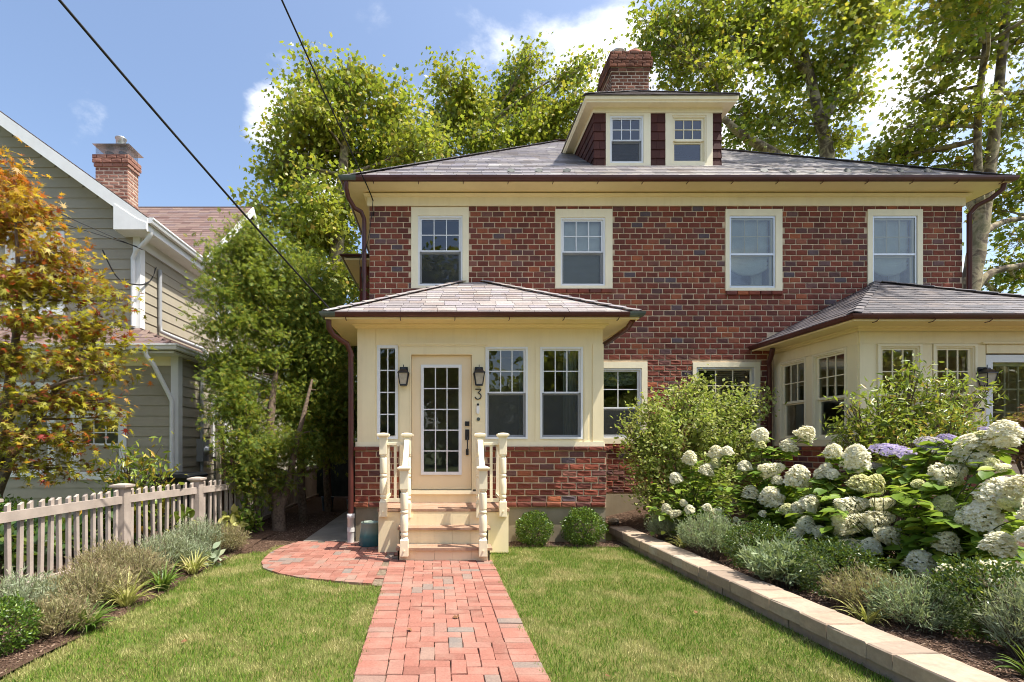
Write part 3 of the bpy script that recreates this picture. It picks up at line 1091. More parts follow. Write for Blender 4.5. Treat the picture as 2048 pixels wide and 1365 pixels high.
def half_round(r=.055, t=.006):
    n = 8
    out = [(r - r * math.cos(math.pi * k / n), -r * math.sin(math.pi * k / n)) for k in range(n + 1)]
    ri = r - t
    inn = [(r + ri * math.cos(math.pi * k / n), -ri * math.sin(math.pi * k / n)) for k in range(n + 1)]
    return out + inn


# ================================================================== GROUND
def sheet(name, x0, x1, y0, y1, nx, ny, z, mat, kind='structure', label=None):
    V = [(x0 + (x1 - x0) * i / nx, y0 + (y1 - y0) * j / ny) for j in range(ny + 1) for i in range(nx + 1)]
    V = [(x, y, z(x, y) if callable(z) else z) for x, y in V]
    F = [(j * (nx + 1) + i, j * (nx + 1) + i + 1, (j + 1) * (nx + 1) + i + 1, (j + 1) * (nx + 1) + i) for j in range(ny) for i in range(nx)]
    mb = MB()
    mb.add(V, F, 0, True)
    o = mb.build(name, mat)
    o['kind'] = kind
    if label:
        o['label'] = label
    return o


m, nt, N, L, B = newmat('far_grass')
L.new(ramp_(nt, noise(nt, 0.4, 8, coord='World'), [(0.3, (0.06, 0.085, 0.02)), (0.7, (0.11, 0.12, 0.035))]), B.inputs['Base Color'])
B.inputs['Roughness'].default_value = 1.0
sheet('ground', -400, 400, -400, 400, 4, 4, -0.06, m, label='grassy ground reaching to the horizon')
sheet('street', -60, 60, -13, -6, 4, 2, -0.05, paint('street_asphalt', (0.06, 0.06, 0.06), 0.9, 0.15, 4, 0.3), label='asphalt street in front of the gardens')

sheet('bounce_sidewalk', -60, 60, -4.6, -3.0, 4, 2, -0.03, paint('bounce_sidewalk_concrete', (0.40, 0.38, 0.34), 0.9, 0.12, 2, 0.3), label='pale concrete strip out of view, added to bounce light towards the house')  # unseen pale strip behind the camera, added to bounce light onto shaded fronts

WALLX = lambda y: 2.655 + (8.17 - y) * 0.0305          # front face of the low retaining wall
PL = lambda y: -0.568 - (y - 3.158) * 0.034            # left and right edge of the brick path
PR = lambda y: 0.679 - (y - 3.158) * 0.0127


def lump(x, y, a=.012):
    return a * (math.sin(x * 3.1 + 1.3 * y) + math.sin(y * 4.3 - 2 * x) * .7)


# brick branch of the path: outline on the ground (from the photograph's perspective, true metres)
BRANCH = [(-0.63, 5.30), (-1.16, 5.44), (-1.60, 5.60), (-1.90, 5.78), (-2.16, 6.02), (-2.30, 6.35), (-2.37, 6.8), (-2.34, 7.25), (-2.20, 7.69), (-1.30, 7.69), (-0.58, 7.69), (-0.58, 5.3)]


def inside(p, poly):
    x, y = p
    c = False
    for i in range(len(poly)):
        (x0, y0), (x1, y1) = poly[i - 1], poly[i]
        if (y0 > y) != (y1 > y) and x < (x1 - x0) * (y - y0) / (y1 - y0) + x0:
            c = not c
    return c


BED_EDGE = -2.83
sheet('lawn', BED_EDGE, 2.9, 0.2, 7.5, 40, 50, lambda x, y: -0.004 + lump(x, y, .005), M['lawn'], label='front lawn on both sides of the brick path')
sheet('planting_bed', -4.9, BED_EDGE + .03, -1, 9.0, 24, 60, lambda x, y: 0.012 + lump(x, y), M['mulch'], label='mulched bed along the picket fence')
sheet('planting_bed', -4.4, -1.2, 6.9, 18.0, 24, 60, lambda x, y: (-0.02 if (x > -2.42 and y < 7.75) else 0.0) + lump(x, y, .008), M['mulch'], label='mulched strip in the shady alley beside the house')
sheet('planting_bed', 0.6, 2.72, 7.28, 7.8, 20, 6, lambda x, y: 0.012 + lump(x, y, .006), M['mulch'], label='narrow mulched strip under the round boxwoods')


def ZR(x, y):
    """raised bed behind the retaining wall"""
    t = min(1, max(0, (y - 3) / 6.2))
    q = min(1, max(0, (x - WALLX(y) - .32) / .9))
    return 0.125 + 0.24 * t * t * (3 - 2 * t) * q + lump(x, y, .010)


sheet('planting_bed', 2.86, 12.5, 1.0, 9.36, 90, 70, ZR, M['mulch'], label='raised mulched bed behind the stone retaining wall')
sheet('neighbor_garden', -14, -4.6, 2, 14, 8, 8, -0.01, m, label='grass of the garden beyond the picket fence')

# bark chips
def chips(name, n, f, z, size):
    pts = np.array([f() for _ in range(n)])
    pts = np.array([(x, y, z(x, y)) for x, y in pts])
    d = rdir(n)
    d[:, 2] *= .35
    rot = frames(unit(d), np.tile([0, 0, 1.0], (n, 1)) + rdir(n) * .35)
    s = rng.uniform(.4, 1.0, n)[:, None] * np.array([[.4, 1.0, .35]]) * size
    return scatter(name, T_CHIP, pts, rot, s, M['chip'])


U_ = random.uniform
chips('bark_mulch', 5200, lambda: (U_(-3.6, BED_EDGE - .01), U_(3.0, 7.6)), lambda x, y: 0.014 + lump(x, y), .030)
chips('bark_mulch', 4200, lambda: (U_(-3.6, -2.2), U_(6.9, 11.0)), lambda x, y: 0.006 + lump(x, y, .008), .034)
chips('bark_mulch', 2200, lambda: (U_(0.95, 2.7), U_(7.28, 7.68)), lambda x, y: 0.014 + lump(x, y, .006), .028)
chips('bark_mulch', 12000, lambda: (lambda y: (WALLX(y) + .3 + abs(random.gauss(0, .55)), y))(U_(2.4, 9.2)), lambda x, y: ZR(x, y) + .003, .032)

# concrete walk beside the house
wk = MB()
for k in range(5):
    y0 = 7.70 + k * 1.6
    wk.box(-2.15, -1.40, y0, y0 + 1.585, -.05, .016 + .004 * (k % 2))
wk = wk.build('concrete_walk', M['walk'])
tag(wk, 'weathered concrete walk leading down the dark side alley', kind='structure')

# ------------------------------------------------------------------ brick path
sb = MB()
ys = np.linspace(0.3, 6.42, 14)
sb.add([(PL(y), y, 0.002) for y in ys] + [(PR(y), y, 0.002) for y in ys], [(i, i + 14, i + 15, i + 1) for i in range(13)])
sb.add([(x, y, 0.0022) for x, y in BRANCH], [tuple(range(len(BRANCH)))])
path = sb.build('brick_path', M['sand'])
tag(path, 'red clay brick path leading to the cream steps, with a branch to the alley', kind='structure')


def paver_tmpl(seed):
    g = random.Random(seed)
    e = .035
    V, F = [], []
    for (i, s, z) in ((0, 0, -1), (1, 0, -.12), (2, e, 0)):
        for (x, y) in ((0, 0), (1, 0), (1, 1), (0, 1)):
            fx = (s * .5 if x == 0 else 1 - s * .5)
            fy = (s if y == 0 else 1 - s)
            V.append((fx + g.uniform(-.008, .008), fy + g.uniform(-.015, .015), z))
    for k in range(2):
        for i in range(4):
            j = (i + 1) % 4
            F.append((k * 4 + i, k * 4 + j, k * 4 + 4 + j, k * 4 + 4 + i))
    F.append((8, 9, 10, 11))
    return V, F


PT = [paver_tmpl(k) for k in range(6)]
PM = [mesh_of('paver', t, M['paver']) for t in PT]
U0 = .1045
pav = []
BW = .205
for y in np.arange(0.5, 6.38, U0):            # soldier borders
    yy = y + U0 / 2
    pav.append((PL(yy), y, BW, U0, 0, 0.))
    pav.append((PR(yy) - BW, y, BW, U0, 0, 0.))
nx = 8
for j in range(4, 62):                        # herringbone field
    for i in range(-1, 9):
        k = (i - j) % 4
        y = 0.2 + j * U0
        if y > 6.42:
            continue
        in0 = PL(y) + BW
        cw = (PR(y) - BW - in0) / 8
        if k == 0:
            a, b = max(i, 0), min(i + 2, 8)
            if b > a:
                pav.append((in0 + a * cw, y, (b - a) * cw, U0, 0, 0.))
        elif k == 3 and 0 <= i < 8:
            pav.append((in0 + i * cw, y, cw, min(2 * U0, 6.40 - y), 0, 0.))
cut = []
for j in range(0, 30):
    for i in range(-22, 9):
        k = (i - j) % 4
        x, y = -0.86 + i * U0, 5.16 + j * U0 * 1.0
        for (kk, w, h) in ((0, 2, 1), (3, 1, 2)):
            if k == kk:
                c = (x + w * U0 / 2, y + h * U0 / 2)
                if min(abs(c[0] - q[0]) + abs(c[1] - q[1]) for q in BRANCH) < 9 and c[1] < 7.64 and not (c[0] > PL(6) - .06 and c[1] < 6.44) and not (c[0] > -.86 and c[1] > 6.5 and c[0] > -.56):
                    cn = [(x, y), (x + w * U0, y), (x + w * U0, y + h * U0), (x, y + h * U0)]
                    if all(inside(q, BRANCH) for q in cn):
                        pav.append((x, y, w * U0, h * U0, 0, 0.))
                    else:
                        cut.append(cn)
pav = [p for p in pav if p[2] > .02 and p[3] > .02]
pav.sort(key=lambda p: (0 if p[1] > 2.85 else 1, p[1]))
rest = []
for k, (x, y, w, h, r_, _) in enumerate(pav):
    z = 0.020 + random.uniform(-.004, .004)
    long_y = h > w
    t = Matrix.Rotation(random.uniform(-.018, .018), 3, 'Z') @ Matrix.Rotation(random.uniform(-.018, .018), 3, 'X') @ Matrix.Rotation(random.uniform(-.012, .012), 3, 'Y')
    gp = .004
    if long_y:
        rm = t @ Matrix.Rotation(R(90), 3, 'Z')
        p, s = Vector((x + w - gp / 2, y + gp / 2, z)), (h - gp, w - gp, .045)
    else:
        rm = t
        p, s = Vector((x + gp / 2, y + gp / 2, z)), (w - gp, h - gp, .045)
    if k < 300:
        o = bpy.data.objects.new('paver', random.choice(PM))
        C.objects.link(o)
        o.parent = path
        o.matrix_local = Matrix.Translation(p) @ rm.to_4x4() @ Matrix.Diagonal(s).to_4x4()
    else:
        rest.append((p, rm, s))
scatter('paver_field', PT[0], [list(p) for p, _, _ in rest], np.array([np.array(r) for _, r, _ in rest]), np.array([s for _, _, s in rest]), M['paver'], path)



def clip_poly(poly, hull):
    # keep the part of poly inside the (clockwise) convex outline hull
    for k in range(len(hull)):
        (ax, ay), (bx_, by_) = hull[k], hull[(k + 1) % len(hull)]
        side_ = lambda p: (bx_ - ax) * (p[1] - ay) - (by_ - ay) * (p[0] - ax)
        out = []
        for i in range(len(poly)):
            p, q = poly[i - 1], poly[i]
            sp, sq = side_(p), side_(q)
            if (sp <= 0) != (sq <= 0):
                t = sp / (sp - sq)
                out.append((p[0] + (q[0] - p[0]) * t, p[1] + (q[1] - p[1]) * t))
            if sq <= 0:
                out.append(q)
        poly = out
        if len(poly) < 3:
            return None
    return poly


mb = MB()
for cn in cut:
    cx_, cy_ = sum(p[0] for p in cn) / 4, sum(p[1] for p in cn) / 4
    pl = clip_poly([(cx_ + (p[0] - cx_) * .965, cy_ + (p[1] - cy_) * .965) for p in cn], BRANCH)
    if pl:
        ar = abs(sum(pl[i - 1][0] * pl[i][1] - pl[i][0] * pl[i - 1][1] for i in range(len(pl)))) / 2
        if ar > .0008:
            mb.prism(pl, -.02, .019 + random.uniform(-.003, .003), 'z')
cp = mb.build('cut_paver', M['paver'], path)
cp['kind'] = 'stuff'

# ------------------------------------------------------------------ grass
def on_lawn(x, y):
    if y > 7.45 or y < 2.2:
        return False
    e = .02 * math.sin(y * 9) + .015 * math.sin(y * 23) + random.gauss(0, .016)
    if x > PR(min(y, 6.4)) - .02 + e * .8:
        if y > 6.38 and x < 0.66:
            return False
        if y > 6.88 and x < 0.93:
            return False
        return x < WALLX(y) + .02 and y < 7.33 + e
    if x < PL(y) + .02 + e * .8 and x > BED_EDGE + e * 1.2:
        if y > 5.6 and x < -2.62 + e and y > 6.75:
            return False
        if y > 5.22 and inside((x + e * .3, y + .03 + e * .3), BRANCH):
            return False
        if y > 5.28 and x > -2.3 - max(0, (6.3 - y)) * .2 and y > 6.2:
            return False
        return y < 6.95 and not (x > -2.2 and y > 6.1) and not (y > 5.30 and x > -1.0)
    return False


pts = []
while len(pts) < 115000:
    X = rng.uniform(-2.95, 2.85, 60000)
    Yv = 2.75 + 4.8 * rng.uniform(0, 1, 60000) ** 1.15
    for x, y in zip(X, Yv):
        if on_lawn(x, y):
            pts.append((x, y, 0.0))
pts = np.array(pts[:115000])
n = len(pts)
ang = rng.uniform(0, 2 * math.pi, n)
lean = rng.uniform(.1, 1.9, n)
d = np.stack([np.cos(ang) * lean, np.sin(ang) * lean, np.ones(n)], 1)
nr = np.stack([np.cos(ang), np.sin(ang), np.zeros(n)], 1) * -1 + rdir(n) * .4
h = rng.uniform(.016, .050, n)
w = rng.uniform(.0026, .0056, n)
g = scatter('lawn_grass', T_BLADE, pts, frames(d, nr), np.stack([w, h, h], 1), M['grass'])
tag(g, 'mown lawn grass with dry straw patches beside the brick path')

# ------------------------------------------------------------------ stone retaining wall
rw = thing('retaining_wall', 'low tan stone retaining wall with a wide cap along the right lawn', 'garden wall', (2.75, 5, 0))


def stone_tmpl(seed, e=.03):
    g = random.Random(seed)
    V, F = [], []
    rings = [(0.0, 1.0, -1), (0.0, 1.0, -.10), (e, 1 - e, 0)]
    for (lo, hi, z) in rings:
        for (x, y) in ((lo, lo), (.5, lo), (hi, lo), (hi, .5), (hi, hi), (.5, hi), (lo, hi), (lo, .5)):
            V.append((x + g.uniform(-.012, .012), y + g.uniform(-.012, .012), z + g.uniform(-.03, .03)))
    for k in range(2):
        for i in range(8):
            j = (i + 1) % 8
            F.append((k * 8 + i, k * 8 + j, k * 8 + 8 + j, k * 8 + 8 + i))
    F.append(tuple(range(16, 24)))
    return V, F


ST = [mesh_of('stone', stone_tmpl(k), M['wallstone']) for k in range(6)]
wa = math.atan2(-.0305, 1.0)
wr = Matrix.Rotation(-wa, 3, 'Z') if False else Matrix.Rotation(math.atan(.0305), 3, 'Z')
y = 1.8
k = 0
while y < 7.95:
    L_ = [.36, .22, .30, .42, .18, .34, .26][k % 7] * random.uniform(.92, 1.08)
    p = Vector((WALLX(y) + random.uniform(-.004, .004), y, .195 + random.uniform(-.003, .003)))
    o = piece('cap_stone', random.choice(ST), rw, p, wr, (.31, L_ - .005, .105))
    y += L_
    k += 1
y, k = 1.7, 3
while y < 7.95:
    L_ = [.30, .42, .24, .36][k % 4] * random.uniform(.92, 1.08)
    p = Vector((WALLX(y) + .048 + random.uniform(-.006, .006), y, .089))
    piece('base_stone', random.choice(ST), rw, p, wr, (.22, L_ - .005, .16))
    y += L_
    k += 1

# ================================================================== BRICK HOUSE
YM = 9.35                      # front brick face of the house
HX0, HX1 = -1.37, 9.72
house = thing('brick_house', 'two storey red brick house with hipped slate roof, dormer and cream trim', 'house', (4.2, YM, 0))
F0 = Frame((0, YM, 0), (1, 0, 0), (0, -1, 0))

W1 = (-.458, .374, 4.47, 5.78)
W2 = (2.206, 3.04, 4.47, 5.745)
W3 = (5.358, 6.218, 4.43, 5.775)
W4 = (8.03, 8.865, 4.43, 5.775)
W5 = (2.86, 3.72, 1.62, 2.93)
W6 = (4.74, 5.825, 1.75, 2.95)
upper = [W1, W2, W3, W4]
lower = [W5, W6]
cas_u = (.118, .118, .135, .075)


def grow(w, c):
    return (w[0] - c[0], w[1] + c[1], w[2] - c[3], w[3] + c[2])


CAS = {W1: (.125, .115, .155, .05), W2: (.10, .132, .155, .055), W3: (.075, .125, .125, .055), W4: (.09, .10, .12, .05), W5: (.10, .105, .115, .10), W6: (.065, .105, .09, .09)}
holes = [grow(w, CAS[w]) for w in upper + lower]
door_holes = []
mb = MB(F0)
panel(mb, HX0 + .005, HX1, .58, 5.98, [w for w in upper + lower] + [(0.0, 0.9, .9, 2.6), (6.6, 8.8, .9, 2.6)], -.25, 0)
mb.build('wall', M['mortar'], house)
mb = MB()
mb.box(HX0 + .012, HX0 + .25, YM + .25, 17.9, -.2, 5.98).box(HX1 - .25, HX1 - .012, YM + .25, 17.9, -.2, 5.98).box(HX0 + .012, HX1 - .012, 17.9, 18.15, -.2, 5.98)
mb.build('wall', M['mortar'], house)
mb = MB()
mb.box(HX0 + .26, HX1 - .26, YM + .26, 17.85, 3.15, 3.35).box(HX0 + .26, HX1 - .26, YM + .26, 17.85, .5, .62).box(HX0 + .26, HX1 - .26, YM + .26, 17.85, 5.9, 5.96)
mb.build('floor', M['dark'], house)
mb = MB()
mb.box(HX0 + .26, HX1 - .26, 12.6, 12.7, .62, 5.9).box(4.55, 4.65, YM + .26, 12.6, .62, 5.9)
mb.build('partition', M['room'], house)
mb = MB(F0)
mb.box(HX0 - .02, HX1 + .02, -.25, .035, -.2, .58)
mb.build('foundation', M['concrete'], house)

lay_bricks(house, F0, [(HX0, HX1, .62, 5.965)], holes + [(-1.5, 2.60, .0, 3.45), (6.12, 10, 0, 3.6)], .1027, .2127, .0175, M['brick'], individual=300, rough_below=3.05,
           seed=5, prefer=lambda i: (0 if 4.2 < i[2] < 5.9 and i[0] < 5.2 and i[1] - i[0] > .1 else 1, i[0]))
FL = Frame((HX0 + .012, YM, 0), (0, 1, 0), (-1, 0, 0))
lay_bricks(house, FL, [(0.0, 8.6, .62, 5.965)], [], .1027, .2127, .0175, M['brick'], 0, seed=6)
FRt = Frame((HX1 - .012, YM, 0), (0, 1, 0), (1, 0, 0))
lay_bricks(house, FRt, [(0.0, 8.6, .62, 5.965)], [], .1027, .2127, .0175, M['brick'], 0, seed=8)
# projecting sill and water-table courses
for (a0, a1, z0) in ((W2[0] - .10, W2[1] + .13, W2[2] - .055 - .085), (W3[0] - .075, W3[1] + .125, W3[2] - .055 - .085), (W4[0] - .09, W4[1] + .10, W4[2] - .05 - .085), (W1[0] - .125, W1[1] + .115, W1[2] - .05 - .085)):
    lay_bricks(house, F0, [(a0, a1, z0, z0 + .082)], [], .082, .2127, .015, M['brick'], 99, proud=.045, seed=int(a0 * 10) + 50, pname='sill_brick')
lay_bricks(house, F0, [(2.55, 6.15, 1.41, 1.49)], [], .08, .2127, .015, M['brick'], 99, proud=.05, seed=61, pname='ledge_brick', rough_below=2)
lay_bricks(house, F0, [(2.55, 6.15, .60, .68)], [], .08, .2127, .015, M['brick'], 99, proud=.03, seed=62, pname='ledge_brick', rough_below=2)
# vertical repair of mortar under the second window
cr = MB(F0)
for k in range(9):
    cr.box(3.085 + .006 * math.sin(k * 2.1), 3.115 + .006 * math.sin(k * 1.3), .004, .0135, 3.34 + k * .1027, 3.34 + k * .1027 + .1)
cr.build('mortar_repair', paint('pale_repair_mortar', (0.36, 0.27, 0.20), .95, .2, 9, .4), house)

window(house, F0, *W1, 5.117, M['vinyl'], M['vinyl'], casing=CAS[W1], cmat=M['cream_light'])
window(house, F0, *W2, 5.10, M['vinyl'], M['vinyl'], casing=CAS[W2], cmat=M['cream_light'])
w3 = window(house, F0, *W3, 5.07, M['alu'], M['cream_light'], casing=CAS[W3], cmat=M['cream_light'], screen=False, label='window with a bare aluminium storm frame')
w4 = window(house, F0, *W4, 5.05, M['alu'], M['cream_light'], casing=CAS[W4], cmat=M['cream_light'], screen=False, label='window with a bare aluminium storm frame')
for w, W in ((w3, W3), (w4, W4)):
    zb = 5.06
    MB(F0).box(W[0] + .03, W[1] - .03, -.014, .002, zb - .018, zb + .018).build('storm_rail', M['alu'], w)
    add_pane(w, F0, W[0] + .032, W[1] - .032, -.006, zb + .018, W[3] - .03)
    add_pane(w, F0, W[0] + .032, W[1] - .032, -.010, W[2] + .03, zb - .018)
window(house, F0, *W5, 2.18, M['vinyl'], M['vinyl'], nx=2, casing=CAS[W5], cmat=M['cream_light'])
window(house, F0, *W6, 2.30, M['alu'], M['cream_light'], nx=3, casing=CAS[W6], cmat=M['cream_light'], screen=True, sw=.03)


def shade(name, label, a0, a1, z0, z1, y, mat, swag=.14, group=None):
    """roman shade: soft horizontal folds and a bottom that sags between its cords"""
    nu, nv = 24, 26
    V, F = [], []
    for j in range(nv + 1):
        t = j / nv
        for i in range(nu + 1):
            u = i / nu
            zb = z0 + swag * (2 * u - 1) ** 2 - swag * .2
            z = z1 + (zb - z1) * t
            fold = .02 * math.sin(t * t * 38) * t + .012 * math.sin(u * 9 + t * 6) * t
            V.append((a0 + (a1 - a0) * u, y + fold, z))
    F = [(j * (nu + 1) + i, j * (nu + 1) + i + 1, (j + 1) * (nu + 1) + i + 1, (j + 1) * (nu + 1) + i) for j in range(nv) for i in range(nu)]
    o = MB().add(V, F, 0, True).build(name, mat)
    so = o.modifiers.new('thickness', 'SOLIDIFY')
    so.thickness = .004
    return tag(o, label, 'window shade', group)


shade('roman_shade', 'white roman shade sagging behind the upper storm window nearer the middle', W3[0] + .06, W3[1] - .06, 4.72, 5.74, YM + .115, M['cloth'])
shade('roman_shade', 'white roman shade sagging behind the rightmost upper storm window', W4[0] + .06, W4[1] - .06, 4.72, 5.74, YM + .115, M['cloth'])
shade('roller_blind', 'plain pale blind lowered behind the upper window over the porch roof slope', W2[0] + .05, W2[1] - .05, 4.5, 5.72, YM + .125, M['cloth'], 0)
shade('cafe_valance', 'leafy green valance behind the ground floor window beside the porch', W5[0] + .05, W5[1] - .05, 2.62, 2.9, YM + .14, M['cloth_green'], .05)
for (W, who) in ((W3, 'upper storm window nearer the middle'), (W4, 'rightmost upper storm window')):
    V, F = [], []
    for j in range(2):
        for i in range(31):
            u = i / 30
            V.append((W[1] - .30 + .22 * u, YM + .25 + .02 * math.sin(u * 40), 4.2 + 1.6 * j))
    F = [(i, i + 1, i + 32, i + 31) for i in range(30)]
    tag(MB().add(V, F, 0, True).build('curtain', M['cloth']), 'narrow white curtain hanging at the right side of the ' + who, 'curtain')
# slatted blind in the window behind the bush
bl = thing('venetian_blind', 'dim slatted blind behind the ground floor window over the bush', 'blind', (5.2, YM + .16, 2.9))
for k in range(26):
    mb = MB()
    mb.add([(W6[0] + .05, YM + .15, 2.88 - k * .036), (W6[1] - .05, YM + .15, 2.88 - k * .036), (W6[1] - .05, YM + .175, 2.865 - k * .036), (W6[0] + .05, YM + .175, 2.865 - k * .036)], [(0, 1, 2, 3)])
    mb.build('slat', M['room'], bl)

# eaves: soffit, frieze, cornice mould
EO = .445
EX0, EX1, EY0, EY1 = -1.78, 10.165, YM - EO, 18.6
EZ = 6.25
mb = MB()
mb.box(HX0 - .03, HX1 + .03, YM - .035, YM, 5.955, 6.19)
mb.box(HX0 - .033, HX0, YM, 18.0, 5.955, 6.19).box(HX1, HX1 + .033, YM, 18.0, 5.955, 6.19)
mb.build('frieze_board', M['cream'], house)
mb = MB()
mb.sweep([(HX0, 18, 6.19), (HX0, YM, 6.19), (HX1, YM, 6.19), (HX1, 18, 6.19)], [(.034, -.01), (.060, -.01), (.10, -.035), (.06, -.075), (.034, -.075)][::-1])
mb.build('cornice_moulding', M['cream_soffit'], house)
mb = MB()
mb.box(EX0 + .03, EX1 - .03, EY0 + .03, YM - .002, 6.19, 6.21).box(EX0 + .03, HX0, YM, 18.5, 6.19, 6.21).box(HX1, EX1 - .03, YM, 18.5, 6.19, 6.21)
mb.build('soffit', M['cream_soffit'], house)
mb = MB()
mb.sweep([(EX0 + .03, 18.5, 6.2), (EX0 + .03, EY0 + .03, 6.2), (EX1 - .03, EY0 + .03, 6.2), (EX1 - .03, 18.5, 6.2)], [(0, -.012), (.02, -.012), (.02, .07), (0, .07)])
mb.build('fascia', M['cream_soffit'], house)
GP = [(EX0 + .055, 18.5, 6.275), (EX0 + .055, EY0 + .055, 6.275), (EX1 - .055, EY0 + .055, 6.275), (EX1 - .055, 18.5, 6.275)]
gut = MB().sweep(GP, [(a, b * 1.5) for a, b in half_round(.058)]).build('gutter', M['gutter'], house)
for c in ((EX0, EY0),):
    MB().sweep([(EX0 + .053, EY0 + .6, 6.278), (EX0 + .053, EY0 + .053, 6.278), (EX0 + .24, EY0 + .053, 6.278)], [(a + .001, b * 1.5) for a, b in half_round(.059)]).build('gutter_corner', M['copper'], gut)
bkm = MB().tube([(0, 0, 0), (0, -.03, -.015), (0, -.055, -.075), (0, -.012, -.10), (0, .05, -.10)], .007, 5).mesh('gutter_bracket', M['gutter'])
for k in range(15):
    piece('gutter_bracket', bkm, gut, (EX0 + .55 + k * .80, EY0 + .01, 6.275))

# roof
K = .735
RL = math.sqrt(1 + K * K)
HALF = (EX1 - EX0) / 2
DEP = 10.0
ry = EY0 + DEP / 2
rz = EZ + K * DEP / 2
mb = MB()
e = -.012
c = [(EX0, EY0, EZ + e), (EX1, EY0, EZ + e), (EX1, EY0 + DEP, EZ + e), (EX0, EY0 + DEP, EZ + e), (EX0 + DEP / 2, ry, rz + e), (EX1 - DEP / 2, ry, rz + e)]
mb.add(c, [(0, 1, 5, 4), (1, 2, 5), (2, 3, 4, 5), (3, 0, 4), (3, 2, 1, 0)])
roof = mb.build('roof', M['deck'], house)
US = (0, 1, K)
DX0, DX1, DY = 3.054, 5.605, 10.08           # dormer front wall


def lim_main(v):
    t = v / RL
    return (t, (EX1 - EX0) - t)


slates(roof, (EX0, EY0 - .035, EZ + .002 - .02), (1, 0, 0), US, lim_main, DEP / 2 * RL - .02, .19, .235, M['slate_main'], 300, 11, lift=.009, thick=.006, jitter=.001)
for (O, U, V, W_) in (((EX0 - .03, EY0 + DEP, EZ), (0, -1, 0), (1, 0, K), DEP), ((EX1 + .03, EY0, EZ), (0, 1, 0), (-1, 0, K), DEP)):
    slates(roof, O, U, V, lambda v, W_=W_: (v / RL + .16, W_ - v / RL - .16), DEP / 2 * RL - .05, .24, .30, M['slate_main'], 0, 12)
hip_caps(roof, (EX0, EY0, EZ + .02), (EX0 + DEP / 2, ry, rz + .02), 34, M['slate_main'])
hip_caps(roof, (EX1, EY0, EZ + .02), (EX1 - DEP / 2, ry, rz + .02), 34, M['slate_main'])
hip_caps(roof, (EX0 + DEP / 2 - .1, ry, rz + .02), (EX1 - DEP / 2 + .1, ry, rz + .02), 8, M['gutter'], name='ridge_cap')
# snow guards: small fan-shaped castings in a row above the gutter
sg = MB()
fan = [(0, 0)] + [(.075 * math.sin(a), .045 + .06 * math.cos(a)) for a in np.linspace(-1.9, 1.9, 9)]
sg.prism(fan, -.004, .004, 'y')
sg.box(-.012, .012, 0, .16, -.01, .004)
sgm = sg.mesh('snow_guard', paint('dark_cast_metal', (0.035, 0.045, 0.042), 0.6, 0.3, 12, 0.1, 0.3))
for px in (1022, 1078, 1134, 1530, 1587, 1642, 1697, 1750, 1803, 1858):
    Y = EY0 + .44
    piece('snow_guard', sgm, roof, ((px - VX) / FPX * Y, Y, EZ + K * .44 + .02), (R(-25), 0, R(random.uniform(-12, 12))))

# dormer
FD = Frame((0, DY, 0), (1, 0, 0), (0, -1, 0))
s99 = FPX / DY
dx = lambda px: (px - VX) / s99
dz = lambda py: EYE + (VY - py) / s99
D1 = (dx(1219.5), dx(1286.5), dz(327.5), dz(232.5))
D2 = (dx(1343), dx(1412), dz(327.5), dz(232.5))
dzb, dzt = EZ + K * (DY - EY0) - .1, 8.30
mb = MB(FD)
panel(mb, DX0, DX1, dzb, dzt, [D1, D2], -.12, 0)
dback = 12.6
mb.fr = None
mb.box(DX0, DX0 + .1, DY + .12, dback, 6.9, dzt).box(DX1 - .1, DX1, DY + .12, dback, 6.9, dzt).box(DX0 + .1, DX1 - .1, dback - .1, dback, 6.9, dzt)
dorm = mb.build('dormer', M['shingle'], house)
shm = mesh_of('shingle', ([(0, 0, 0), (1, 0, 0), (1, 0, 1), (0, 0, 1), (0, -1, 0), (1, -1, 0), (1, -.25, 1), (0, -.25, 1)], [(4, 5, 6, 7), (0, 1, 5, 4), (1, 2, 6, 5), (3, 0, 4, 7), (2, 3, 7, 6)]), M['shingle'])
expo = .178


def shingle_strip(fr_p, a0, a1, z0, z1, zmin=None):
    z = z0
    r = 0
    while z < z1 - .02:
        x = a0 - random.uniform(0, .12)
        while x < a1:
            w = random.uniform(.13, .26)
            b0, b1 = max(a0, x), min(a1, x + w)
            if b1 - b0 > .015:
                fr_p(b0, b1, z, min(expo + .012, z1 - z))
            x += w
        z += expo
        r += 1


def front_sh(b0, b1, z, h):
    piece('shingle', shm, dorm, (b0 + .002, DY - .001, z), None, (b1 - b0 - .004, .022, h))


cl, cr_ = .085, .095
shingle_strip(front_sh, DX0, D1[0] - cl, dz(335), dz(228))
shingle_strip(front_sh, D1[1] + .14, D2[0] - .13, dz(335), dz(228))
shingle_strip(front_sh, D2[1] + .125, DX1, dz(335), dz(228))


def left_sh(b0, b1, z, h):
    # along the dormer's left cheek, only above the roof slope
    if z + h < EZ + K * (b0 - EY0) + .02:
        return
    piece('shingle', shm, dorm, (DX0 + .001, b1 - .002, z), (0, 0, R(-90)), (b1 - b0 - .004, .022, h))


def right_sh(b0, b1, z, h):
    if z + h < EZ + K * (b0 - EY0) + .02:
        return
    piece('shingle', shm, dorm, (DX1 - .001, b0 + .002, z), (0, 0, R(90)), (b1 - b0 - .004, .022, h))


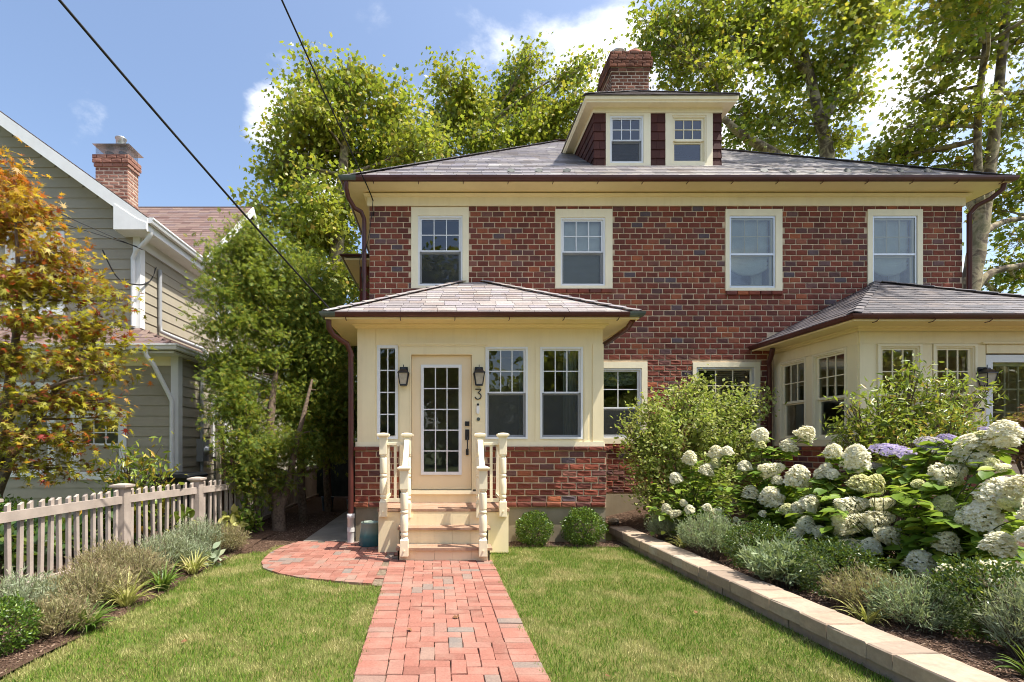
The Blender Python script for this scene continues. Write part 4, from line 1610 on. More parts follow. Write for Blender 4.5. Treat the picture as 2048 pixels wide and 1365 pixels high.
shingle_strip(left_sh, DY - .02, 11.7, dz(335), 8.30)
shingle_strip(right_sh, DY - .02, 11.7, dz(335), 8.30)
window(house, FD, *D1, dz(281), M['vinyl'], M['vinyl'], casing=(.085, .14, .05, .07), cmat=M['cream_light'], fw=.035, sw=.03)
window(house, FD, *D2, dz(281), M['cream_light'], M['cream_light'], casing=(.13, .125, .05, .07), cmat=M['cream_light'], screen=False, fw=.03, sw=.05)
mb = MB()
mb.box(DX0 - .025, DX1 + .025, DY - .03, DY, 8.18, 8.31).box(DX0 - .027, DX0, DY, 11.8, 8.18, 8.31).box(DX1, DX1 + .027, DY, 11.8, 8.18, 8.31)
mb.build('dormer_frieze', M['cream_light'], dorm)
do = .235
AX0, AX1, AY0 = DX0 - do, DX1 + do, DY - do
mb = MB()
mb.sweep([(AX0, 12.0, 8.30), (AX0, AY0, 8.30), (AX1, AY0, 8.30), (AX1, 12.0, 8.30)], [(-do + .01, -.02), (-.03, -.035), (-.028, -.01), (-.004, .012), (0, .075), (-do + .01, .075)][::-1])
mb.build('dormer_eave', M['cream'], dorm)
KD = .745
hw = (AX1 - AX0) / 2
mb = MB()
z0 = 8.376
mb.add([(AX0, AY0, z0), (AX1, AY0, z0), (AX1, 14.2, z0), (AX0, 14.2, z0), (AX0 + hw, AY0 + hw, z0 + KD * hw), (AX0 + hw, 14.2, z0 + KD * hw)],
       [(0, 1, 4), (1, 2, 5, 4), (3, 0, 4, 5), (0, 3, 2, 1)])
dr = mb.build('dormer_roof', M['deck'], dorm)
dl = math.sqrt(1 + KD * KD)
for o_ in (dr,):
    slates(dorm, (AX0, AY0 - .02, z0 - .003), (1, 0, 0), (0, 1, KD), lambda v: (v / dl, 2 * hw - v / dl), hw * dl - .05, .19, .26, M['slate'], 90, 21)
    slates(dorm, (AX0 - .02, 14.0, z0 - .003), (0, -1, 0), (1, 0, KD), lambda v: (0, 14.0 - AY0 - v / dl - .16), hw * dl - .05, .19, .26, M['slate'], 0, 22)
    slates(dorm, (AX1 + .02, AY0, z0 - .003), (0, 1, 0), (-1, 0, KD), lambda v: (v / dl + .16, 14.0 - AY0), hw * dl - .05, .19, .26, M['slate'], 0, 23)

hip_caps(dr, (AX0, AY0, z0 + .012), (AX0 + hw, AY0 + hw, z0 + KD * hw + .012), 11, M['slate_main'], .15)
hip_caps(dr, (AX1, AY0, z0 + .012), (AX1 - hw, AY0 + hw, z0 + KD * hw + .012), 11, M['slate_main'], .15)
# chimney
CX0, CX1, CY0, CY1, CZ = 4.39, 5.38, 13.0, 13.95, 11.62
mb = MB().box(CX0 + .012, CX1 - .012, CY0 + .012, CY1 - .012, 8.4, CZ + .1)
ch = mb.build('chimney', M['mortar_grey'], house)
for (fr, wd) in ((Frame((CX0, CY0 + .012, 0), (1, 0, 0), (0, -1, 0)), CX1 - CX0), (Frame((CX0 + .012, CY0, 0), (0, 1, 0), (-1, 0, 0)), CY1 - CY0), (Frame((CX1 - .012, CY0, 0), (0, 1, 0), (1, 0, 0)), CY1 - CY0)):
    lay_bricks(ch, fr, [(0, wd, 8.5, 11.2)], [], .086, .215, .018, M['chimney_brick'], 0, seed=31, proud=.005)
    lay_bricks(ch, fr, [(-.035, wd + .035, 11.2, 11.29)], [], .09, .215, .014, M['chimney_brick'], 0, seed=32, proud=.04)
    lay_bricks(ch, fr, [(-.07, wd + .07, 11.29, 11.55)], [], .087, .215, .014, M['chimney_brick'], 0, seed=33, proud=.075)
    lay_bricks(ch, fr, [(-.035, wd + .035, 11.55, 11.72)], [], .085, .215, .014, M['chimney_brick'], 0, seed=34, proud=.045)
MB().box(CX0 - .012, CX1 + .012, CY0 - .012, CY1 + .012, 11.19, 11.7).build('chimney_crown', M['mortar_grey'], ch)
MB().lathe([(.17, 0), (.17, .22), (.175, .225), (.16, .235), (.02, .25)], (4.66, 13.3, 11.69), 18).build('chimney_cap', M['mesh'], ch)
MB().lathe([(.175, .205), (.185, .21), (.185, .24), (.17, .25)], (4.66, 13.3, 11.69), 18).build('chimney_cap_band', M['steel'], ch)
MB().lathe([(.19, 0), (.19, .10), (.205, .105), (.205, .19), (.18, .195), (.17, .16)], (5.06, 13.3, 11.69), 18).build('chimney_pot', M['terracotta'], ch)

# side bay further back with its own eave, and the downpipes
mb = MB()
mb.box(-1.90, HX0 + .02, 11.45, 14.6, -.1, 5.6)
mb.build('side_bay', M['brick'], house)
mb = MB()
mb.box(-2.16, HX0, 11.02, 14.8, 5.58, 5.62)
mb.build('bay_soffit', M['cream_soffit'], house)
mb = MB().add([(-2.18, 11.0, 5.64), (HX0, 11.0, 5.64), (HX0, 14.8, 5.64), (-2.18, 14.8, 5.64), (HX0, 11.5, 5.95), (HX0, 14.4, 5.95)], [(0, 1, 4), (0, 4, 5, 3), (3, 5, 2), (0, 3, 2, 1)])
mb.build('bay_roof', M['slate'], house)
MB().sweep([(-2.16, 14.8, 5.68), (-2.16, 11.03, 5.68), (HX0 - .02, 11.03, 5.68)], half_round(.05)).build('bay_gutter', M['gutter'], house)
dp = MB()
dp.tube([(-1.72, EY0 + .02, 6.2), (-1.72, EY0 + .03, 6.08), (-1.70, EY0 + .12, 5.96), (-1.62, EY0 + .30, 5.86), (-1.50, YM - .12, 5.80), (-1.455, YM - .06, 5.70), (-1.455, YM - .055, 5.4), (-1.455, YM - .055, 3.9)], .042, 8)
dp.build('downpipe', M['gutter'], house)
dp = MB()
dp.tube([(10.08, EY0 + .06, 6.22), (10.08, EY0 + .09, 6.1), (9.98, EY0 + .2, 5.98), (9.84, YM - .14, 5.9), (9.79, YM - .06, 5.78), (9.79, YM - .055, 3.0)], .042, 8)
dp.build('downpipe', M['gutter'], house)
dp = MB()
dp.tube([(5.95, YM - .34, 3.24), (5.96, YM - .30, 3.14), (6.03, YM - .12, 3.02), (6.07, YM - .07, 2.9), (6.07, YM - .07, .5)], .042, 8)
dp.build('downpipe', M['gutter'], house)

# ================================================================== PORCHES
def hip_porch(root, X0, X1, YW, o, EZp, Kp, slate_mat, seed, indiv=200, gut_mat=None):
    ex0, ex1, ey = X0 - o, X1 + o, YW - o
    mb = MB()
    ym = YM + .02
    run = min(ym - ey, (ex1 - ex0) / 2 - .02)
    zt = EZp + Kp * (ym - ey)
    b = -.014
    px0, px1 = ex0 + run, ex1 - run
    mb.add([(ex0, ey, EZp + b), (ex1, ey, EZp + b), (ex1, ym, EZp + b), (ex0, ym, EZp + b), (px0, ey + run, EZp + Kp * run + b), (px1, ey + run, EZp + Kp * run + b), (px0, ym, EZp + Kp * run + b), (px1, ym, EZp + Kp * run + b)],
           [(0, 1, 5, 4), (1, 2, 7, 5), (3, 0, 4, 6), (4, 5, 7, 6), (0, 3, 2, 1), (2, 3, 6, 7)])
    rf = mb.build('roof', M['deck'], root)
    kl = math.sqrt(1 + Kp * Kp)
    W_ = ex1 - ex0
    slates(rf, (ex0, ey - .03, EZp - .018), (1, 0, 0), (0, 1, Kp), lambda v: (v / kl, W_ - v / kl), run * kl - .02, .158, .272, slate_mat, indiv, seed)
    for (O, U, V, rev) in (((ex0 - .03, ym, EZp - .018), (0, -1, 0), (1, 0, Kp), 0), ((ex1 + .03, ey, EZp - .018), (0, 1, 0), (-1, 0, Kp), 1)):
        D_ = ym - ey
        slates(rf, O, U, V, (lambda v: (0, D_ - v / kl - .09)) if not rev else (lambda v: (v / kl + .09, D_)), run * kl - .02, .158, .272, slate_mat, 100 if not rev else 0, seed + 1)
    hip_caps(rf, (ex0, ey, EZp + .01), (px0, ey + run, EZp + Kp * run + .01), 13, slate_mat, .17)
    hip_caps(rf, (ex1, ey, EZp + .01), (px1, ey + run, EZp + Kp * run + .01), 13, slate_mat, .17)
    gp = [(ex0 + .05, YM - .01, EZp + .005), (ex0 + .05, ey + .05, EZp + .005), (ex1 - .05, ey + .05, EZp + .005), (ex1 - .05, YM - .01, EZp + .005)]
    gt = MB().sweep(gp, [(a, b_ * 1.3) for a, b_ in half_round(.053)]).build('gutter', M['gutter'], root)
    zs = EZp - .075
    n = 6
    for k in range(n):
        piece('gutter_bracket', bkm, gt, (ex0 + .32 + k * (W_ - .64) / (n - 1), ey + .02, EZp + .005))
    mb = MB()
    mb.box(ex0 + .03, ex1 - .03, ey + .03, YW - .003, zs, zs + .02).box(ex0 + .03, X0 - .002, YW, YM - .02, zs, zs + .02).box(X1 + .002, ex1 - .03, YW, YM - .02, zs, zs + .02)
    mb.build('soffit', M['cream_soffit'], root)
    mb = MB()
    mb.sweep([(ex0 + .03, YM - .02, zs), (ex0 + .03, ey + .03, zs), (ex1 - .03, ey + .03, zs), (ex1 - .03, YM - .02, zs)], [(0, -.01), (.018, -.01), (.018, .055), (0, .055)])
    mb.build('fascia', M['cream_soffit'], root)
    mb = MB()
    mb.sweep([(X0, YM - .02, zs), (X0, YW, zs), (X1, YW, zs), (X1, YM - .02, zs)], [(.002, -.002), (.075, -.002), (.07, -.02), (.035, -.035), (.022, -.06), (.002, -.06)])
    mb.build('cornice_moulding', M['cream_soffit'], root)
    return gt


# ---- left porch
YP = 7.69
PX0, PX1 = -1.308, 2.462
porch = thing('porch', 'cream enclosed porch with purple slate roof and a glazed front door marked 3', 'porch', ((PX0 + PX1) / 2, YP, 0))
FP = Frame((0, YP, 0), (1, 0, 0), (0, -1, 0))
DOOR = (-.475, .445, .815, 2.88)
N1 = (-1.005, -.683, 1.585, 3.03)
N2 = (.660, 1.310, 1.590, 3.005)
N3 = (1.502, 2.158, 1.590, 3.005)
ZB = 1.475
ZSP = 3.345
mb = MB(FP)
panel(mb, PX0, PX1, ZB + .05, ZSP, [N1, N2, N3, (DOOR[0] - .02, DOOR[1] + .02, ZB - 1, DOOR[3] + .02)], -.12, 0)
mb.build('wall', M['cream'], porch)
FPL = Frame((PX0, YP, 0), (0, 1, 0), (-1, 0, 0))
FPR = Frame((PX1, YP, 0), (0, 1, 0), (1, 0, 0))
PS1, PS2 = (.24, .76, 1.59, 3.005), (.92, 1.44, 1.59, 3.005)  # unseen side windows like the other porch's, added to let light inside
for fr in (FPL, FPR):
    mb = MB(fr)
    panel(mb, .12, YM - YP - .012, ZB + .05, ZSP, [PS1, PS2], -.12, 0)
    mb.build('wall', M['cream'], porch)
    MB(fr).box(-.02, YM - YP - .012, .001, .03, ZB, ZB + .07).build('sill_board', M['cream_light'], porch)
    for W in (PS1, PS2):
        window(porch, fr, *W, 2.296, M['vinyl'], M['vinyl'], fw=.03, sw=.03, screen=False)
for (a0, a1) in ((PX0 - .02, DOOR[0] - .19), (DOOR[1] + .196, PX1 + .02)):
    MB(FP).box(a0, a1, 0, .028, ZB, ZB + .07).build('sill_board', M['cream_light'], porch)
MB(FP).box(PX0 + .0, -1.03, .001, .012, ZB + .07, ZSP - .06).build('trim_board', M['cream'], porch)
for x in (-.16, .52, 1.42, 2.05):
    MB(FP).box(x, x + .004, -.001, .0015, 3.06, ZSP - .06).build('board_joint', M['cream_soffit'], porch)
mb = MB(FP)
mb.box(PX1 - .155, PX1 + .012, .0, .014, ZB + .07, ZSP - .30)
mb.box(N3[0] - .075, N3[0] - .02, 0, .010, ZB + .07, ZSP - .30).box(N3[1] + .02, N3[1] + .08, 0, .010, ZB + .07, ZSP - .30)
mb.box(-.66 + .0, .638, 0.0, .006, 3.045, 3.06)
mb.build('trim_board', M['cream'], porch)
# brick base
BX0, BX1 = -1.346, 2.515
mb = MB(FP)
panel(mb, BX0 + .005, BX1 - .005, .54, ZB, [(DOOR[0] - .2, DOOR[1] + .2, .5, 1.5)], -.2, .026)
mb.fr = None
mb.box(BX0 + .012, BX0 + .2, YP + .2, YM - .01, .54, ZB).box(BX1 - .2, BX1 - .012, YP + .2, YM - .01, .54, ZB)
mb.build('base_wall', M['mortar'], porch)
hole = [(DOOR[0] - .19, DOOR[1] + .2, .3, 1.6)]
lay_bricks(porch, FP, [(BX0, BX1, .622, ZB - .07)], hole, .0998, .2267, .018, M['brick'], 300, proud=.036, rough_below=1.2, seed=41)
lay_bricks(porch, FP, [(BX0 - .02, BX1 + .03, ZB - .07, ZB)], hole, .07, .2267, .014, M['brick'], 60, proud=.06, seed=42, pname='ledge_brick')
lay_bricks(porch, FP, [(BX0 - .015, BX1 + .02, .545, .622)], hole, .077, .2267, .014, M['brick'], 60, proud=.058, seed=43, pname='ledge_brick')
lay_bricks(porch, Frame((BX1 - .012, YP, 0), (0, 1, 0), (1, 0, 0)), [(-.03, YM - YP, .545, ZB)], [], .0998, .2267, .018, M['brick'], 0, proud=.012, seed=44)
lay_bricks(porch, Frame((BX0 + .012, YP, 0), (0, 1, 0), (-1, 0, 0)), [(-.03, YM - YP, .545, ZB)], [], .0998, .2267, .018, M['brick'], 0, proud=.012, seed=45)
mb = MB()
mb.box(BX0 + .012, BX1 - .012, YP - .012, YM - .05, -.2, .545)
mb.build('foundation', M['concrete'], porch)
mb = MB()
mb.box(PX0 + .13, PX1 - .13, YP + .13, YM - .28, .72, .80)
mb.build('floor', M['dark'], porch)
mb = MB()
mb.box(PX0 + .12, PX1 - .12, YP + .12, YM - .26, 3.10, 3.14)
mb.build('ceiling', M['room'], porch)
MB().box(PX0 + .13, PX1 - .13, YM - .05, YM - .03, .80, 3.10).build('plaster', M['room'], porch)
for (a0, a1, lab) in ((N3[1] - .24, N3[1] - .02, 'pale grey green curtain hanging at the right porch window'), (N2[1] - .10, N2[1] + .06, 'pale grey green curtain hanging between the two porch windows')):
    V, F = [], []
    for j in range(2):
        for i in range(31):
            u = i / 30
            V.append((a0 + (a1 - a0) * u, YP + .26 + .02 * math.sin(u * 26), .95 + 2.1 * j))
    F = [(i, i + 1, i + 32, i + 31) for i in range(30)]
    tag(MB().add(V, F, 0, True).build('curtain', M['cloth_grey']), lab, 'curtain')
window(porch, FP, *N1, 2.3, M['vinyl'], M['vinyl'], nx=2, ny=4, single=True, fw=.045, mw=.018)
window(porch, FP, *N2, 2.296, M['vinyl'], M['vinyl'], nx=3, ny=2, fw=.03, sw=.03)
window(porch, FP, *N3, 2.296, M['vinyl'], M['vinyl'], nx=3, ny=2, fw=.03, sw=.03)
# door surround
mb = MB(FP)
mb.box(-.66, DOOR[0] - .022, 0, .022, ZB - .66, DOOR[3] + .022).box(DOOR[1] + .022, .638, 0, .022, ZB - .66, DOOR[3] + .022)
mb.box(-.66, .638, 0, .022, DOOR[3] + .022, 3.00)
mb.box(DOOR[0] - .022, DOOR[0] - .004, -.10, .03, .80, DOOR[3] + .022).box(DOOR[1] + .004, DOOR[1] + .022, -.10, .03, .80, DOOR[3] + .022)
mb.box(DOOR[0] - .004, DOOR[1] + .004, -.10, .03, DOOR[3] + .004, DOOR[3] + .022)
mb.box(-.675, .653, 0, .034, 3.002, 3.03).box(-.69, .668, 0, .052, 3.03, 3.055)
mb.build('door_casing', M['cream'], porch)
mb = MB(FP)
mb.box(-.60, .60, -.1, .06, .745, .79).box(DOOR[0] - .02, DOOR[1] + .02, -.1, .045, .79, .806)
mb.build('door_sill', M['cream_light'], porch)
MB(FP).box(-.60, .60, -.1, .03, .5, .745).build('door_riser', M['cream'], porch)
LT = (-.326, .287, 1.045, 2.727)
mb = MB(FP)
panel(mb, DOOR[0], DOOR[1], DOOR[2], DOOR[3], [LT], -.072, -.030)
door = mb.build('front_door', M['door'], porch)
mb = MB(FP)
panel(mb, LT[0] - .008, LT[1] + .008, LT[2] - .008, LT[3] + .008, [(LT[0] + .038, LT[1] - .038, LT[2] + .038, LT[3] - .038)], -.0305, -.014)
mb.build('lite_frame', M['vinyl'], door)
glazed(door, FP, LT[0] + .038, LT[1] - .038, LT[2] + .038, LT[3] - .038, -.040, 3, 5, .016, M['vinyl'])
mb = MB(FP)
mb.box(.348, .414, -.030, -.008, 1.79, 1.86)
mb.box(.37, .392, -.01, .004, 1.81, 1.84)
mb.build('deadbolt', M['black'], door)
mb = MB(FP)
mb.box(.350, .412, -.030, -.012, 1.575, 1.735)
mb.tube([(.381, -.012, 1.62), (.381, .03, 1.61), (.381, .035, 1.56), (.381, .03, 1.44), (.381, -.01, 1.415)], .009, 6)
mb.box(.362, .402, -.030, -.010, 1.34, 1.435)
mb.build('door_handle', M['black'], door)
# wall lanterns
def lantern(root, x, z, frm=FP, b=.022, sc=1.0):
    O = frm(x, b, z)
    fr = Frame(O, frm.u, frm.out)
    mb = MB(fr)
    s = sc
    mb.prism([(-.055 * s, .10 * s), (-.07 * s, .13 * s), (-.06 * s, .22 * s), (.06 * s, .22 * s), (.07 * s, .13 * s), (.055 * s, .10 * s)], 0, .02, 'y')
    mb.tube([(0, .015, .17 * s), (0, .05 * s, .20 * s), (0, .085 * s, .17 * s)], .012 * s, 6)
    lan = mb.build('wall_lantern', M['black'], root)
    mb = MB(fr)
    cy = .085 * s
    def sq(r, z_):
        return [(-r * s, cy - r * s, z_ * s), (r * s, cy - r * s, z_ * s), (r * s, cy + r * s, z_ * s), (-r * s, cy + r * s, z_ * s)]
    def frust(r0, z0_, r1, z1_):
        V = sq(r0, z0_) + sq(r1, z1_)
        mb.add(V, [(0, 3, 2, 1), (4, 5, 6, 7), (0, 1, 5, 4), (1, 2, 6, 5), (2, 3, 7, 6), (3, 0, 4, 7)])
    frust(.088, .115, .085, .125)
    frust(.085, .125, .035, .175)
    frust(.030, .175, .022, .20)
    frust(.052, -.075, .050, -.055)
    for sx in (-1, 1):
        for sy in (-1, 1):
            mb.tube([(sx * .050 * s, cy + sy * .050 * s, -.06 * s), (sx * .076 * s, cy + sy * .076 * s, .118 * s)], .007 * s, 4)
    mb.tube([(0, cy, .2 * s), (0, cy, .245 * s)], .006 * s, 5)
    mb.build('lantern_cage', M['black'], lan)
    mb = MB(fr)
    V = sq(.045, -.055) + sq(.070, .114)
    mb.add(V, [(0, 3, 2, 1), (4, 5, 6, 7), (0, 1, 5, 4), (1, 2, 6, 5), (2, 3, 7, 6), (3, 0, 4, 7)])
    mb.build('lantern_glass', M['lamp_glass'], lan)


lantern(porch, -.592, 2.47)
lantern(porch, .556, 2.47)
# house number 3: flat top, diagonal, open bowl
t3 = [(-.045, .155), (.04, .155), (.043, .150), (-.006, .094), (.018, .090), (.036, .076), (.044, .05), (.036, .022), (.012, .004), (-.014, .002), (-.036, .014), (-.048, .036)]
mb = MB(FP)
mb.tube([(.548 + x, .034, 2.195 + z) for x, z in t3], [.009] * 11 + [.013], 6)
mb.build('house_number', M['black'], porch)
mb = MB(FP)
cap = [(.022 * math.cos(a), .045 + .022 * math.sin(a)) for a in np.linspace(0, math.pi, 9)] + [(.022 * math.cos(a), -.045 + .022 * math.sin(a)) for a in np.linspace(math.pi, 2 * math.pi, 9)]
mb.prism([(.543 + x, 2.04 + z) for x, z in cap], .022, .045, 'y')
db = mb.build('doorbell', M['white'], porch)
mb = MB(FP)
mb.prism([(.543 + .018 * math.cos(a), 2.085 + .03 + .018 * math.sin(a)) for a in np.linspace(0, 2 * math.pi, 13)[:-1]], .02, .052, 'y')
mb.build('doorbell_camera', M['black'], db)
mb = MB(FP)
mb.prism([(.55 + .027 * math.cos(a), 1.892 + .027 * math.sin(a)) for a in np.linspace(0, 2 * math.pi, 17)[:-1]], .022, .036, 'y')
mb.prism([(.55 + .010 * math.cos(a), 1.892 + .010 * math.sin(a)) for a in np.linspace(0, 2 * math.pi, 9)[:-1]], .034, .043, 'y')
mb.build('bell_push', M['copper'], porch)

gt = hip_porch(porch, PX0, PX1, YP, .418, 3.42, .536, M['slate'], 71)
for (x0, x1) in ((PX0 - .418, PX0 - .24), (PX1 + .24, PX1 + .418)):
    s = 1 if x0 > 0 else -1
    e = x1 if s > 0 else x0
    MB().sweep([(e - s * .17, YP - .418 + .049, 3.427), (e - s * .049, YP - .418 + .049, 3.427), (e - s * .049, YP - .2, 3.427)][::-1 if s < 0 else 1],
               [(a + .001, b_ * 1.3) for a, b_ in half_round(.0545)]).build('gutter_corner', M['copper'], gt)
dp = MB()
dp.tube([(PX0 - .36, YP - .37, 3.33), (PX0 - .36, YP - .35, 3.22), (PX0 - .30, YP - .30, 3.12), (PX0 - .13, YP - .16, 3.02), (PX0 - .085, YP - .10, 2.90), (PX0 - .085, YP - .09, 2.6), (PX0 - .085, YP - .09, .42)], .042, 8)
dp.tube([(PX0 - .085, YP - .09, 2.84), (PX0 - .085, YP - .09, 2.88)], .049, 8)
dpo = dp.build('downpipe', M['gutter'], porch)
MB().lathe([(.052, .0), (.052, .38), (.06, .385), (.06, .45), (.05, .455)], (PX0 - .085, YP - .09, .0), 14).build('pipe_shoe', M['pvc'], dpo)
MB().lathe([(.058, .0), (.058, .06)], (PX0 - .085, YP - .09, .18), 14).build('pipe_coupling', M['pvc'], dpo)
dp = MB()
dp.tube([(PX1 + .35, YP - .30, 3.34), (PX1 + .33, YP - .15, 3.26), (PX1 + .27, YP + .4, 3.2), (PX1 + .16, YM - .25, 3.1), (PX1 + .13, YM - .1, 2.98), (PX1 + .13, YM - .08, 1.5)], .04, 8)
dp.build('downpipe', M['gutter'], porch)

# ---- right porch
YQ = 7.438
QX0, QX1 = 6.196, 9.95
FQR = Frame((9.95, 7.438, 0), (0, 1, 0), (1, 0, 0))
rp = thing('porch', 'cream enclosed porch with dark slate roof behind the tall hydrangeas', 'porch', ((QX0 + QX1) / 2, YQ, 0))
FQ = Frame((0, YQ, 0), (1, 0, 0), (0, -1, 0))
FQL = Frame((QX0, YQ, 0), (0, 1, 0), (-1, 0, 0))
QA, QB = (6.505, 7.085, 1.60, 2.965), (7.325, 7.905, 1.60, 2.965)
QD = (8.10, 9.01, .75, 2.84)
SA, SB = (.245, .885, 1.60, 2.965), (1.105, 1.715, 1.60, 2.965)
ZSQ = 3.235
mb = MB(FQ)
panel(mb, QX0, QX1, 1.52, ZSQ, [QA, QB, (QD[0] - .02, QD[1] + .02, 0, QD[3] + .02), (9.2, 9.8, 1.6, 2.96)], -.12, 0)
mb2 = MB(FQL)
panel(mb2, .12, YM - YQ - .015, 1.52, ZSQ, [SA, SB], -.12, 0)
off = len(mb.v)
mb.v += mb2.v
mb.f += [tuple(i + off for i in f) for f in mb2.f]
mb.m += mb2.m
mb.sm += mb2.sm
mb.build('wall', M['cream'], rp)
mb = MB(FQ)
for (a0, a1, z0, z1, b) in ((QX0, QX0 + .22, 1.52, 3.0, .014), (7.13, 7.27, 1.56, 2.99, .014), (7.95, 8.06, .7, 2.99, .014), (QX0, QX1, 3.0, 3.17, .018), (QD[0] - .02, QD[1] + .02, QD[3] + .02, 2.99, .014)):
    mb.box(a0, a1, 0, b, z0, z1)
mb.box(7.99, 9.15, 0, .05, 2.995, 3.02)
mb.box(QX0 - .02, 8.06, 0, .04, 1.48, 1.56)
mb.build('trim_board', M['cream'], rp)
mb = MB(FQL)
for (a0, a1, z0, z1, b) in ((0.016, .20, 1.52, 3.0, .014), (.93, 1.06, 1.56, 2.99, .014), (1.76, 1.89, 1.52, 3.0, .014), (.0, 1.89, 3.0, 3.17, .018)):
    mb.box(a0, a1, 0, b, z0, z1)
mb.box(-.02, 1.89, 0, .045, 1.48, 1.56)
mb.build('trim_board', M['cream'], rp)
mb = MB(FQ)
mb.box(QX0 - .03, QX1 + .03, -.2, .0, .0, 1.48)
mb.fr = None
mb.box(QX0 - .03, QX0 + .15, YQ + .2, YM - .04, .0, 1.48)
mb.build('base_wall', M['mortar'], rp)
lay_bricks(rp, FQ, [(QX0 - .04, QX1 + .04, .54, 1.48)], [(QD[0] - .1, QD[1] + .1, 0, 1.6)], .0998, .2267, .018, M['brick'], 0, seed=81, proud=.01)
FQL2 = Frame((QX0 - .03, YQ, 0), (0, 1, 0), (-1, 0, 0))
lay_bricks(rp, FQL2, [(-.01, YM - YQ - .05, .54, 1.40)], [], .0998, .2267, .018, M['brick'], 60, seed=82, proud=.01)
lay_bricks(rp, FQL2, [(-.01, YM - YQ - .05, 1.40, 1.475)], [], .07, .2267, .014, M['brick'], 60, seed=83, proud=.035, pname='ledge_brick')
mb = MB(FQR)
panel(mb, .12, YM - YQ - .015, 1.52, ZSQ, [SA, SB], -.12, 0)
mb.build('wall', M['cream'], rp)
for W in (SA, SB):  # unseen right-hand windows, added to bring light into this porch
    window(rp, FQR, *W, 2.245, M['cream_light'], M['cream_light'], casing=(.04, .04, .03, .03), cmat=M['cream_light'], screen=False, fw=.02, sw=.04)
MB().box(QX1 - .15, QX1 + .03, YQ + .2, YM - .04, .0, 1.48).build('base_wall', M['mortar'], rp)
for W in (QA, QB):
    window(rp, FQ, *W, 2.245, M['cream_light'], M['cream_light'], casing=(.04, .04, .03, .03), cmat=M['cream_light'], screen=False, fw=.02, sw=.04)
for W in (SA, SB):
    window(rp, FQL, *W, 2.245, M['cream_light'], M['cream_light'], casing=(.04, .04, .03, .03), cmat=M['cream_light'], screen=False, fw=.02, sw=.04)
mb = MB(FQ)
lt = (QD[0] + .10, QD[1] - .10, .95, QD[3] - .11)
panel(mb, *QD, [lt], -.05, -.012)
sd = mb.build('storm_door', M['vinyl'], rp)
add_pane(sd, FQ, lt[0], lt[1], -.03, lt[2], lt[3])
mb = MB(FQ)
panel(mb, QD[0] + .0, QD[1] - .0, QD[2], QD[3], [(lt[0] + .05, lt[1] - .05, .95, lt[3] - .05)], -.12, -.075)
inner = mb.build('inner_door', M['cream_light'], rp)
glazed(inner, FQ, lt[0] + .05, lt[1] - .05, .95, lt[3] - .05, -.09, 3, 5, .022, M['cream_light'])
lantern(rp, 7.995, 2.43, FQ, .014)
mb = MB(FQ)
mb.prism([(7.995 + .03 * math.cos(a), 2.02 + .03 * math.sin(a)) for a in np.linspace(0, 2 * math.pi, 13)[:-1]], .014, .04, 'y')
mb.build('doorbell', M['black'], rp)
MB().box(QX0 + .13, QX1 - .13, YQ + .13, YM - .28, .72, .80).build('floor', M['dark'], rp)
MB().box(QX0 + .12, QX1 - .12, YQ + .12, YM - .26, 3.10, 3.14).build('ceiling', M['room'], rp)
hip_porch(rp, QX0, QX1, YQ, .43, 3.325, .52, M['slate_dark'], 91, indiv=180)
# table lamp inside the right porch
lamp = thing('table_lamp', 'table lamp with a small pink shade seen through the side porch window', 'lamp', (6.75, 8.0, 1.5))
MB().lathe([(.13, 0), (.085, .22)], (6.75, 8.0, 1.73), 18).build('lamp_shade', M['pinkshade'], lamp)
MB().lathe([(.08, 0), (.06, .02), (.015, .04), (.03, .12), (.012, .2), (.012, .26)], (6.75, 8.0, 1.48), 12).build('lamp_base', M['dark'], lamp)
tb = thing('side_table', 'small dark table under the pink lamp inside the porch', 'table', (6.75, 8.0, .8))
MB().box(6.5, 7.0, 7.8, 8.2, 1.45, 1.48).build('table_top', M['dark'], tb)
for sx in (6.53, 6.95):
    for sy in (7.83, 8.15):
        MB().box(sx, sx + .03, sy, sy + .03, .8, 1.45).build('leg', M['dark'], tb)

# ================================================================== STEPS
st = thing('wooden_steps', 'cream painted wooden steps with brown treads and turned posts at the front door', 'steps', (0.01, 6.9, 0))
LX0, LX1, LYF = -.885, .912, 6.91
mb = MB()
mb.box(LX0, LX1, LYF + .002, YP - .02, .0, .575)
mb.build('landing_box', M['cream'], st)
mb = MB()
for k in range(5):
    mb.box(LX0 + .001 + k * .359, LX0 + .356 + k * .359, LYF - .014, LYF, .015, .575)
mb.build('skirt_board', M['cream'], st)
SX0, SX1 = -.575, .605
steps = [(6.40, .185), (6.655, .40), (LYF, .615)]
for k, (yf, zt) in enumerate(steps):
    x0, x1 = (SX0 - .02, SX1 + .03) if k < 2 else (LX0 - .01, LX1 + .012)
    yb = steps[k + 1][0] - .016 if k < 2 else YP - .03
    n = 2 if k < 2 else 5
    dw = (yb - (yf - .035)) / n
    for j in range(n):
        MB().box(x0, x1, yf - .035 + j * dw, yf - .035 + (j + 1) * dw - .005, zt - .032, zt).build('tread_board', M['tread'], st)
    if k < 2:
        zb = .0 if k == 0 else steps[k - 1][1]
        mb = MB()
        for q in range(5):
            w_ = (SX1 - SX0) / 5
            mb.box(SX0 + q * w_ + .001, SX0 + (q + 1) * w_ - .001, yf, yf + .02, zb - .04 if k else 0.0, zt - .033)
        mb.build('riser', M['cream'] if k else M['door'], st)
mb = MB()
for q in range(5):
    w_ = (SX1 - SX0) / 5
    mb.box(SX0 + q * w_ + .001, SX0 + (q + 1) * w_ - .001, LYF - .030, LYF - .015, .36, .582)
mb.build('riser', M['cream'], st)
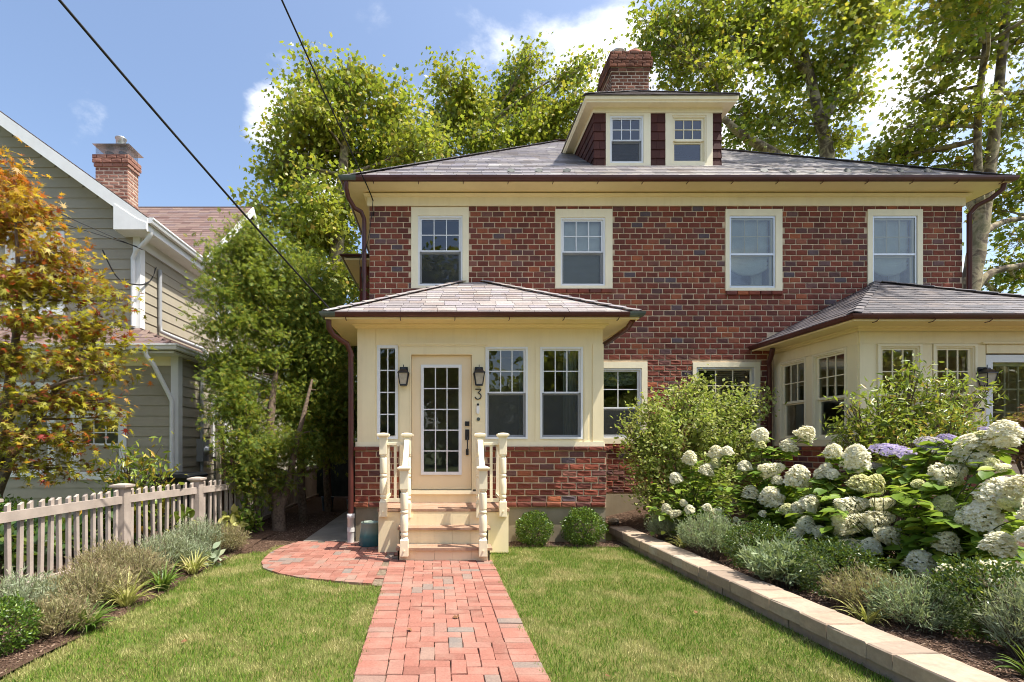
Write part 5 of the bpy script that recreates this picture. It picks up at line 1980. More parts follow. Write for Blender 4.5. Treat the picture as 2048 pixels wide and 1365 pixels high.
for sx in (SX0, SX1 - .02):
    MB().prism([(6.40, 0), (6.40, .15), (6.655, .15), (6.655, .365), (6.90, .365), (6.90, 0)], sx, sx + .02, 'x').build('stringer', M['cream'], st)


def post(x, y, z0, z1):
    """turned post: square foot and head, round shaft with beads, flared cap"""
    w = .052
    mb = MB()
    H = z1 - z0
    mb.box(x - w, x + w, y - w, y + w, z0, z0 + .20)
    mb.add([(x - w, y - w, z0 + .20), (x + w, y - w, z0 + .20), (x + w, y + w, z0 + .20), (x - w, y + w, z0 + .20)] + [(x + .047 * math.cos(a), y + .047 * math.sin(a), z0 + .235) for a in (R(225), R(315), R(45), R(135))],
           [(0, 1, 5, 4), (1, 2, 6, 5), (2, 3, 7, 6), (3, 0, 4, 7)])
    top = H - .30
    prof = [(.046, .225), (.036, .245), (.050, .26), (.050, .285), (.040, .30), (.050, .315), (.050, .335)]
    prof += [(.053, .40), (.051, top * .60)]
    mid = top * .62
    prof += [(.040, mid + .01), (.051, mid + .025), (.051, mid + .045), (.040, mid + .058), (.050, mid + .07), (.050, top - .05), (.038, top - .035), (.050, top - .02), (.046, top + .01)]
    prof = sorted(prof, key=lambda p: p[1])
    mb.lathe([(r, z) for r, z in prof], (x, y, z0), 14)
    mb.box(x - w, x + w, y - w, y + w, z0 + top, z1 - .055)
    po = mb.build('post', M['cream_light'], st, bevel=.004)
    mb = MB()
    cw = .082
    V, F = [], []
    for (r, z) in ((.056, -.062), (.070, -.050), (cw, -.040), (cw, -.020), (.045, -.004), (.012, .0)):
        V += [(x - r, y - r, z1 + z), (x + r, y - r, z1 + z), (x + r, y + r, z1 + z), (x - r, y + r, z1 + z)]
    for i in range(5):
        for k in range(4):
            F.append((i * 4 + k, i * 4 + (k + 1) % 4, i * 4 + 4 + (k + 1) % 4, i * 4 + 4 + k))
    F += [(3, 2, 1, 0), (20, 21, 22, 23)]
    mb.add(V, F).build('post_cap', M['cream_light'], po)
    MB().prism([(x + .011 * math.cos(a), z0 + .075 + .011 * math.sin(a)) for a in np.linspace(0, 2 * math.pi, 9)[:-1]], y - w - .012, y - w, 'y').build('bolt', M['cream_light'], po)


yL, yU = 6.345, 6.885
for x in (-.485, .512):
    post(x, yL, .09, 1.235)
    post(x, yU, .50, 1.665)
post(-.812, yU - .01, .515, 1.665)
post(.828, yU - .01, .515, 1.665)
for x in (-.485, .512):
    mb = MB()
    for (a, b, z) in ((-.035, .035, .0), (-.02, .02, -.05)):
        h = .045 if z == 0 else .05
        mb.add([(x + a, yL + .05, 1.12 + z), (x + b, yL + .05, 1.12 + z), (x + b, yU - .05, 1.545 + z), (x + a, yU - .05, 1.545 + z), (x + a, yL + .05, 1.12 + z + h), (x + b, yL + .05, 1.12 + z + h), (x + b, yU - .05, 1.545 + z + h), (x + a, yU - .05, 1.545 + z + h)],
               [(0, 3, 2, 1), (4, 5, 6, 7), (0, 1, 5, 4), (1, 2, 6, 5), (2, 3, 7, 6), (3, 0, 4, 7)])
    mb.build('handrail', M['cream_light'], st, bevel=.004)
    mb = MB()
    mb.add([(x - .02, yL + .05, .35), (x + .02, yL + .05, .35), (x + .02, yU - .05, .77), (x - .02, yU - .05, .77), (x - .02, yL + .05, .40), (x + .02, yL + .05, .40), (x + .02, yU - .05, .82), (x - .02, yU - .05, .82)],
           [(0, 3, 2, 1), (4, 5, 6, 7), (0, 1, 5, 4), (1, 2, 6, 5), (2, 3, 7, 6), (3, 0, 4, 7)])
    mb.build('bottom_rail', M['cream_light'], st)
    for k in range(3):
        t = (k + 1) / 4
        y = yL + .05 + (yU - yL - .1) * t
        MB().box(x - .016, x + .016, y - .016, y + .016, .40 + .42 * t - .01, 1.10 + .425 * t).build('baluster', M['cream_light'], st)
for (x0, x1) in ((-.76, -.54), (.565, .775)):
    MB().box(x0, x1, yU - .035, yU + .035, 1.495, 1.535).build('handrail', M['cream_light'], st, bevel=.004)
    MB().box(x0, x1, yU - .02, yU + .02, .715, .765).build('bottom_rail', M['cream_light'], st)
    xm = (x0 + x1) / 2
    MB().box(xm - .018, xm + .018, yU - .018, yU + .018, .766, 1.494).build('baluster', M['cream_light'], st)
for x in (-.812, .828):
    MB().box(x - .035, x + .035, yU + .04, YP - .03, 1.495, 1.535).build('handrail', M['cream_light'], st)
    MB().box(x - .02, x + .02, yU + .04, YP - .03, .715, .765).build('bottom_rail', M['cream_light'], st)
    for k in range(5):
        y = yU + .15 + k * .135
        MB().box(x - .016, x + .016, y - .016, y + .016, .766, 1.494).build('baluster', M['cream_light'], st)
    MB().box(x - .03, x + .03, yU + .06, yU + .11, .616, .714).build('rail_block', M['cream_light'], st)

# glazed pot beside the steps
pot = MB().lathe([(.155, 0), (.165, .02), (.15, .15), (.128, .32), (.135, .335), (.125, .345), (.115, .33), (.13, .1), (.02, .08)], (0, 0, 0), 28).build('glazed_pot', M['teal'])
pot.location = (-1.07, 7.38, .02)
WL[pot.name] = Vector((-1.07, 7.38, .02))
tag(pot, 'teal glazed pot standing against the steps on the brick paving', 'pot')

# ================================================================== NEIGHBOUR'S HOUSE
nb = thing('clapboard_house', 'taupe clapboard house with white trim and a brick chimney beyond the picket fence', 'house', (-8, 11, 0))
NX = -5.80                    # right-hand wall of the upper storey
NY = 9.60                     # front gable wall
LXR, LYF2 = -5.02, 9.50       # lower storey, set out under the skirt roof
board_me = mesh_of('siding_board', ([(0, -.004, 0), (1, -.004, 0), (1, .012, 1), (0, .012, 1), (0, -.018, 0), (1, -.018, 0), (1, -.003, 1), (0, -.003, 1)],
                                    [(4, 5, 6, 7), (0, 1, 5, 4), (2, 3, 7, 6), (0, 4, 7, 3), (1, 2, 6, 5)]), M['siding'])


def siding(parent, fr, a0, a1, c0, c1, expo, holes=(), clip=None):
    z = c0
    while z < c1 - .01:
        h = min(expo + .02, c1 - z)
        b0, b1 = a0, a1
        if clip:
            b0, b1 = clip(z, b0, b1)
        spans = [(b0, b1)]
        for (h0, h1, k0, k1) in holes:
            if k0 < z + h * .5 < k1:
                spans = [q for s0, s1 in spans for q in ((s0, min(s1, h0)), (max(s0, h1), s1)) if q[1] - q[0] > .02]
        for (s0, s1) in spans:
            if s1 - s0 < .03:
                continue
            o = bpy.data.objects.new('siding_board', board_me)
            C.objects.link(o)
            o.parent = parent
            u = fr.u if fr.flip else -fr.u
            p = fr(s0 if fr.flip else s1, 0, z) - WL[parent.name]
            o.matrix_local = Matrix.Translation(p) @ Matrix((u, -fr.out, Vector((0, 0, 1)))).transposed().to_4x4() @ Matrix.Diagonal((s1 - s0, 1, h)).to_4x4()
        z += expo


GS = .72                       # gable slope
GXL = -13.4                    # left wall, out of frame
RIDX = (NX + GXL) / 2
gz = lambda x: 5.83 + GS * min(NX - x, x - GXL)
mb = MB()
mb.prism([(GXL, 3.2), (NX - .02, 3.2), (NX - .02, 5.82), (RIDX, gz(RIDX)), (GXL, 5.82)], NY + .02, 17.5, 'y')
mb.build('wall', M['siding'], nb)
mb = MB()
mb.box(GXL, LXR - .02, LYF2 + .02, 17.5, -.2, 3.3)
mb.build('wall', M['siding'], nb)
FN = Frame((0, NY, 0), (1, 0, 0), (0, -1, 0))
FNL = Frame((0, LYF2, 0), (1, 0, 0), (0, -1, 0))
FNR = Frame((NX, 0, 0), (0, 1, 0), (1, 0, 0))
FNLR = Frame((LXR, 0, 0), (0, 1, 0), (1, 0, 0))
UW = (-8.25, -7.35, 4.1, 5.45)
LW = (-8.6, -7.45, 1.0, 2.55)
LW2 = (-6.93, -6.1, 0.95, 2.0)
siding(nb, FN, -9.8, NX - .13, 3.7, 8.6, .195, holes=[grow(UW, (.12, .12, .14, .12))], clip=lambda z, a, b: (max(a, GXL + (z - 5.5) / GS), min(b, NX - .13 if z < 5.60 else NX - (z - 5.64) / GS)))
siding(nb, FNL, -9.8, LXR - .13, .1, 3.25, .195, holes=[grow(LW, (.12, .12, .14, .12)), grow(LW2, (.12, .12, .14, .12))])
SWIN = (12.9, 13.6, 3.95, 5.2)
SWL = (10.95, 11.6, 1.35, 2.5)
siding(nb, FNR, NY + .13, 16.5, 3.5, 5.62, .195, holes=[grow(SWIN, (.12, .12, .12, .12))])
siding(nb, FNLR, LYF2 + .13, 16.5, .1, 3.25, .195, holes=[grow(SWL, (.12, .12, .12, .12))])
for (x, y, z0, z1) in ((NX, NY, 3.55, 5.56), (LXR, LYF2, 0, 3.2)):
    MB().box(x - .13, x + .012, y - .022, y + .13, z0, z1).build('corner_board', M['white'], nb)
window(nb, FN, *UW, 4.78, M['white'], M['white'], casing=(.11, .11, .13, .11), cmat=M['white'], screen=False, base=.02)
window(nb, FNL, *LW, 1.8, M['white'], M['white'], casing=(.11, .11, .13, .11), cmat=M['white'], screen=False, base=.02)
window(nb, FNL, *LW2, 1.5, M['white'], M['white'], casing=(.11, .11, .13, .11), cmat=M['white'], screen=False, base=.02)
window(nb, FNR, *SWIN, 4.6, M['white'], M['white'], casing=(.11, .11, .11, .11), cmat=M['white'], screen=False, base=.02)
window(nb, FNLR, *SWL, 1.95, M['white'], M['white'], casing=(.11, .11, .11, .11), cmat=M['white'], screen=False, base=.02)
# main roof: gable running back, eave on the right
eox = .34
EXR = NX + eox
zE = 5.60
YF = NY - .32
rt = .09
mb = MB()
zr = zE + GS * (EXR - RIDX)
mb.add([(EXR, YF, zE), (EXR, 13.2, zE), (RIDX, 13.2, zr), (RIDX, YF, zr), (EXR, YF, zE + rt), (EXR, 13.2, zE + rt), (RIDX, 13.2, zr + rt), (RIDX, YF, zr + rt)],
       [(0, 1, 2, 3), (7, 6, 5, 4), (0, 4, 5, 1), (3, 7, 4, 0), (2, 6, 7, 3), (1, 5, 6, 2)])
xl = 2 * RIDX - EXR
mb.add([(xl, YF, zE), (xl, 13.2, zE), (RIDX, 13.2, zr), (RIDX, YF, zr), (xl, YF, zE + rt), (xl, 13.2, zE + rt), (RIDX, 13.2, zr + rt), (RIDX, YF, zr + rt)],
       [(3, 2, 1, 0), (4, 5, 6, 7), (1, 5, 4, 0), (0, 4, 7, 3), (3, 7, 6, 2), (2, 6, 5, 1)])
nroof = mb.build('roof', M['asphalt_shingle'], nb)
gl_ = math.sqrt(1 + GS * GS)
slates(nroof, (EXR + .02, YF - .02, zE + rt + .002), (0, 1, 0), (-1, 0, GS), lambda v: (0, 3.6), 4.6, .14, .30, M['asphalt_shingle'], 0, 301, lift=.007, thick=.006, jitter=.001, rest='shingle_courses')
# rake boards and returned eave on the gable
mb = MB()
mb.prism([(EXR + .0, zE - .15), (EXR, zE + .10), (RIDX, zr + .10), (RIDX, zr - .15)], YF - .03, YF - .002, 'y')
mb.build('rake_board', M['white'], nb)
mb = MB()
mb.prism([(EXR - .05, zE - .045), (EXR - .05, zE + .03), (RIDX, zr - .005), (RIDX, zr - .08)], YF, NY + .02, 'y')
mb.build('rake_soffit', M['white'], nb)
mb = MB()
mb.prism([(EXR - .62, zE - .12), (EXR - .01, zE - .12), (EXR - .01, zE - .0), (EXR - .2, zE + .08), (EXR - .62, zE + .36)], YF - .045, NY - .002, 'y')
mb.build('eave_return', M['white'], nb)
MB().box(NX + .001, EXR - .02, NY, 13.2, zE - .13, zE - .09).build('eave_soffit', M['white'], nb)
MB().box(NX + .001, NX + .03, NY + .01, 13.2, zE - .32, zE - .13).build('frieze_board', M['white'], nb)
MB().box(EXR - .03, EXR - .001, YF, 11.5, zE - .128, zE + .085).build('fascia_board', M['white'], nb)
kst = [(0, 0), (.075, 0), (.085, .03), (.085, .05), (.105, .075), (.105, .105), (0, .105)]
MB().sweep([(EXR, YF - .02, zE + .005), (EXR, 11.5, zE + .005)], kst).build('gutter', M['white'], nb)
# rear wing with its lateral ridge
WX = NX + .22
wy0, wy1 = 11.55, 14.7
wz0, wz1 = 5.62, 8.45
mb = MB()
mb.add([(-12, wy0, wz0), (WX, wy0, wz0), (WX, wy1, wz1), (-12, wy1, wz1), (WX, 17.8, wz0), (-12, 17.8, wz0), (-12, wy0, wz0 - .08), (WX, wy0, wz0 - .08), (WX, wy1, wz1 - .12), (WX, 17.8, wz0 - .08)],
       [(0, 1, 2, 3), (3, 2, 4, 5), (7, 6, 0, 1), (1, 7, 8, 2), (2, 8, 9, 4)])
wroof = mb.build('wing_roof', M['asphalt_shingle'], nb)
wsl = (wz1 - wz0) / (wy1 - wy0)
slates(wroof, (-9.6, wy0 - .02, wz0 + .004), (1, 0, 0), (0, 1, wsl), lambda v: (0, WX + 9.6), math.hypot(wy1 - wy0, wz1 - wz0), .14, .30, M['asphalt_shingle'], 0, 302, lift=.007, thick=.006, jitter=.001, rest='shingle_courses')
mb = MB()
mb.prism([(wy0 - .1, wz0 - .18), (wy0 - .1, wz0 + .02), (wy1, wz1 + .03), (17.9, wz0 + .02), (17.9, wz0 - .18), (wy1, wz1 - .20)], WX - .001, WX + .03, 'x')
mb.build('rake_board', M['white'], nb)
mb = MB().prism([(11.9, 5.5), (17.5, 5.5), (wy1, wz1 - .2)], NX - .06, NX - .005, 'x')
mb.build('wing_gable', M['siding'], nb)
siding(nb, FNR, 11.9, 17.4, 5.56, 8.2, .195, clip=lambda z, a, b: (max(a, wy0 + .15 + (z - 5.56) / wsl), min(b, 17.6 - (z - 5.56) / wsl)))
MB().box(-9.6, WX, wy1 - .05, wy1 + .05, wz1 - .01, wz1 + .03).build('ridge_cap', M['asphalt_shingle'], nb)
# chimney of the neighbour
ncx0, ncx1, ncy0, ncy1 = -7.65, -6.92, 11.0, 11.40
zt0 = EYE + (890 - 310) * .011
mb = MB().box(ncx0 + .01, ncx1 - .01, ncy0 + .01, ncy1 - .01, 5.5, zt0 - .02)
nch = mb.build('chimney', M['mortar_grey'], nb)
for (fr, wd, seed) in ((Frame((ncx0, ncy0 + .01, 0), (1, 0, 0), (0, -1, 0)), ncx1 - ncx0, 401), (Frame((ncx1 - .01, ncy0, 0), (0, 1, 0), (1, 0, 0)), ncy1 - ncy0, 402)):
    lay_bricks(nch, fr, [(0, wd, 5.9, zt0 - .27)], [], .079, .215, .019, M['neighbor_brick'], 120, seed=seed, proud=.004)
    lay_bricks(nch, fr, [(-.02, wd + .02, zt0 - .27, zt0 - .19)], [], .079, .215, .014, M['neighbor_brick'], 9, seed=seed + 2, proud=.03)
    lay_bricks(nch, fr, [(-.04, wd + .04, zt0 - .19, zt0 - .0)], [], .079, .215, .014, M['neighbor_brick'], 12, seed=seed + 4, proud=.05)
MB().box(ncx0 - .004, ncx1 + .004, ncy0 - .004, ncy1 + .004, zt0 - .26, zt0 - .01).build('chimney_crown', M['mortar_grey'], nch)
mb = MB()
mb.box(ncx0 + .02, ncx1 - .02, ncy0 + .0, ncy0 + .004, zt0, zt0 + .20).box(ncx1 - .024, ncx1 - .02, ncy0, ncy1, zt0, zt0 + .20)
mb.build('spark_screen', M['mesh'], nch)
mb = MB().add([(ncx0 - .01, ncy0 - .08, zt0 + .20), (ncx1 + .07, ncy0 - .08, zt0 + .20), (ncx1 + .07, ncy1 + .08, zt0 + .20), (ncx0 - .01, ncy1 + .08, zt0 + .20), ((ncx0 + ncx1) / 2 - .2, (ncy0 + ncy1) / 2, zt0 + .28), ((ncx0 + ncx1) / 2 + .2, (ncy0 + ncy1) / 2, zt0 + .28)],
              [(0, 1, 5, 4), (1, 2, 5), (2, 3, 4, 5), (3, 0, 4), (3, 2, 1, 0)])
mb.build('chimney_hood', M['steel'], nch)
MB().lathe([(.10, 0), (.10, .20), (.115, .205), (.115, .23), (.08, .235)], (-7.17, 11.15, zt0 + .22), 16).build('flue_pipe', M['steel'], nch)
for x in (-7.45, -7.15):
    MB().lathe([(.09, 0), (.09, .15), (.07, .16)], (x, 11.2, zt0), 14).build('chimney_pot', M['steel'], nch)
# skirt roof over the lower storey
sk0 = 3.30
mb = MB()
sx, sy = LXR + .14, LYF2 - .42
ux, uy, uz = NX - .0, NY, 3.72
mb.add([(-13, sy, sk0), (sx, sy, sk0), (ux, uy, uz), (-13, uy, uz), (sx, 17, sk0), (ux, 17, uz), (-13, sy, sk0 - .06), (sx, sy, sk0 - .06), (sx, 17, sk0 - .06)],
       [(0, 1, 2, 3), (1, 4, 5, 2), (6, 7, 1, 0), (7, 8, 4, 1)])
skr = mb.build('skirt_roof', M['asphalt_shingle'], nb)
fs, ss = Vector((0, uy - sy, uz - sk0)), Vector((ux - sx, 0, uz - sk0))
slates(skr, (-9.6, sy - .02, sk0 + .004), (1, 0, 0), fs, lambda v: (0, sx + 9.6 - v / fs.length * (sx - ux)), fs.length, .14, .30, M['asphalt_shingle'], 60, 303, lift=.007, thick=.006, jitter=.001, rest='shingle_courses', name='roof_shingle')
slates(skr, (sx + .02, sy, sk0 + .004), (0, 1, 0), ss, lambda v: (v / ss.length * (uy - sy), 7.0), ss.length, .14, .30, M['asphalt_shingle'], 0, 304, lift=.007, thick=.006, jitter=.001, rest='shingle_courses')
MB().sweep([(-13, sy, sk0 - .08), (sx, sy, sk0 - .08), (sx, 17, sk0 - .08)], kst).build('gutter', M['white'], nb)
mb = MB().box(-13, sx - .001, sy, LYF2, sk0 - .13, sk0 - .09).box(LXR, sx - .001, LYF2, 17, sk0 - .13, sk0 - .09)
mb.build('eave_soffit', M['white'], nb)
MB().box(-13, LXR - .13, LYF2 - .03, LYF2, sk0 - .30, sk0 - .13).build('frieze_board', M['cream_light'], nb)
# downpipes and conduit
xg, yg = EXR - .02, YF + .1
MB().tube([(xg, yg, zE - .05), (xg + .0, yg, zE - .16), (xg - .10, yg + .04, zE - .26), (NX - .02, NY - .10, zE - .42), (NX - .10, NY - .07, zE - .55), (NX - .10, NY - .065, 5.0), (NX - .10, NY - .065, 3.76)], .042, 8).build('downpipe', M['white'], nb)
xg2 = (295 - VX) / FPX * sy
MB().tube([(xg2, sy - .05, sk0 - .06), (xg2, sy - .04, sk0 - .18), (xg2 + .08, sy + .04, sk0 - .32), (LXR - .14, LYF2 - .08, sk0 - .84), (LXR - .085, LYF2 - .065, sk0 - .98), (LXR - .085, LYF2 - .065, .1)], .042, 8).build('downpipe', M['white'], nb)
MB().tube([(NX + .06, 10.16, 5.05), (NX + .06, 10.16, 3.95), (NX + .08, 10.16, 3.80), (NX + .30, 10.2, 3.70), (LXR + .02, 10.35, 3.50), (LXR + .10, 10.40, 3.42), (LXR + .12, 10.42, 3.30)], .04, 8).build('conduit', M['greybox'], nb)
mt = MB()
mt.tube([(LXR + .06, 10.3, 3.2), (LXR + .06, 10.3, 1.6)], .038, 8)
mt.tube([(LXR + .06, 10.3, 1.2), (LXR + .06, 10.3, .1)], .038, 8)
mt.box(LXR + .002, LXR + .14, 10.18, 10.44, 1.16, 1.62)
mt = mt.build('meter_box', M['greybox'], nb)
MB().tube([(LXR + .14, 10.31, 1.38), (LXR + .17, 10.31, 1.38), (LXR + .18, 10.31, 1.38), (LXR + .25, 10.31, 1.38)], [.10, .10, .085, .08], 16).build('electricity_meter', M['steel'], mt)

# service wires of the neighbour
def wire(name, label, pts, r, n=22, sag=0.0, cat='cable'):
    pts = [Vector(p) for p in pts]
    out = []
    for i in range(len(pts) - 1):
        p0, p1, p2, p3 = pts[max(i - 1, 0)], pts[i], pts[i + 1], pts[min(i + 2, len(pts) - 1)]
        for k in range(n):
            t = k / n
            out.append(0.5 * ((2 * p1) + (p2 - p0) * t + (2 * p0 - 5 * p1 + 4 * p2 - p3) * t * t + (3 * p1 - p0 - 3 * p2 + p3) * t ** 3) - Vector((0, 0, sag * 4 * t * (1 - t))))
    out.append(pts[-1])
    o = MB().tube(out, r, 6).build(name, M['cable'])
    return tag(o, label, cat)


wire('power_cable', 'black power cable running down to the left end of the porch gutter', [(-5.4, -1.4, 7.9), (-3.1, 4.0, 5.10), (-1.62, 7.42, 3.46)], .013, 30, .02)
wire('power_cable', 'black power cable curving down to the upper left corner of the brick house', [(-3.0, -6, 8.6), (-2.15, 2.6, 6.75), (-1.78, 5.5, 6.42), (-1.52, 7.9, 6.30), (-1.30, 9.28, 6.06), (-1.29, 9.29, 5.75)], .011, 18)
wire('power_cable', 'thin loose wire hanging down the brick corner beside the downpipe', [(-1.29, 9.28, 6.05), (-1.32, 9.27, 5.7), (-1.40, 9.26, 5.2), (-1.52, 9.2, 4.9), (-1.47, 9.24, 4.5)], .006, 12)
wire('power_cable', 'thick black cable looping from the neighbouring corner to the conduit head', [P(205, 500, 9.0), P(235, 555, 9.2), P(275, 570, 9.4), P(300, 562, 9.9), P(312, 535, 10.1)], .014, 12)
wire('power_cable', 'upper thin cable crossing the taupe gable beside the maple', [P(-40, 350, 8.2), P(130, 432, 8.8), P(285, 500, 9.45)], .007, 12)
wire('power_cable', 'lower thin cable crossing the taupe gable to the white corner board', [P(-40, 400, 8.4), P(140, 452, 8.9), P(282, 496, 9.5)], .007, 12)

# ================================================================== FENCE, GATE, BIN
fp = [(-4.32, 3.2), (-4.305, 4.68), (-4.156, 6.49), (-3.83, 7.80), (-3.53, 8.77), (-3.55, 10.7), (-3.6, 12.8), (-3.6, 15.5)]
fence = thing('picket_fence', 'taupe stained picket fence with capped posts along the left flower bed', 'fence', (-4, 6, 0))
pk = mesh_of('picket', ([(0, 0, 0), (1, 0, 0), (1, 1, 0), (0, 1, 0), (0, 0, .96), (1, 0, .99), (1, 1, .99), (0, 1, .96), (0, 0, .96)], [(0, 3, 2, 1), (4, 5, 6, 7), (0, 1, 5, 4), (1, 2, 6, 5), (2, 3, 7, 6), (3, 0, 4, 7)]), M['fence'])
for i, (x, y) in enumerate(fp):
    pw = .07
    tall = 1.0
    po = MB().box(x - pw, x + pw, y - pw, y + pw, -.05, tall - .06).build('post', M['fence'], fence)
    V, F = [], []
    for r, z in ((.07, -.075), (.095, -.05), (.105, -.045), (.105, -.018), (.03, .0)):
        V += [(x - r, y - r, tall + z), (x + r, y - r, tall + z), (x + r, y + r, tall + z), (x - r, y + r, tall + z)]
    for k in range(4):
        for q in range(4):
            F.append((k * 4 + q, k * 4 + (q + 1) % 4, k * 4 + 4 + (q + 1) % 4, k * 4 + 4 + q))
    F += [(3, 2, 1, 0), (16, 17, 18, 19)]
    MB().add(V, F).build('post_cap', M['fence'], po)
for i in range(len(fp) - 1):
    a, b = Vector((*fp[i], 0)), Vector((*fp[i + 1], 0))
    d = (b - a)
    L_ = d.length
    d.normalize()
    side = Vector((d.y, -d.x, 0))        # towards the lawn
    a2, b2 = a + d * .07, b - d * .07
    for (z0, z1) in ((.745, .845), (.03, .10)):
        mb = MB()
        V = [a2 + side * .022 + Vector((0, 0, z0)), b2 + side * .022 + Vector((0, 0, z0)), b2 + side * .055 + Vector((0, 0, z0)), a2 + side * .055 + Vector((0, 0, z0))]
        V += [v + Vector((0, 0, z1 - z0)) for v in V]
        mb.add(V, [(0, 3, 2, 1), (4, 5, 6, 7), (0, 1, 5, 4), (1, 2, 6, 5), (2, 3, 7, 6), (3, 0, 4, 7)])
        mb.build('rail', M['fence'], fence)
    n = max(2, int((L_ - .14) / .112))
    rm = Matrix((d, -side, Vector((0, 0, 1)))).transposed().to_4x4()
    for k in range(n):
        p = a2 + d * ((k + .5) * (L_ - .14) / n - .02) + side * .020 + Vector((0, 0, .03 + random.uniform(-.006, .006)))
        o = bpy.data.objects.new('picket', pk)
        C.objects.link(o)
        o.parent = fence
        o.matrix_local = Matrix.Translation(p - WL[fence.name]) @ rm @ Matrix.Rotation(random.uniform(-.022, .022), 4, 'Y') @ Matrix.Diagonal((.042, .036, .905)).to_4x4()

gate = thing('wooden_gate', 'brown timber side gate with a lattice top beside the meter', 'gate', (-4.4, 11.2, 0))
gx0, gx1, gy = -4.86, -3.70, 11.0
MB().box(gx0 - .10, gx0, gy - .06, gy + .06, 0, 1.92).build('gate_post', M['siding'], gate)
MB().box(gx0 - .12, gx0 + .02, gy - .08, gy + .08, 1.92, 1.96).build('post_cap', M['siding'], gate)
for k in range(9):
    w = (gx1 - gx0) / 9
    MB().box(gx0 + k * w + .003, gx0 + (k + 1) * w - .003, gy + .012, gy + .03, .05, 1.26).build('board', M['gate'], gate)
for (z0, z1) in ((1.24, 1.34), (1.68, 1.76), (.1, .2)):
    MB().box(gx0, gx1, gy - .02, gy + .01, z0, z1).build('rail', M['gate'], gate)
for x in (gx0, gx1 - .08):
    MB().box(x, x + .08, gy - .021, gy + .009, .05, 1.76).build('stile', M['gate'], gate)
mb = MB().prism([(gx0 + .08, 1.24), (gx0 + .2, 1.24), (gx1 - .08, .2), (gx1 - .2, .2)], gy - .018, gy + .008, 'y')
mb.build('brace', M['gate'], gate)
for k in range(-3, 10):
    for s in (1, -1):
        x0 = gx0 + .08 + k * .13
        if s == -1:
            pts_ = [(x0 + .34, 1.34), (x0 + .385, 1.34), (x0 + .045, 1.68), (x0, 1.68)]
        else:
            pts_ = [(x0, 1.34), (x0 + .045, 1.34), (x0 + .385, 1.68), (x0 + .34, 1.68)]
        if min(p[0] for p in pts_) > gx0 + .05 and max(p[0] for p in pts_) < gx1 - .05:
            MB().prism(pts_, gy - .01 + (.008 if s > 0 else 0), gy - .003 + (.008 if s > 0 else 0), 'y').build('lattice_slat', M['gate'], gate)
bin_ = thing('trash_bin', 'black wheeled bin with a flat lid standing behind the picket fence', 'bin', (-4.62, 8.7, 0))
mb = MB()
bx, by = -4.62, 8.75
V = []
for (r, z) in ((.24, .05), (.31, .93)):
    V += [(bx - r, by - r, z), (bx + r, by - r, z), (bx + r, by + r, z), (bx - r, by + r, z)]
mb.add(V, [(0, 3, 2, 1), (4, 5, 6, 7), (0, 1, 5, 4), (1, 2, 6, 5), (2, 3, 7, 6), (3, 0, 4, 7)])
mb.build('body', M['plastic_black'], bin_)
MB().prism([(bx - .35, .93), (bx + .35, .93), (bx + .36, .97), (bx + .30, 1.01), (bx - .30, 1.01), (bx - .36, .97)], by - .35, by + .35, 'y').build('lid', M['plastic_black'], bin_, bevel=.012)
for s in (-1, 1):
    MB().tube([(bx + s * .22, by + .27, .1), (bx + s * .27, by + .27, .1)], .10, 14).build('wheel', M['plastic_black'], bin_)

# boards closing the far end of the alley
bf = thing('board_fence', 'dark board fence closing the far end of the shady alley', 'fence', (-2.6, 14.3, 0))
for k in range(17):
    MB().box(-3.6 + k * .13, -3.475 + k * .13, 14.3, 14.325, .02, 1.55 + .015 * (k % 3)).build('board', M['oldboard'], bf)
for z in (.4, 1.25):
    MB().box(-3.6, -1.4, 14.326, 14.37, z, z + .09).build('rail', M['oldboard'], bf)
bk = MB().lathe([(.11, 0), (.14, .30), (.15, .305), (.15, .32), (.135, .32), (.10, .02), (.02, .02)], (-2.62, 11.4, .0), 18).build('bucket', M['bucket'])
tag(bk, 'small dark blue bucket standing in the shady alley', 'bucket')
bk = MB().lathe([(.06, 0), (.085, .20), (.09, .205), (.08, .21), (.05, .02)], (-2.15, 11.6, .016), 16).build('pail', M['greybox'])
tag(bk, 'small grey pail on the alley walk beside the bucket', 'pail')

# ================================================================== TREES
def bez(p0, p1, p2, n):
    return [p0 * ((1 - t) ** 2) + p1 * (2 * t * (1 - t)) + p2 * (t * t) for t in np.linspace(0, 1, n)]


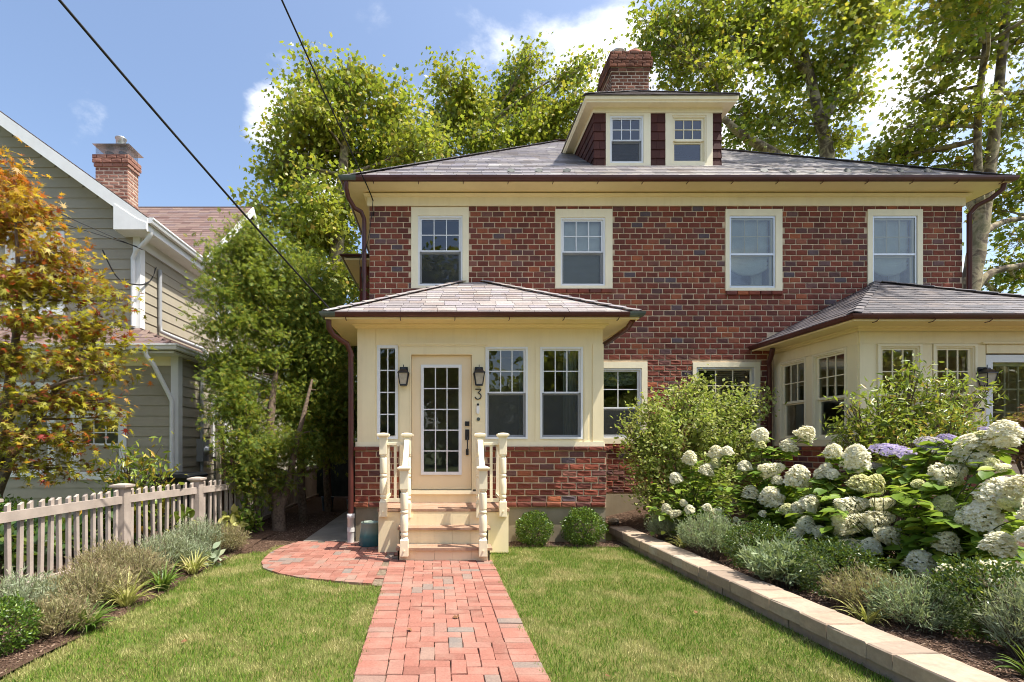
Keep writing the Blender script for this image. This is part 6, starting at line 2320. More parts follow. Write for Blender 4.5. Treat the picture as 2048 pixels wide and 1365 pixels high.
def tree(name, label, base, trunk, lobes, n_leaves, size, bark, leaf, tmpl, seed, group=None, twig=9, clump=.42, r0=.3, indiv=0, cat='tree', droop=.35, upn=.8, limb_r=.10, shell=.55, stems=None, lname='crown'):
    """trunk polyline(s), a limb to every lobe of the crown, twigs through each lobe, leaves clumped along the twigs"""
    g = np.random.default_rng(seed)
    root = thing(name, label, cat, base, group)
    mb = MB()
    trunks = [trunk] + (stems or [])
    tp = []
    for q, tr_ in enumerate(trunks):
        pts = [Vector(p[:3]) for p in tr_]
        rad = [p[3] for p in tr_]
        fine, fr_ = [], []
        for i in range(len(pts) - 1):
            p0, p1, p2, p3 = pts[max(i - 1, 0)], pts[i], pts[i + 1], pts[min(i + 2, len(pts) - 1)]
            for k in range(5):
                t = k / 5
                fine.append(0.5 * ((2 * p1) + (p2 - p0) * t + (2 * p0 - 5 * p1 + 4 * p2 - p3) * t * t + (3 * p1 - p0 - 3 * p2 + p3) * t ** 3))
                fr_.append((rad[i] * (1 - t) + rad[i + 1] * t) * (1 + .05 * math.sin(9 * (i + t))))
        fine.append(pts[-1])
        fr_.append(rad[-1])
        mb.tube(fine, fr_, 10)
        tp += list(zip(fine, fr_))
    LP, LD, LN = [], [], []
    tot = sum((l[3] * l[4] * l[5]) ** (2 / 3) for l in lobes)
    for l in lobes:
        c = Vector(l[:3])
        rr = Vector(l[3:6])
        cand = [(p, r_) for p, r_ in tp if p.z < c.z - .1 * rr.z] or tp
        p, r_ = min(cand, key=lambda a: (a[0] - c).length + .35 * abs(c.z - a[0].z))
        L_ = (c - p).length
        mid = (p + c) / 2 + Vector((g.normal() * .10, g.normal() * .10, .05 - .10 * g.random())) * L_
        limb = bez(p, mid, c, 9)
        rl = min(r_ * .7, limb_r * (.35 + .12 * L_))
        mb.tube(limb, [rl * (1 - .7 * k / 8) for k in range(9)], 6)
        nl = int(n_leaves * (l[3] * l[4] * l[5]) ** (2 / 3) / tot)
        nt_ = max(4, int(twig * (1 + rr.length * .6)))
        per = max(3, nl // (nt_ * 4))
        for k in range(nt_):
            dv = Vector(g.normal(size=3)).normalized()
            end = c + Vector((dv.x * rr.x, dv.y * rr.y, dv.z * rr.z)) * (shell + (1.08 - shell) * g.random())
            st_ = limb[g.integers(4, 9)]
            tw = bez(st_, (st_ + end) / 2 + Vector(g.normal(size=3)) * .12 * rr.length, end, 5)
            mb.tube(tw, [rl * .28, rl * .22, rl * .16, rl * .10, rl * .05], 4, cap=False)
            for j in range(4):
                cc = np.array(tw[j + 1]) + g.normal(size=3) * clump * .5
                pp = cc + g.normal(size=(per, 3)) * clump * np.array([1, 1, .75])
                out = pp - np.array(c)
                dd = unit(unit(out) * .6 + g.normal(size=(per, 3)) * .8 + np.array([0, 0, -droop]))
                nn = g.normal(size=(per, 3)) * .75 + np.array([SUN.x * .3, SUN.y * .3, upn])
                LP.append(pp)
                LD.append(dd)
                LN.append(nn)
    tk = mb.build('trunk', bark, root)
    LP, LD, LN = np.concatenate(LP), np.concatenate(LD), np.concatenate(LN)
    rot = frames(LD, LN)
    sc = size * g.uniform(.65, 1.15, len(LP))
    if indiv:
        order = np.argsort(np.linalg.norm(LP - np.array([0, 0, EYE]), axis=1) + np.where(np.abs(LP[:, 0] / LP[:, 1] + .0) > .886, 50, 0))
        me = mesh_of('leaf', tmpl, leaf)
        for i in order[:indiv]:
            o = bpy.data.objects.new('leaf', me)
            C.objects.link(o)
            o.parent = root
            o.matrix_local = Matrix.Translation(Vector(LP[i]) - WL[root.name]) @ Matrix(rot[i].tolist()).to_4x4() @ Matrix.Scale(float(sc[i]), 4)
        order = order[indiv:]
        LP, rot, sc = LP[order], rot[order], sc[order]
    scatter(lname, tmpl, LP, rot, sc, leaf, root, True)
    return root


def plobes(Y, items, flat=.8):
    """crown lobes given by where the photograph shows them, placed at their own depth"""
    out = []
    for it in items:
        px, py, r = it[:3]
        y = Y + (it[3] if len(it) > 3 else random.uniform(-1.6, 1.6))
        p = P(px, py, y)
        rr = r * y / FPX
        out.append((p.x, p.y, p.z, rr, rr * 1.15, rr * flat))
    return out


def pt4(px, py, Y, r):
    p = P(px, py, Y)
    return (p.x, p.y, p.z, r)


SYC = 'sycamore trees behind the houses'
tree('sycamore_tree', 'broad sycamore rising between the two houses left of the brick house roof', (-4.5, 19.5, 0),
     [(-4.5, 19.5, 0, .42), (-4.4, 19.5, 4, .36), (-4.2, 19.5, 8, .30), (-3.9, 19.5, 12, .2), (-3.6, 19.4, 16.5, .07)],
     plobes(19.5, [(635, 165, 58), (610, 215, 70), (700, 200, 72), (735, 165, 45), (790, 230, 75), (850, 290, 70), (590, 300, 72), (670, 300, 90), (760, 310, 80), (555, 365, 62), (525, 415, 46), (630, 400, 85), (710, 400, 80), (590, 455, 62), (650, 490, 75), (690, 560, 70), (640, 590, 55), (600, 520, 48), (570, 250, 38), (545, 330, 34)]),
     26000, .18, M['bark_syc'], M['sycamore'], T_STAR, 1, SYC, twig=15, clump=.27)
tree('sycamore_tree', 'sycamore crown showing above the left half of the brick house roof', (1.2, 26, 0),
     [(1.2, 26, 0, .45), (1.4, 26, 6, .38), (1.8, 26, 12, .28), (2.2, 26, 18, .1)],
     plobes(26, [(900, 165, 52), (935, 220, 60), (880, 235, 55), (960, 275, 62), (1010, 200, 45), (1040, 145, 45), (1065, 110, 34), (1060, 200, 52), (1110, 240, 56), (1150, 150, 34), (1180, 125, 30), (1170, 200, 48), (1050, 270, 60), (1130, 285, 50), (1190, 270, 50), (860, 290, 45)]),
     17000, .20, M['bark_syc'], M['sycamore'], T_STAR, 2, SYC, twig=13, clump=.28)
tree('sycamore_tree', 'tall spreading sycamore directly behind the dormer and chimney', (14.6, 20, 0),
     [pt4(1640, 880, 20, .40), pt4(1640, 500, 20, .33), pt4(1655, 330, 20, .25), pt4(1640, 240, 20, .20), pt4(1612, 120, 20, .14), pt4(1590, 30, 20, .10), pt4(1580, -80, 20, .06)],
     plobes(20, [(1310, 80, 58), (1290, 40, 50), (1370, 60, 72), (1345, 130, 50), (1450, 50, 80), (1430, 140, 68), (1520, 110, 82), (1510, 20, 70), (1590, 60, 80), (1600, 160, 66), (1500, 215, 60), (1560, 235, 62), (1640, 205, 60), (1690, 120, 66), (1690, 30, 74), (1760, 40, 60), (1720, 190, 46), (1530, 290, 46), (1610, 290, 46), (1680, 275, 44), (1400, -30, 80), (1560, -60, 90), (1720, -60, 80), (1640, -20, 60), (1480, 275, 40), (1350, 190, 40)]),
     24000, .18, M['bark_syc'], M['sycamore'], T_STAR, 3, SYC, twig=14, clump=.25,
     stems=[[pt4(1655, 400, 20, .22), pt4(1560, 315, 19.5, .18), pt4(1490, 275, 19.2, .15), pt4(1445, 235, 19, .10)], [pt4(1640, 250, 20, .2), pt4(1690, 170, 20, .12), pt4(1715, 90, 20, .07)], [pt4(1620, 150, 20, .14), pt4(1545, 80, 20, .09), pt4(1500, 30, 20, .05)]])
tree('sycamore_tree', 'mottled sycamore with a leaning pale trunk at the right end of the brick house', (14.6, 14.0, 0),
     [pt4(1922, 1000, 14, .30), pt4(1928, 700, 14, .25), pt4(1938, 590, 14, .225), pt4(1952, 510, 14, .20), pt4(1968, 420, 14, .165), pt4(1985, 300, 14, .13), pt4(2000, 150, 14, .11), pt4(2015, 0, 14, .10), pt4(2030, -150, 14, .06)],
     plobes(14, [(1850, 190, 62, .5), (1870, 130, 50, 0), (1915, 110, 64, .5), (1960, 50, 60, 0), (2030, 90, 60, .6), (1815, 255, 52, 0), (1900, 235, 60, .4), (1960, 210, 52, -.5), (1830, 310, 46, .8), (1895, 330, 48, .8), (1780, 300, 36, .8), (1960, 330, 46, .8), (2030, 250, 60, .6), (2040, 370, 54, .8), (1985, 420, 36, 1.2), (2030, 470, 50, 1.0), (2000, 540, 36, 1.4), (2050, 560, 44, 1.2), (1990, 590, 26, 1.4), (1790, 350, 30, 1.0), (1740, 320, 26, 1.0), (2090, 180, 80, .5), (2100, 330, 80, .5), (2000, -60, 90, 0), (1900, 10, 44, 0), (2100, -40, 100, 0)])
     + [(10.6, 9.4, 13.4, 1.9, 1.9, 1.3), (13.0, 9.6, 13.0, 2.1, 2.0, 1.4), (12.4, 7.6, 13.8, 1.8, 1.6, 1.2), (15.0, 8.6, 12.6, 2.2, 1.9, 1.3), (9.0, 10.0, 12.6, 1.3, 1.4, .9), (14.0, 11.0, 14.2, 2.2, 2.0, 1.4), (11.6, 11.5, 12.0, 1.8, 1.8, 1.2)],
     22000, .15, M['bark_syc'], M['sycamore'], T_STAR, 4, SYC, twig=14, clump=.20,
     stems=[[pt4(1964, 440, 14, .11), pt4(1956, 330, 13.8, .09), pt4(1958, 200, 13.7, .075), pt4(1975, 60, 13.6, .07), pt4(1980, -60, 13.6, .04)], [pt4(1938, 590, 14, .14), pt4(1985, 545, 14, .10), pt4(2050, 530, 14, .08), pt4(2130, 500, 14, .05)], [pt4(1960, 470, 14, .12), pt4(2005, 445, 14.2, .08), pt4(2060, 435, 14.3, .05)],
            [pt4(1960, 440, 14, .12), pt4(1930, 390, 14.1, .09), pt4(1905, 350, 14.2, .06)]])
# low greenery far behind, seen in the gaps under the big crowns
for k, (px, Y, h, w) in enumerate(((1985, 24, 6.5, 2.2), (2080, 22, 6.0, 2.4), (690, 27, 8, 2.6), (560, 30, 6.5, 2.4))):
    x = (px - VX) / FPX * Y
    tree('shade_tree', ['green bushy tree beyond the right end of the brick house', 'green bushy tree at the far right behind the porch roof', 'green tree filling the far end of the alley', 'green tree behind the clapboard house wing'][k], (x, Y, 0),
         [(x, Y, 0, .2), (x, Y, h * .5, .14), (x, Y, h * .9, .05)], [(x + random.uniform(-w, w) * .6, Y + random.uniform(-1, 1), h * random.uniform(.35, .95), w * .55, w * .55, w * .5) for _ in range(8)],
         5200, .24, M['bark'], M['sycamore'], T_STAR, 50 + k, twig=7, clump=.5)
# trees across the street: what the window panes mirror
STREET = ((-27, -28, 9.5, 4.8, 'at the far left of the row'), (-17, -27, 9, 4.6, 'second from the left of the row'), (-7.5, -26, 8.5, 4.6, 'third from the left of the row'), (1.2, -26, 19, 4.2, 'tallest of the row, facing the front door'),
          (10, -26, 8.5, 4.6, 'shortest of the row, facing the path'), (19, -26, 9, 4.6, 'facing the retaining wall'), (28, -27, 13, 4.6, 'facing the right porch'), (38, -28, 9.5, 5.0, 'second from the far right of the row'), (48, -29, 9.5, 5.0, 'at the far right of the row'))
for k, (x, y, h, r_, where) in enumerate(STREET):
    tree('street_tree', 'leafy street tree across the road, ' + where, (x, y, 0), [(x, y, 0, .3), (x, y, h * .4, .26), (x + .3, y, h * .8, .1)],
         [(x + random.uniform(-r_, r_) * .9, y + random.uniform(-2, 2), h * t, r_ * .65, r_ * .5, h * .13) for t in np.linspace(.10, .93, 14)],
         10000, .62, M['bark'], M['sycamore'], T_BIG, 60 + k, 'street trees across the road', twig=8, clump=.8)

# cedar with forked trunks in the side bed
cb = [G(560, 1060).x, 8.75]
tree('cedar_tree', 'loose feathery cedar with forked bare trunks beside the alley', (-2.86, 8.75, 0),
     [(-2.86, 8.75, -.05, .13), (-2.88, 8.75, .35, .115), (-2.98, 8.75, .95, .095), (-3.04, 8.8, 1.6, .085), (-3.06, 9.05, 2.5, .055), (-3.05, 9.3, 3.1, .03), (-3.0, 9.4, 3.5, .012)],
     plobes(9.0, [(470, 480, 42, .3), (520, 480, 42, .6), (440, 520, 38, 0), (430, 570, 36, -.2), (490, 550, 62, .4), (560, 540, 52, .8), (610, 560, 44, 1.0), (650, 590, 40, 1.3), (430, 640, 34, -.2), (500, 640, 60, .4), (580, 630, 60, .8), (650, 660, 44, 1.2), (450, 700, 40, -.1), (540, 710, 60, .4), (620, 720, 52, 1.0), (430, 740, 30, -.2), (470, 770, 40, -.2), (640, 780, 40, 1.2), (490, 830, 46, -.3), (560, 800, 44, .4), (450, 810, 32, -.3), (520, 900, 40, -.5), (470, 880, 34, -.5), (560, 880, 30, -.3), (560, 960, 26, -.3), (510, 960, 30, -.5), (600, 900, 30, .2), (470, 940, 28, -.4), (640, 860, 34, .8), (600, 830, 40, .7), (520, 1000, 18, -.5)], .95),
     34000, .125, M['bark'], M['cedar'], T_SPRAY, 9, twig=10, clump=.11, r0=.1, limb_r=.045, droop=.2, upn=.4,
     stems=[[(-2.86, 8.75, .35, .08), (-2.72, 8.78, .75, .062), (-2.60, 8.8, 1.4, .055), (-2.47, 8.95, 2.1, .04), (-2.4, 9.2, 2.7, .02)], [(-3.12, 8.6, -.02, .035), (-3.22, 8.6, .6, .03), (-3.3, 8.6, 1.4, .025), (-3.4, 8.6, 2.2, .015)]])
# darker evergreens further down the alley
for k, (x, y, h, lab) in enumerate(((-2.75, 9.9, 4.4, 'dark evergreen close behind the forked cedar'), (-2.55, 11.2, 4.2, 'dark evergreen halfway down the alley'), (-2.9, 12.8, 5.0, 'dark evergreen near the far boards of the alley'))):
    tree('evergreen_tree', lab, (x, y, 0), [(x, y, -.03, .09), (x - .05, y, 1.2, .075), (x + .05, y, h * .7, .04)],
         [(x + random.uniform(-.5, .75), y + random.uniform(-.5, .5), h * t, .65, .65, .55) for t in np.linspace(.36, 1.0, 11)],
         11000, .125, M['bark'], M['cedar'], T_SPRAY, 20 + k, 'dark evergreens along the alley', twig=6, clump=.2, limb_r=.04, droop=.3, upn=.3)
# japanese maple beyond the fence
tree('maple_tree', 'japanese maple with orange and yellow green leaves in front of the clapboard house', (-6.6, 7.3, 0),
     [(-6.6, 7.3, 0, .11), (-6.55, 7.3, .8, .10), (-6.4, 7.25, 1.6, .085), (-6.2, 7.2, 2.6, .06), (-6.1, 7.2, 3.6, .035), (-6.15, 7.2, 4.7, .015)],
     plobes(7.3, [(20, 330, 44, 0), (-20, 380, 60, 0), (50, 400, 56, -.2), (100, 430, 40, 0), (20, 460, 70, .2), (90, 500, 60, -.2), (150, 520, 42, .2), (30, 560, 70, -.3), (120, 580, 60, 0), (190, 570, 42, .2), (240, 600, 36, .1), (60, 640, 70, -.3), (150, 650, 56, -.1), (210, 650, 44, 0), (20, 720, 60, -.3), (100, 720, 60, -.4), (180, 720, 50, -.2), (240, 740, 40, 0), (260, 690, 24, .2), (50, 800, 60, -.4), (130, 800, 56, -.4), (200, 800, 40, -.3), (30, 880, 50, -.5), (110, 870, 52, -.5), (180, 880, 34, -.4), (60, 930, 36, -.5), (230, 830, 24, -.1), (-60, 550, 90, .2), (-60, 700, 90, .2), (140, 935, 30, -.4)], .42),
     9500, .115, M['bark'], M['jmaple'], T_PALM, 12, twig=10, clump=.11, limb_r=.04, indiv=300, droop=.5, upn=2.0,
     stems=[[(-6.6, 7.3, .5, .07), (-6.2, 7.2, 1.3, .055), (-5.6, 7.0, 2.0, .04), (-5.1, 7.0, 2.7, .02)], [(-6.5, 7.3, 1.0, .06), (-6.0, 6.9, 1.8, .045), (-5.5, 6.8, 2.2, .03), (-5.0, 6.8, 2.4, .02)]])

# ================================================================== SHRUBS
def shrub(name, label, base, lobes, n, size, leaf, tmpl, seed, indiv=0, cat='shrub', group=None, stems=6, clump=.08, bark=None, twig=6, droop=.2, upn=.8, shell=.5, lname='foliage'):
    g = np.random.default_rng(seed)
    root = thing(name, label, cat, base, group)
    mb = MB()
    b = Vector(base)
    LP, LD, LN = [], [], []
    tot = sum((l[3] * l[4] * l[5]) ** (2 / 3) for l in lobes)
    for l in lobes:
        c, rr = Vector(l[:3]), Vector(l[3:6])
        s0 = b + Vector((g.normal() * .06, g.normal() * .06, -.02))
        nt_ = max(3, int(twig))
        nl = int(n * (l[3] * l[4] * l[5]) ** (2 / 3) / tot)
        per = max(3, nl // (nt_ * 3))
        stem = bez(s0, (s0 + c) / 2 + Vector((0, 0, .1 * (c - s0).length)), c, 6)
        mb.tube(stem, [.016, .014, .012, .010, .008, .006], 5, cap=False)
        for k in range(nt_):
            dv = Vector(g.normal(size=3)).normalized()
            e = c + Vector((dv.x * rr.x, dv.y * rr.y, dv.z * rr.z)) * (shell + (1.1 - shell) * g.random())
            tw = bez(stem[3], (c + e) / 2, e, 4)
            mb.tube(tw, [.006, .005, .004, .002], 4, cap=False)
            for j in range(1, 4):
                pp = np.array(tw[j]) + g.normal(size=(per, 3)) * clump
                LP.append(pp)
                LD.append(unit(unit(pp - np.array(b)) * .5 + g.normal(size=(per, 3)) * .7 + np.array([0, 0, -droop])))
                LN.append(g.normal(size=(per, 3)) * .7 + np.array([0, 0, upn]))
    mb.build('stem', bark or M['bark'], root)
    LP, LD, LN = np.concatenate(LP), np.concatenate(LD), np.concatenate(LN)
    keep = LP[:, 2] > b.z + .01
    LP, LD, LN = LP[keep], LD[keep], LN[keep]
    rot = frames(LD, LN)
    sc = size * g.uniform(.6, 1.15, len(LP))
    if indiv:
        order = np.argsort(np.linalg.norm(LP - np.array([0, 0, EYE]), axis=1))
        me = mesh_of('leaf', tmpl, leaf, True)
        for i in order[:indiv]:
            o = bpy.data.objects.new('leaf', me)
            C.objects.link(o)
            o.parent = root
            o.matrix_local = Matrix.Translation(Vector(LP[i]) - WL[root.name]) @ Matrix(rot[i].tolist()).to_4x4() @ Matrix.Scale(float(sc[i]), 4)
        order = order[indiv:]
        LP, rot, sc = LP[order], rot[order], sc[order]
    if len(LP):
        scatter(lname, tmpl, LP, rot, sc, leaf, root, True)
    return root


def ballbush(name, label, x, y, z, rx, ry, rz, n, size, leaf, seed, group=None, cat='shrub', tmpl=T_OVAL, rough=.09, lname='foliage'):
    """clipped bush: leaves through the outer shell of a rounded mass"""
    g = np.random.default_rng(seed)
    root = thing(name, label, cat, (x, y, z), group)
    d = unit(g.normal(size=(n, 3)))
    bumps = sum(np.sin(d @ (g.normal(size=3) * k) + g.uniform(0, 6)) for k in (3, 5, 8, 13)) / 4
    r = (1 + bumps * rough * 2) * g.uniform(.72, 1.02, n)
    p = d * r[:, None] * np.array([rx, ry, rz]) + np.array([x, y, z + rz * .92])
    keep = p[:, 2] > z + .005
    p, d = p[keep], d[keep]
    m_ = len(p)
    rot = frames(unit(d * .9 + g.normal(size=(m_, 3)) * .7 + np.array([0, 0, .3])), d + g.normal(size=(m_, 3)) * .6)
    scatter(lname, tmpl, p, rot, size * g.uniform(.6, 1.2, m_), leaf, root)
    mb = MB()
    for k in range(9):
        a = k * 2.4
        e = Vector((x + rx * .6 * math.cos(a), y + ry * .6 * math.sin(a), z + rz * (1.0 + .5 * math.sin(k * 1.7))))
        mb.tube(bez(Vector((x, y, z)), Vector((x + rx * .2 * math.cos(a), y + ry * .2 * math.sin(a), z + rz * .6)), e, 5), [.015, .012, .009, .007, .004], 5, cap=False)
    mb.build('stem', M['bark'], root)
    return root


def lavender(name, label, x, y, z, r, h, n, leaf, seed, size=.075, group=None, width=1.0, tilt=.9):
    """mound of fine upright stems set with narrow leaves"""
    g = np.random.default_rng(seed)
    root = thing(name, label, 'shrub', (x, y, z), group)
    n = int(n * 1.5)
    ns = max(60, n // 14)
    a = g.uniform(0, 2 * math.pi, ns)
    q = np.sqrt(g.uniform(0, 1, ns))
    foot = np.stack([np.cos(a) * q * r * .35, np.sin(a) * q * r * .35, np.zeros(ns)], 1)
    hh = h * (1 - .45 * q ** 2) * g.uniform(.75, 1.12, ns)
    tip = np.stack([np.cos(a) * q * r * tilt, np.sin(a) * q * r * tilt, hh], 1) + g.normal(size=(ns, 3)) * r * .08
    tip[:, 2] = np.maximum(tip[:, 2], .05)
    base = np.array([x, y, z])
    k = g.integers(0, ns, n)
    t = g.uniform(.35, 1.02, n) ** .8
    pp = base + foot[k] + (tip[k] - foot[k]) * t[:, None] + g.normal(size=(n, 3)) * .008
    ax = unit(tip[k] - foot[k])
    dd = unit(ax * .9 + g.normal(size=(n, 3)) * .55)
    rot = frames(dd, g.normal(size=(n, 3)) + np.array([0, 0, .5]))
    s = size * g.uniform(.5, 1.2, n)
    scatter('foliage', T_NEEDLE, pp, rot, np.stack([s * width * 1.15, s, s], 1), leaf, root)
    mb = MB()
    for i in range(0, ns, 3):
        mb.tube([Vector(base + foot[i]), Vector(base + (foot[i] + tip[i]) / 2 + np.array([0, 0, .02])), Vector(base + tip[i])], [.004, .003, .0015], 3, cap=False)
    st_ = mb.build('stem', M['bark'], root)
    st_['kind'] = 'stuff'
    return root


def strappy(name, label, x, y, z, n, length, width, leaf, seed, group=None, spread=1.25):
    """clump of arching strap leaves, each a leaf of its own"""
    g = random.Random(seed)
    root = thing(name, label, 'plant', (x, y, z), group)
    for k in range(int(n * 1.45)):
        a = g.uniform(0, 2 * math.pi)
        L_ = length * g.uniform(.65, 1.1)
        lean = g.uniform(.25, 1.0) * spread
        V, F = [], []
        m_ = 6
        px_, pz = .02, 0.0
        ang = R(85) - lean * .5
        for i in range(m_ + 1):
            t = i / m_
            w = width * (.7 + .6 * math.sin(math.pi * min(1, t * .9 + .1))) * (1 - t ** 3) * .5 + .0006
            V += [(px_, -w, pz + w * .5), (px_, 0, pz), (px_, w, pz + w * .5)]
            px_ += math.cos(ang) * L_ / m_
            pz += math.sin(ang) * L_ / m_
            ang -= lean * 1.9 / m_ * (0.5 + t)
        for i in range(m_):
            for j in range(2):
                F.append((i * 3 + j, i * 3 + j + 1, i * 3 + j + 4, i * 3 + j + 3))
        co, si = math.cos(a), math.sin(a)
        ox, oy = g.uniform(-.03, .03), g.uniform(-.03, .03)
        V = [(x + ox + vx * co - vy * si, y + oy + vx * si + vy * co, z + max(.004, vz)) for vx, vy, vz in V]
        MB().add(V, F, 0, True).build('leaf', leaf, root)
    return root


# ---- boxwoods by the porch
ballbush('boxwood', 'round clipped boxwood nearest the steps on the right', 1.36, 7.44, .01, .265, .25, .255, 4200, .031, M['box'], 101, 'clipped boxwoods under the porch windows')
ballbush('boxwood', 'larger round clipped boxwood at the right corner of the porch', 2.10, 7.45, .01, .305, .28, .29, 5200, .031, M['box'], 102, 'clipped boxwoods under the porch windows')
ballbush('boxwood', 'light green boxwood at the near end of the fence bed', -3.16, 3.55, .0, .24, .24, .21, 4200, .024, M['box'], 103)

# ---- left bed
lavender('lavender_shrub', 'silvery lavender mound nearest along the fence', -3.60, 4.25, 0, .38, .36, 3600, M['lavender'], 111, .06)
lavender('lavender_shrub', 'browned lavender mound beside the light green boxwood', -3.02, 3.92, 0, .28, .30, 3200, M['lavender_dry'], 112, .05)
lavender('lavender_shrub', 'wide half dried lavender mound behind the pale strap plant', -3.28, 4.62, 0, .44, .36, 5200, M['lavender_dry'], 113, .055)
lavender('lavender_shrub', 'browned lavender mound against the second fence post', -3.62, 5.45, 0, .40, .42, 4200, M['lavender_dry'], 114, .055)
lavender('lavender_shrub', 'mixed silver and brown lavender mound in the middle of the fence bed', -3.22, 5.30, 0, .36, .36, 4200, M['lavender_dry'], 115, .05)
lavender('lavender_shrub', 'silvery lavender mound past the middle of the fence bed', -3.30, 5.95, 0, .38, .42, 4600, M['lavender'], 116, .055)
lavender('lavender_shrub', 'tall silvery lavender under the third fence post', -3.32, 6.75, 0, .42, .48, 4800, M['lavender'], 117, .055)
lavender('lavender_shrub', 'yellowing lavender mound at the far end of the fence bed', -3.02, 6.95, 0, .34, .38, 4200, M['lavender_dry'], 118, .05)
lavender('lavender_shrub', 'small silver lavender tuft between the pale strap plants', -3.10, 6.15, 0, .28, .30, 3000, M['lavender'], 119, .05)
strappy('strap_leaf_plant', 'dark green strap leaved clump nearest the lawn corner', -2.86, 4.02, 0, 46, .30, .017, M['strap'], 121)
strappy('strap_leaf_plant', 'pale variegated strap leaved clump with one tall blade', -2.92, 4.62, 0, 46, .36, .014, M['strap_yellow'], 122)
strappy('strap_leaf_plant', 'dark green strap leaved clump in the middle of the bed edge', -2.88, 5.15, 0, 46, .30, .017, M['strap'], 123)
strappy('strap_leaf_plant', 'pale variegated strap leaved clump further along the bed edge', -2.90, 5.82, 0, 44, .32, .014, M['strap_yellow'], 124)
shrub('hosta', 'small blue grey leafed plant at the bed edge', (-2.84, 6.28, 0), [(-2.84, 6.28, .10, .12, .12, .07)], 40, .12, M['lavender'], T_BIG, 125, 30, 'plant', clump=.04)
shrub('hosta', 'pale yellow leafed plant at the foot of the far fence', (-3.42, 8.35, 0), [(-3.42, 8.35, .30, .16, .14, .14), (-3.40, 8.3, .16, .16, .14, .1)], 60, .15, M['chartreuse'], T_BIG, 126, 60, 'plant', clump=.05)
shrub('leafy_shrub', 'small green shrub by the last fence post', (-3.25, 8.5, 0), [(-3.30, 8.5, .40, .16, .16, .2), (-3.2, 8.45, .2, .2, .18, .14)], 160, .11, M['hydrangea'], T_OVAL, 127, 60, 'shrub', clump=.06)
# ---- beyond the fence
shrub('rhododendron', 'yellowing rhododendron beyond the fence under the white corner board', (-4.78, 7.75, 0),
      plobes(7.7, [(250, 910, 34, 0), (300, 915, 40, 0), (325, 945, 28, -.1), (270, 950, 40, 0), (220, 950, 40, .1), (300, 980, 40, 0), (230, 1000, 40, 0)]), 620, .135, M['rhodo'], T_LONG, 131, 200, clump=.10, twig=8)
for k, (x, y, lab) in enumerate(((-5.2, 4.6, 'dark hosta clump nearest behind the fence pickets'), (-5.0, 5.6, 'dark hosta clump behind the middle pickets'), (-4.85, 6.6, 'dark leafy clump behind the second fence post'), (-5.9, 5.2, 'dark leafy clump at the far left behind the fence'), (-4.55, 7.5, 'mixed green clump behind the third fence section'))):
    shrub('hosta', lab, (x, y, 0), [(x + random.uniform(-.4, .4), y + random.uniform(-.35, .35), random.uniform(.25, .62), .36, .3, .18) for _ in range(7)], 420, .17, M['hosta'] if k < 4 else M['rhodo'], T_BIG, 140 + k, 60, 'plant', clump=.10, twig=6)
ballbush('boxwood', 'low light green hedge plant behind the near pickets', -6.0, 6.6, 0, .7, .35, .42, 4000, .05, M['box'], 150)

# ---- raised bed, front row
def RB(x, y):
    return ZR(x, y) - .015


FR_ROW = 'low plants along the stone retaining wall'
lavender('lavender_shrub', 'silvery lavender at the far end of the stone wall', 3.20, 7.05, RB(3.2, 7.05), .33, .42, 3600, M['lavender'], 161, .055)
strappy('strap_leaf_plant', 'small yellowing strap leaved tuft between the two far lavenders', 3.17, 6.60, RB(3.2, 6.6), 26, .26, .013, M['strap_yellow'], 162)
lavender('lavender_shrub', 'pale grey green lavender second from the far end of the stone wall', 3.28, 6.08, RB(3.3, 6.1), .44, .50, 5200, M['rosemary'], 163, .06)
ballbush('boxwood', 'dark boxwood between the two pale shrubs along the stone wall', 3.46, 5.45, RB(3.4, 5.4), .36, .34, .27, 4600, .028, M['box_dark'], 164)
lavender('sage_shrub', 'silvery broad leaved sage in the middle of the stone wall', 3.32, 4.88, RB(3.3, 4.9), .38, .40, 2600, M['rosemary'], 165, .085, width=1.7)
ballbush('boxwood', 'dark boxwood right of the silvery sage', 3.58, 4.55, RB(3.5, 4.5), .36, .34, .27, 4600, .028, M['box_dark'], 166)
lavender('lavender_shrub', 'dried brown lavender under the hydrangea heads', 3.50, 4.10, RB(3.5, 4.1), .34, .36, 4200, M['lavender_dry'], 167, .05)
lavender('lavender_shrub', 'thin green lavender right of the dried brown one', 3.56, 3.74, RB(3.5, 3.7), .34, .36, 4400, M['rosemary'], 168, .055)
strappy('strap_leaf_plant', 'strap leaved tuft on the mulch in front of the dried lavender', 3.28, 3.86, RB(3.2, 3.8), 26, .26, .013, M['strap_yellow'], 169)
ballbush('boxwood', 'largest dark boxwood near the right edge of the stone wall', 3.88, 3.56, RB(3.8, 3.5), .36, .34, .29, 6000, .028, M['box_dark'], 170)
lavender('rosemary_shrub', 'upright blue green rosemary at the right edge of the bed', 3.78, 3.16, RB(3.7, 3.2), .30, .50, 4600, M['lavender'], 171, .06)
strappy('strap_leaf_plant', 'strap leaved tuft at the lower right corner of the bed', 3.47, 2.92, RB(3.4, 2.9), 24, .26, .014, M['strap'], 172)
ballbush('boxwood', 'low light green hedge plant under the side porch windows', 5.55, 7.7, RB(5.5, 7.7), .55, .4, .34, 3600, .035, M['box'], 173)
ballbush('boxwood', 'low green hedge plant left of the porch base behind the flowers', 4.95, 6.9, RB(4.9, 6.9), .4, .35, .34, 3000, .032, M['box'], 174)

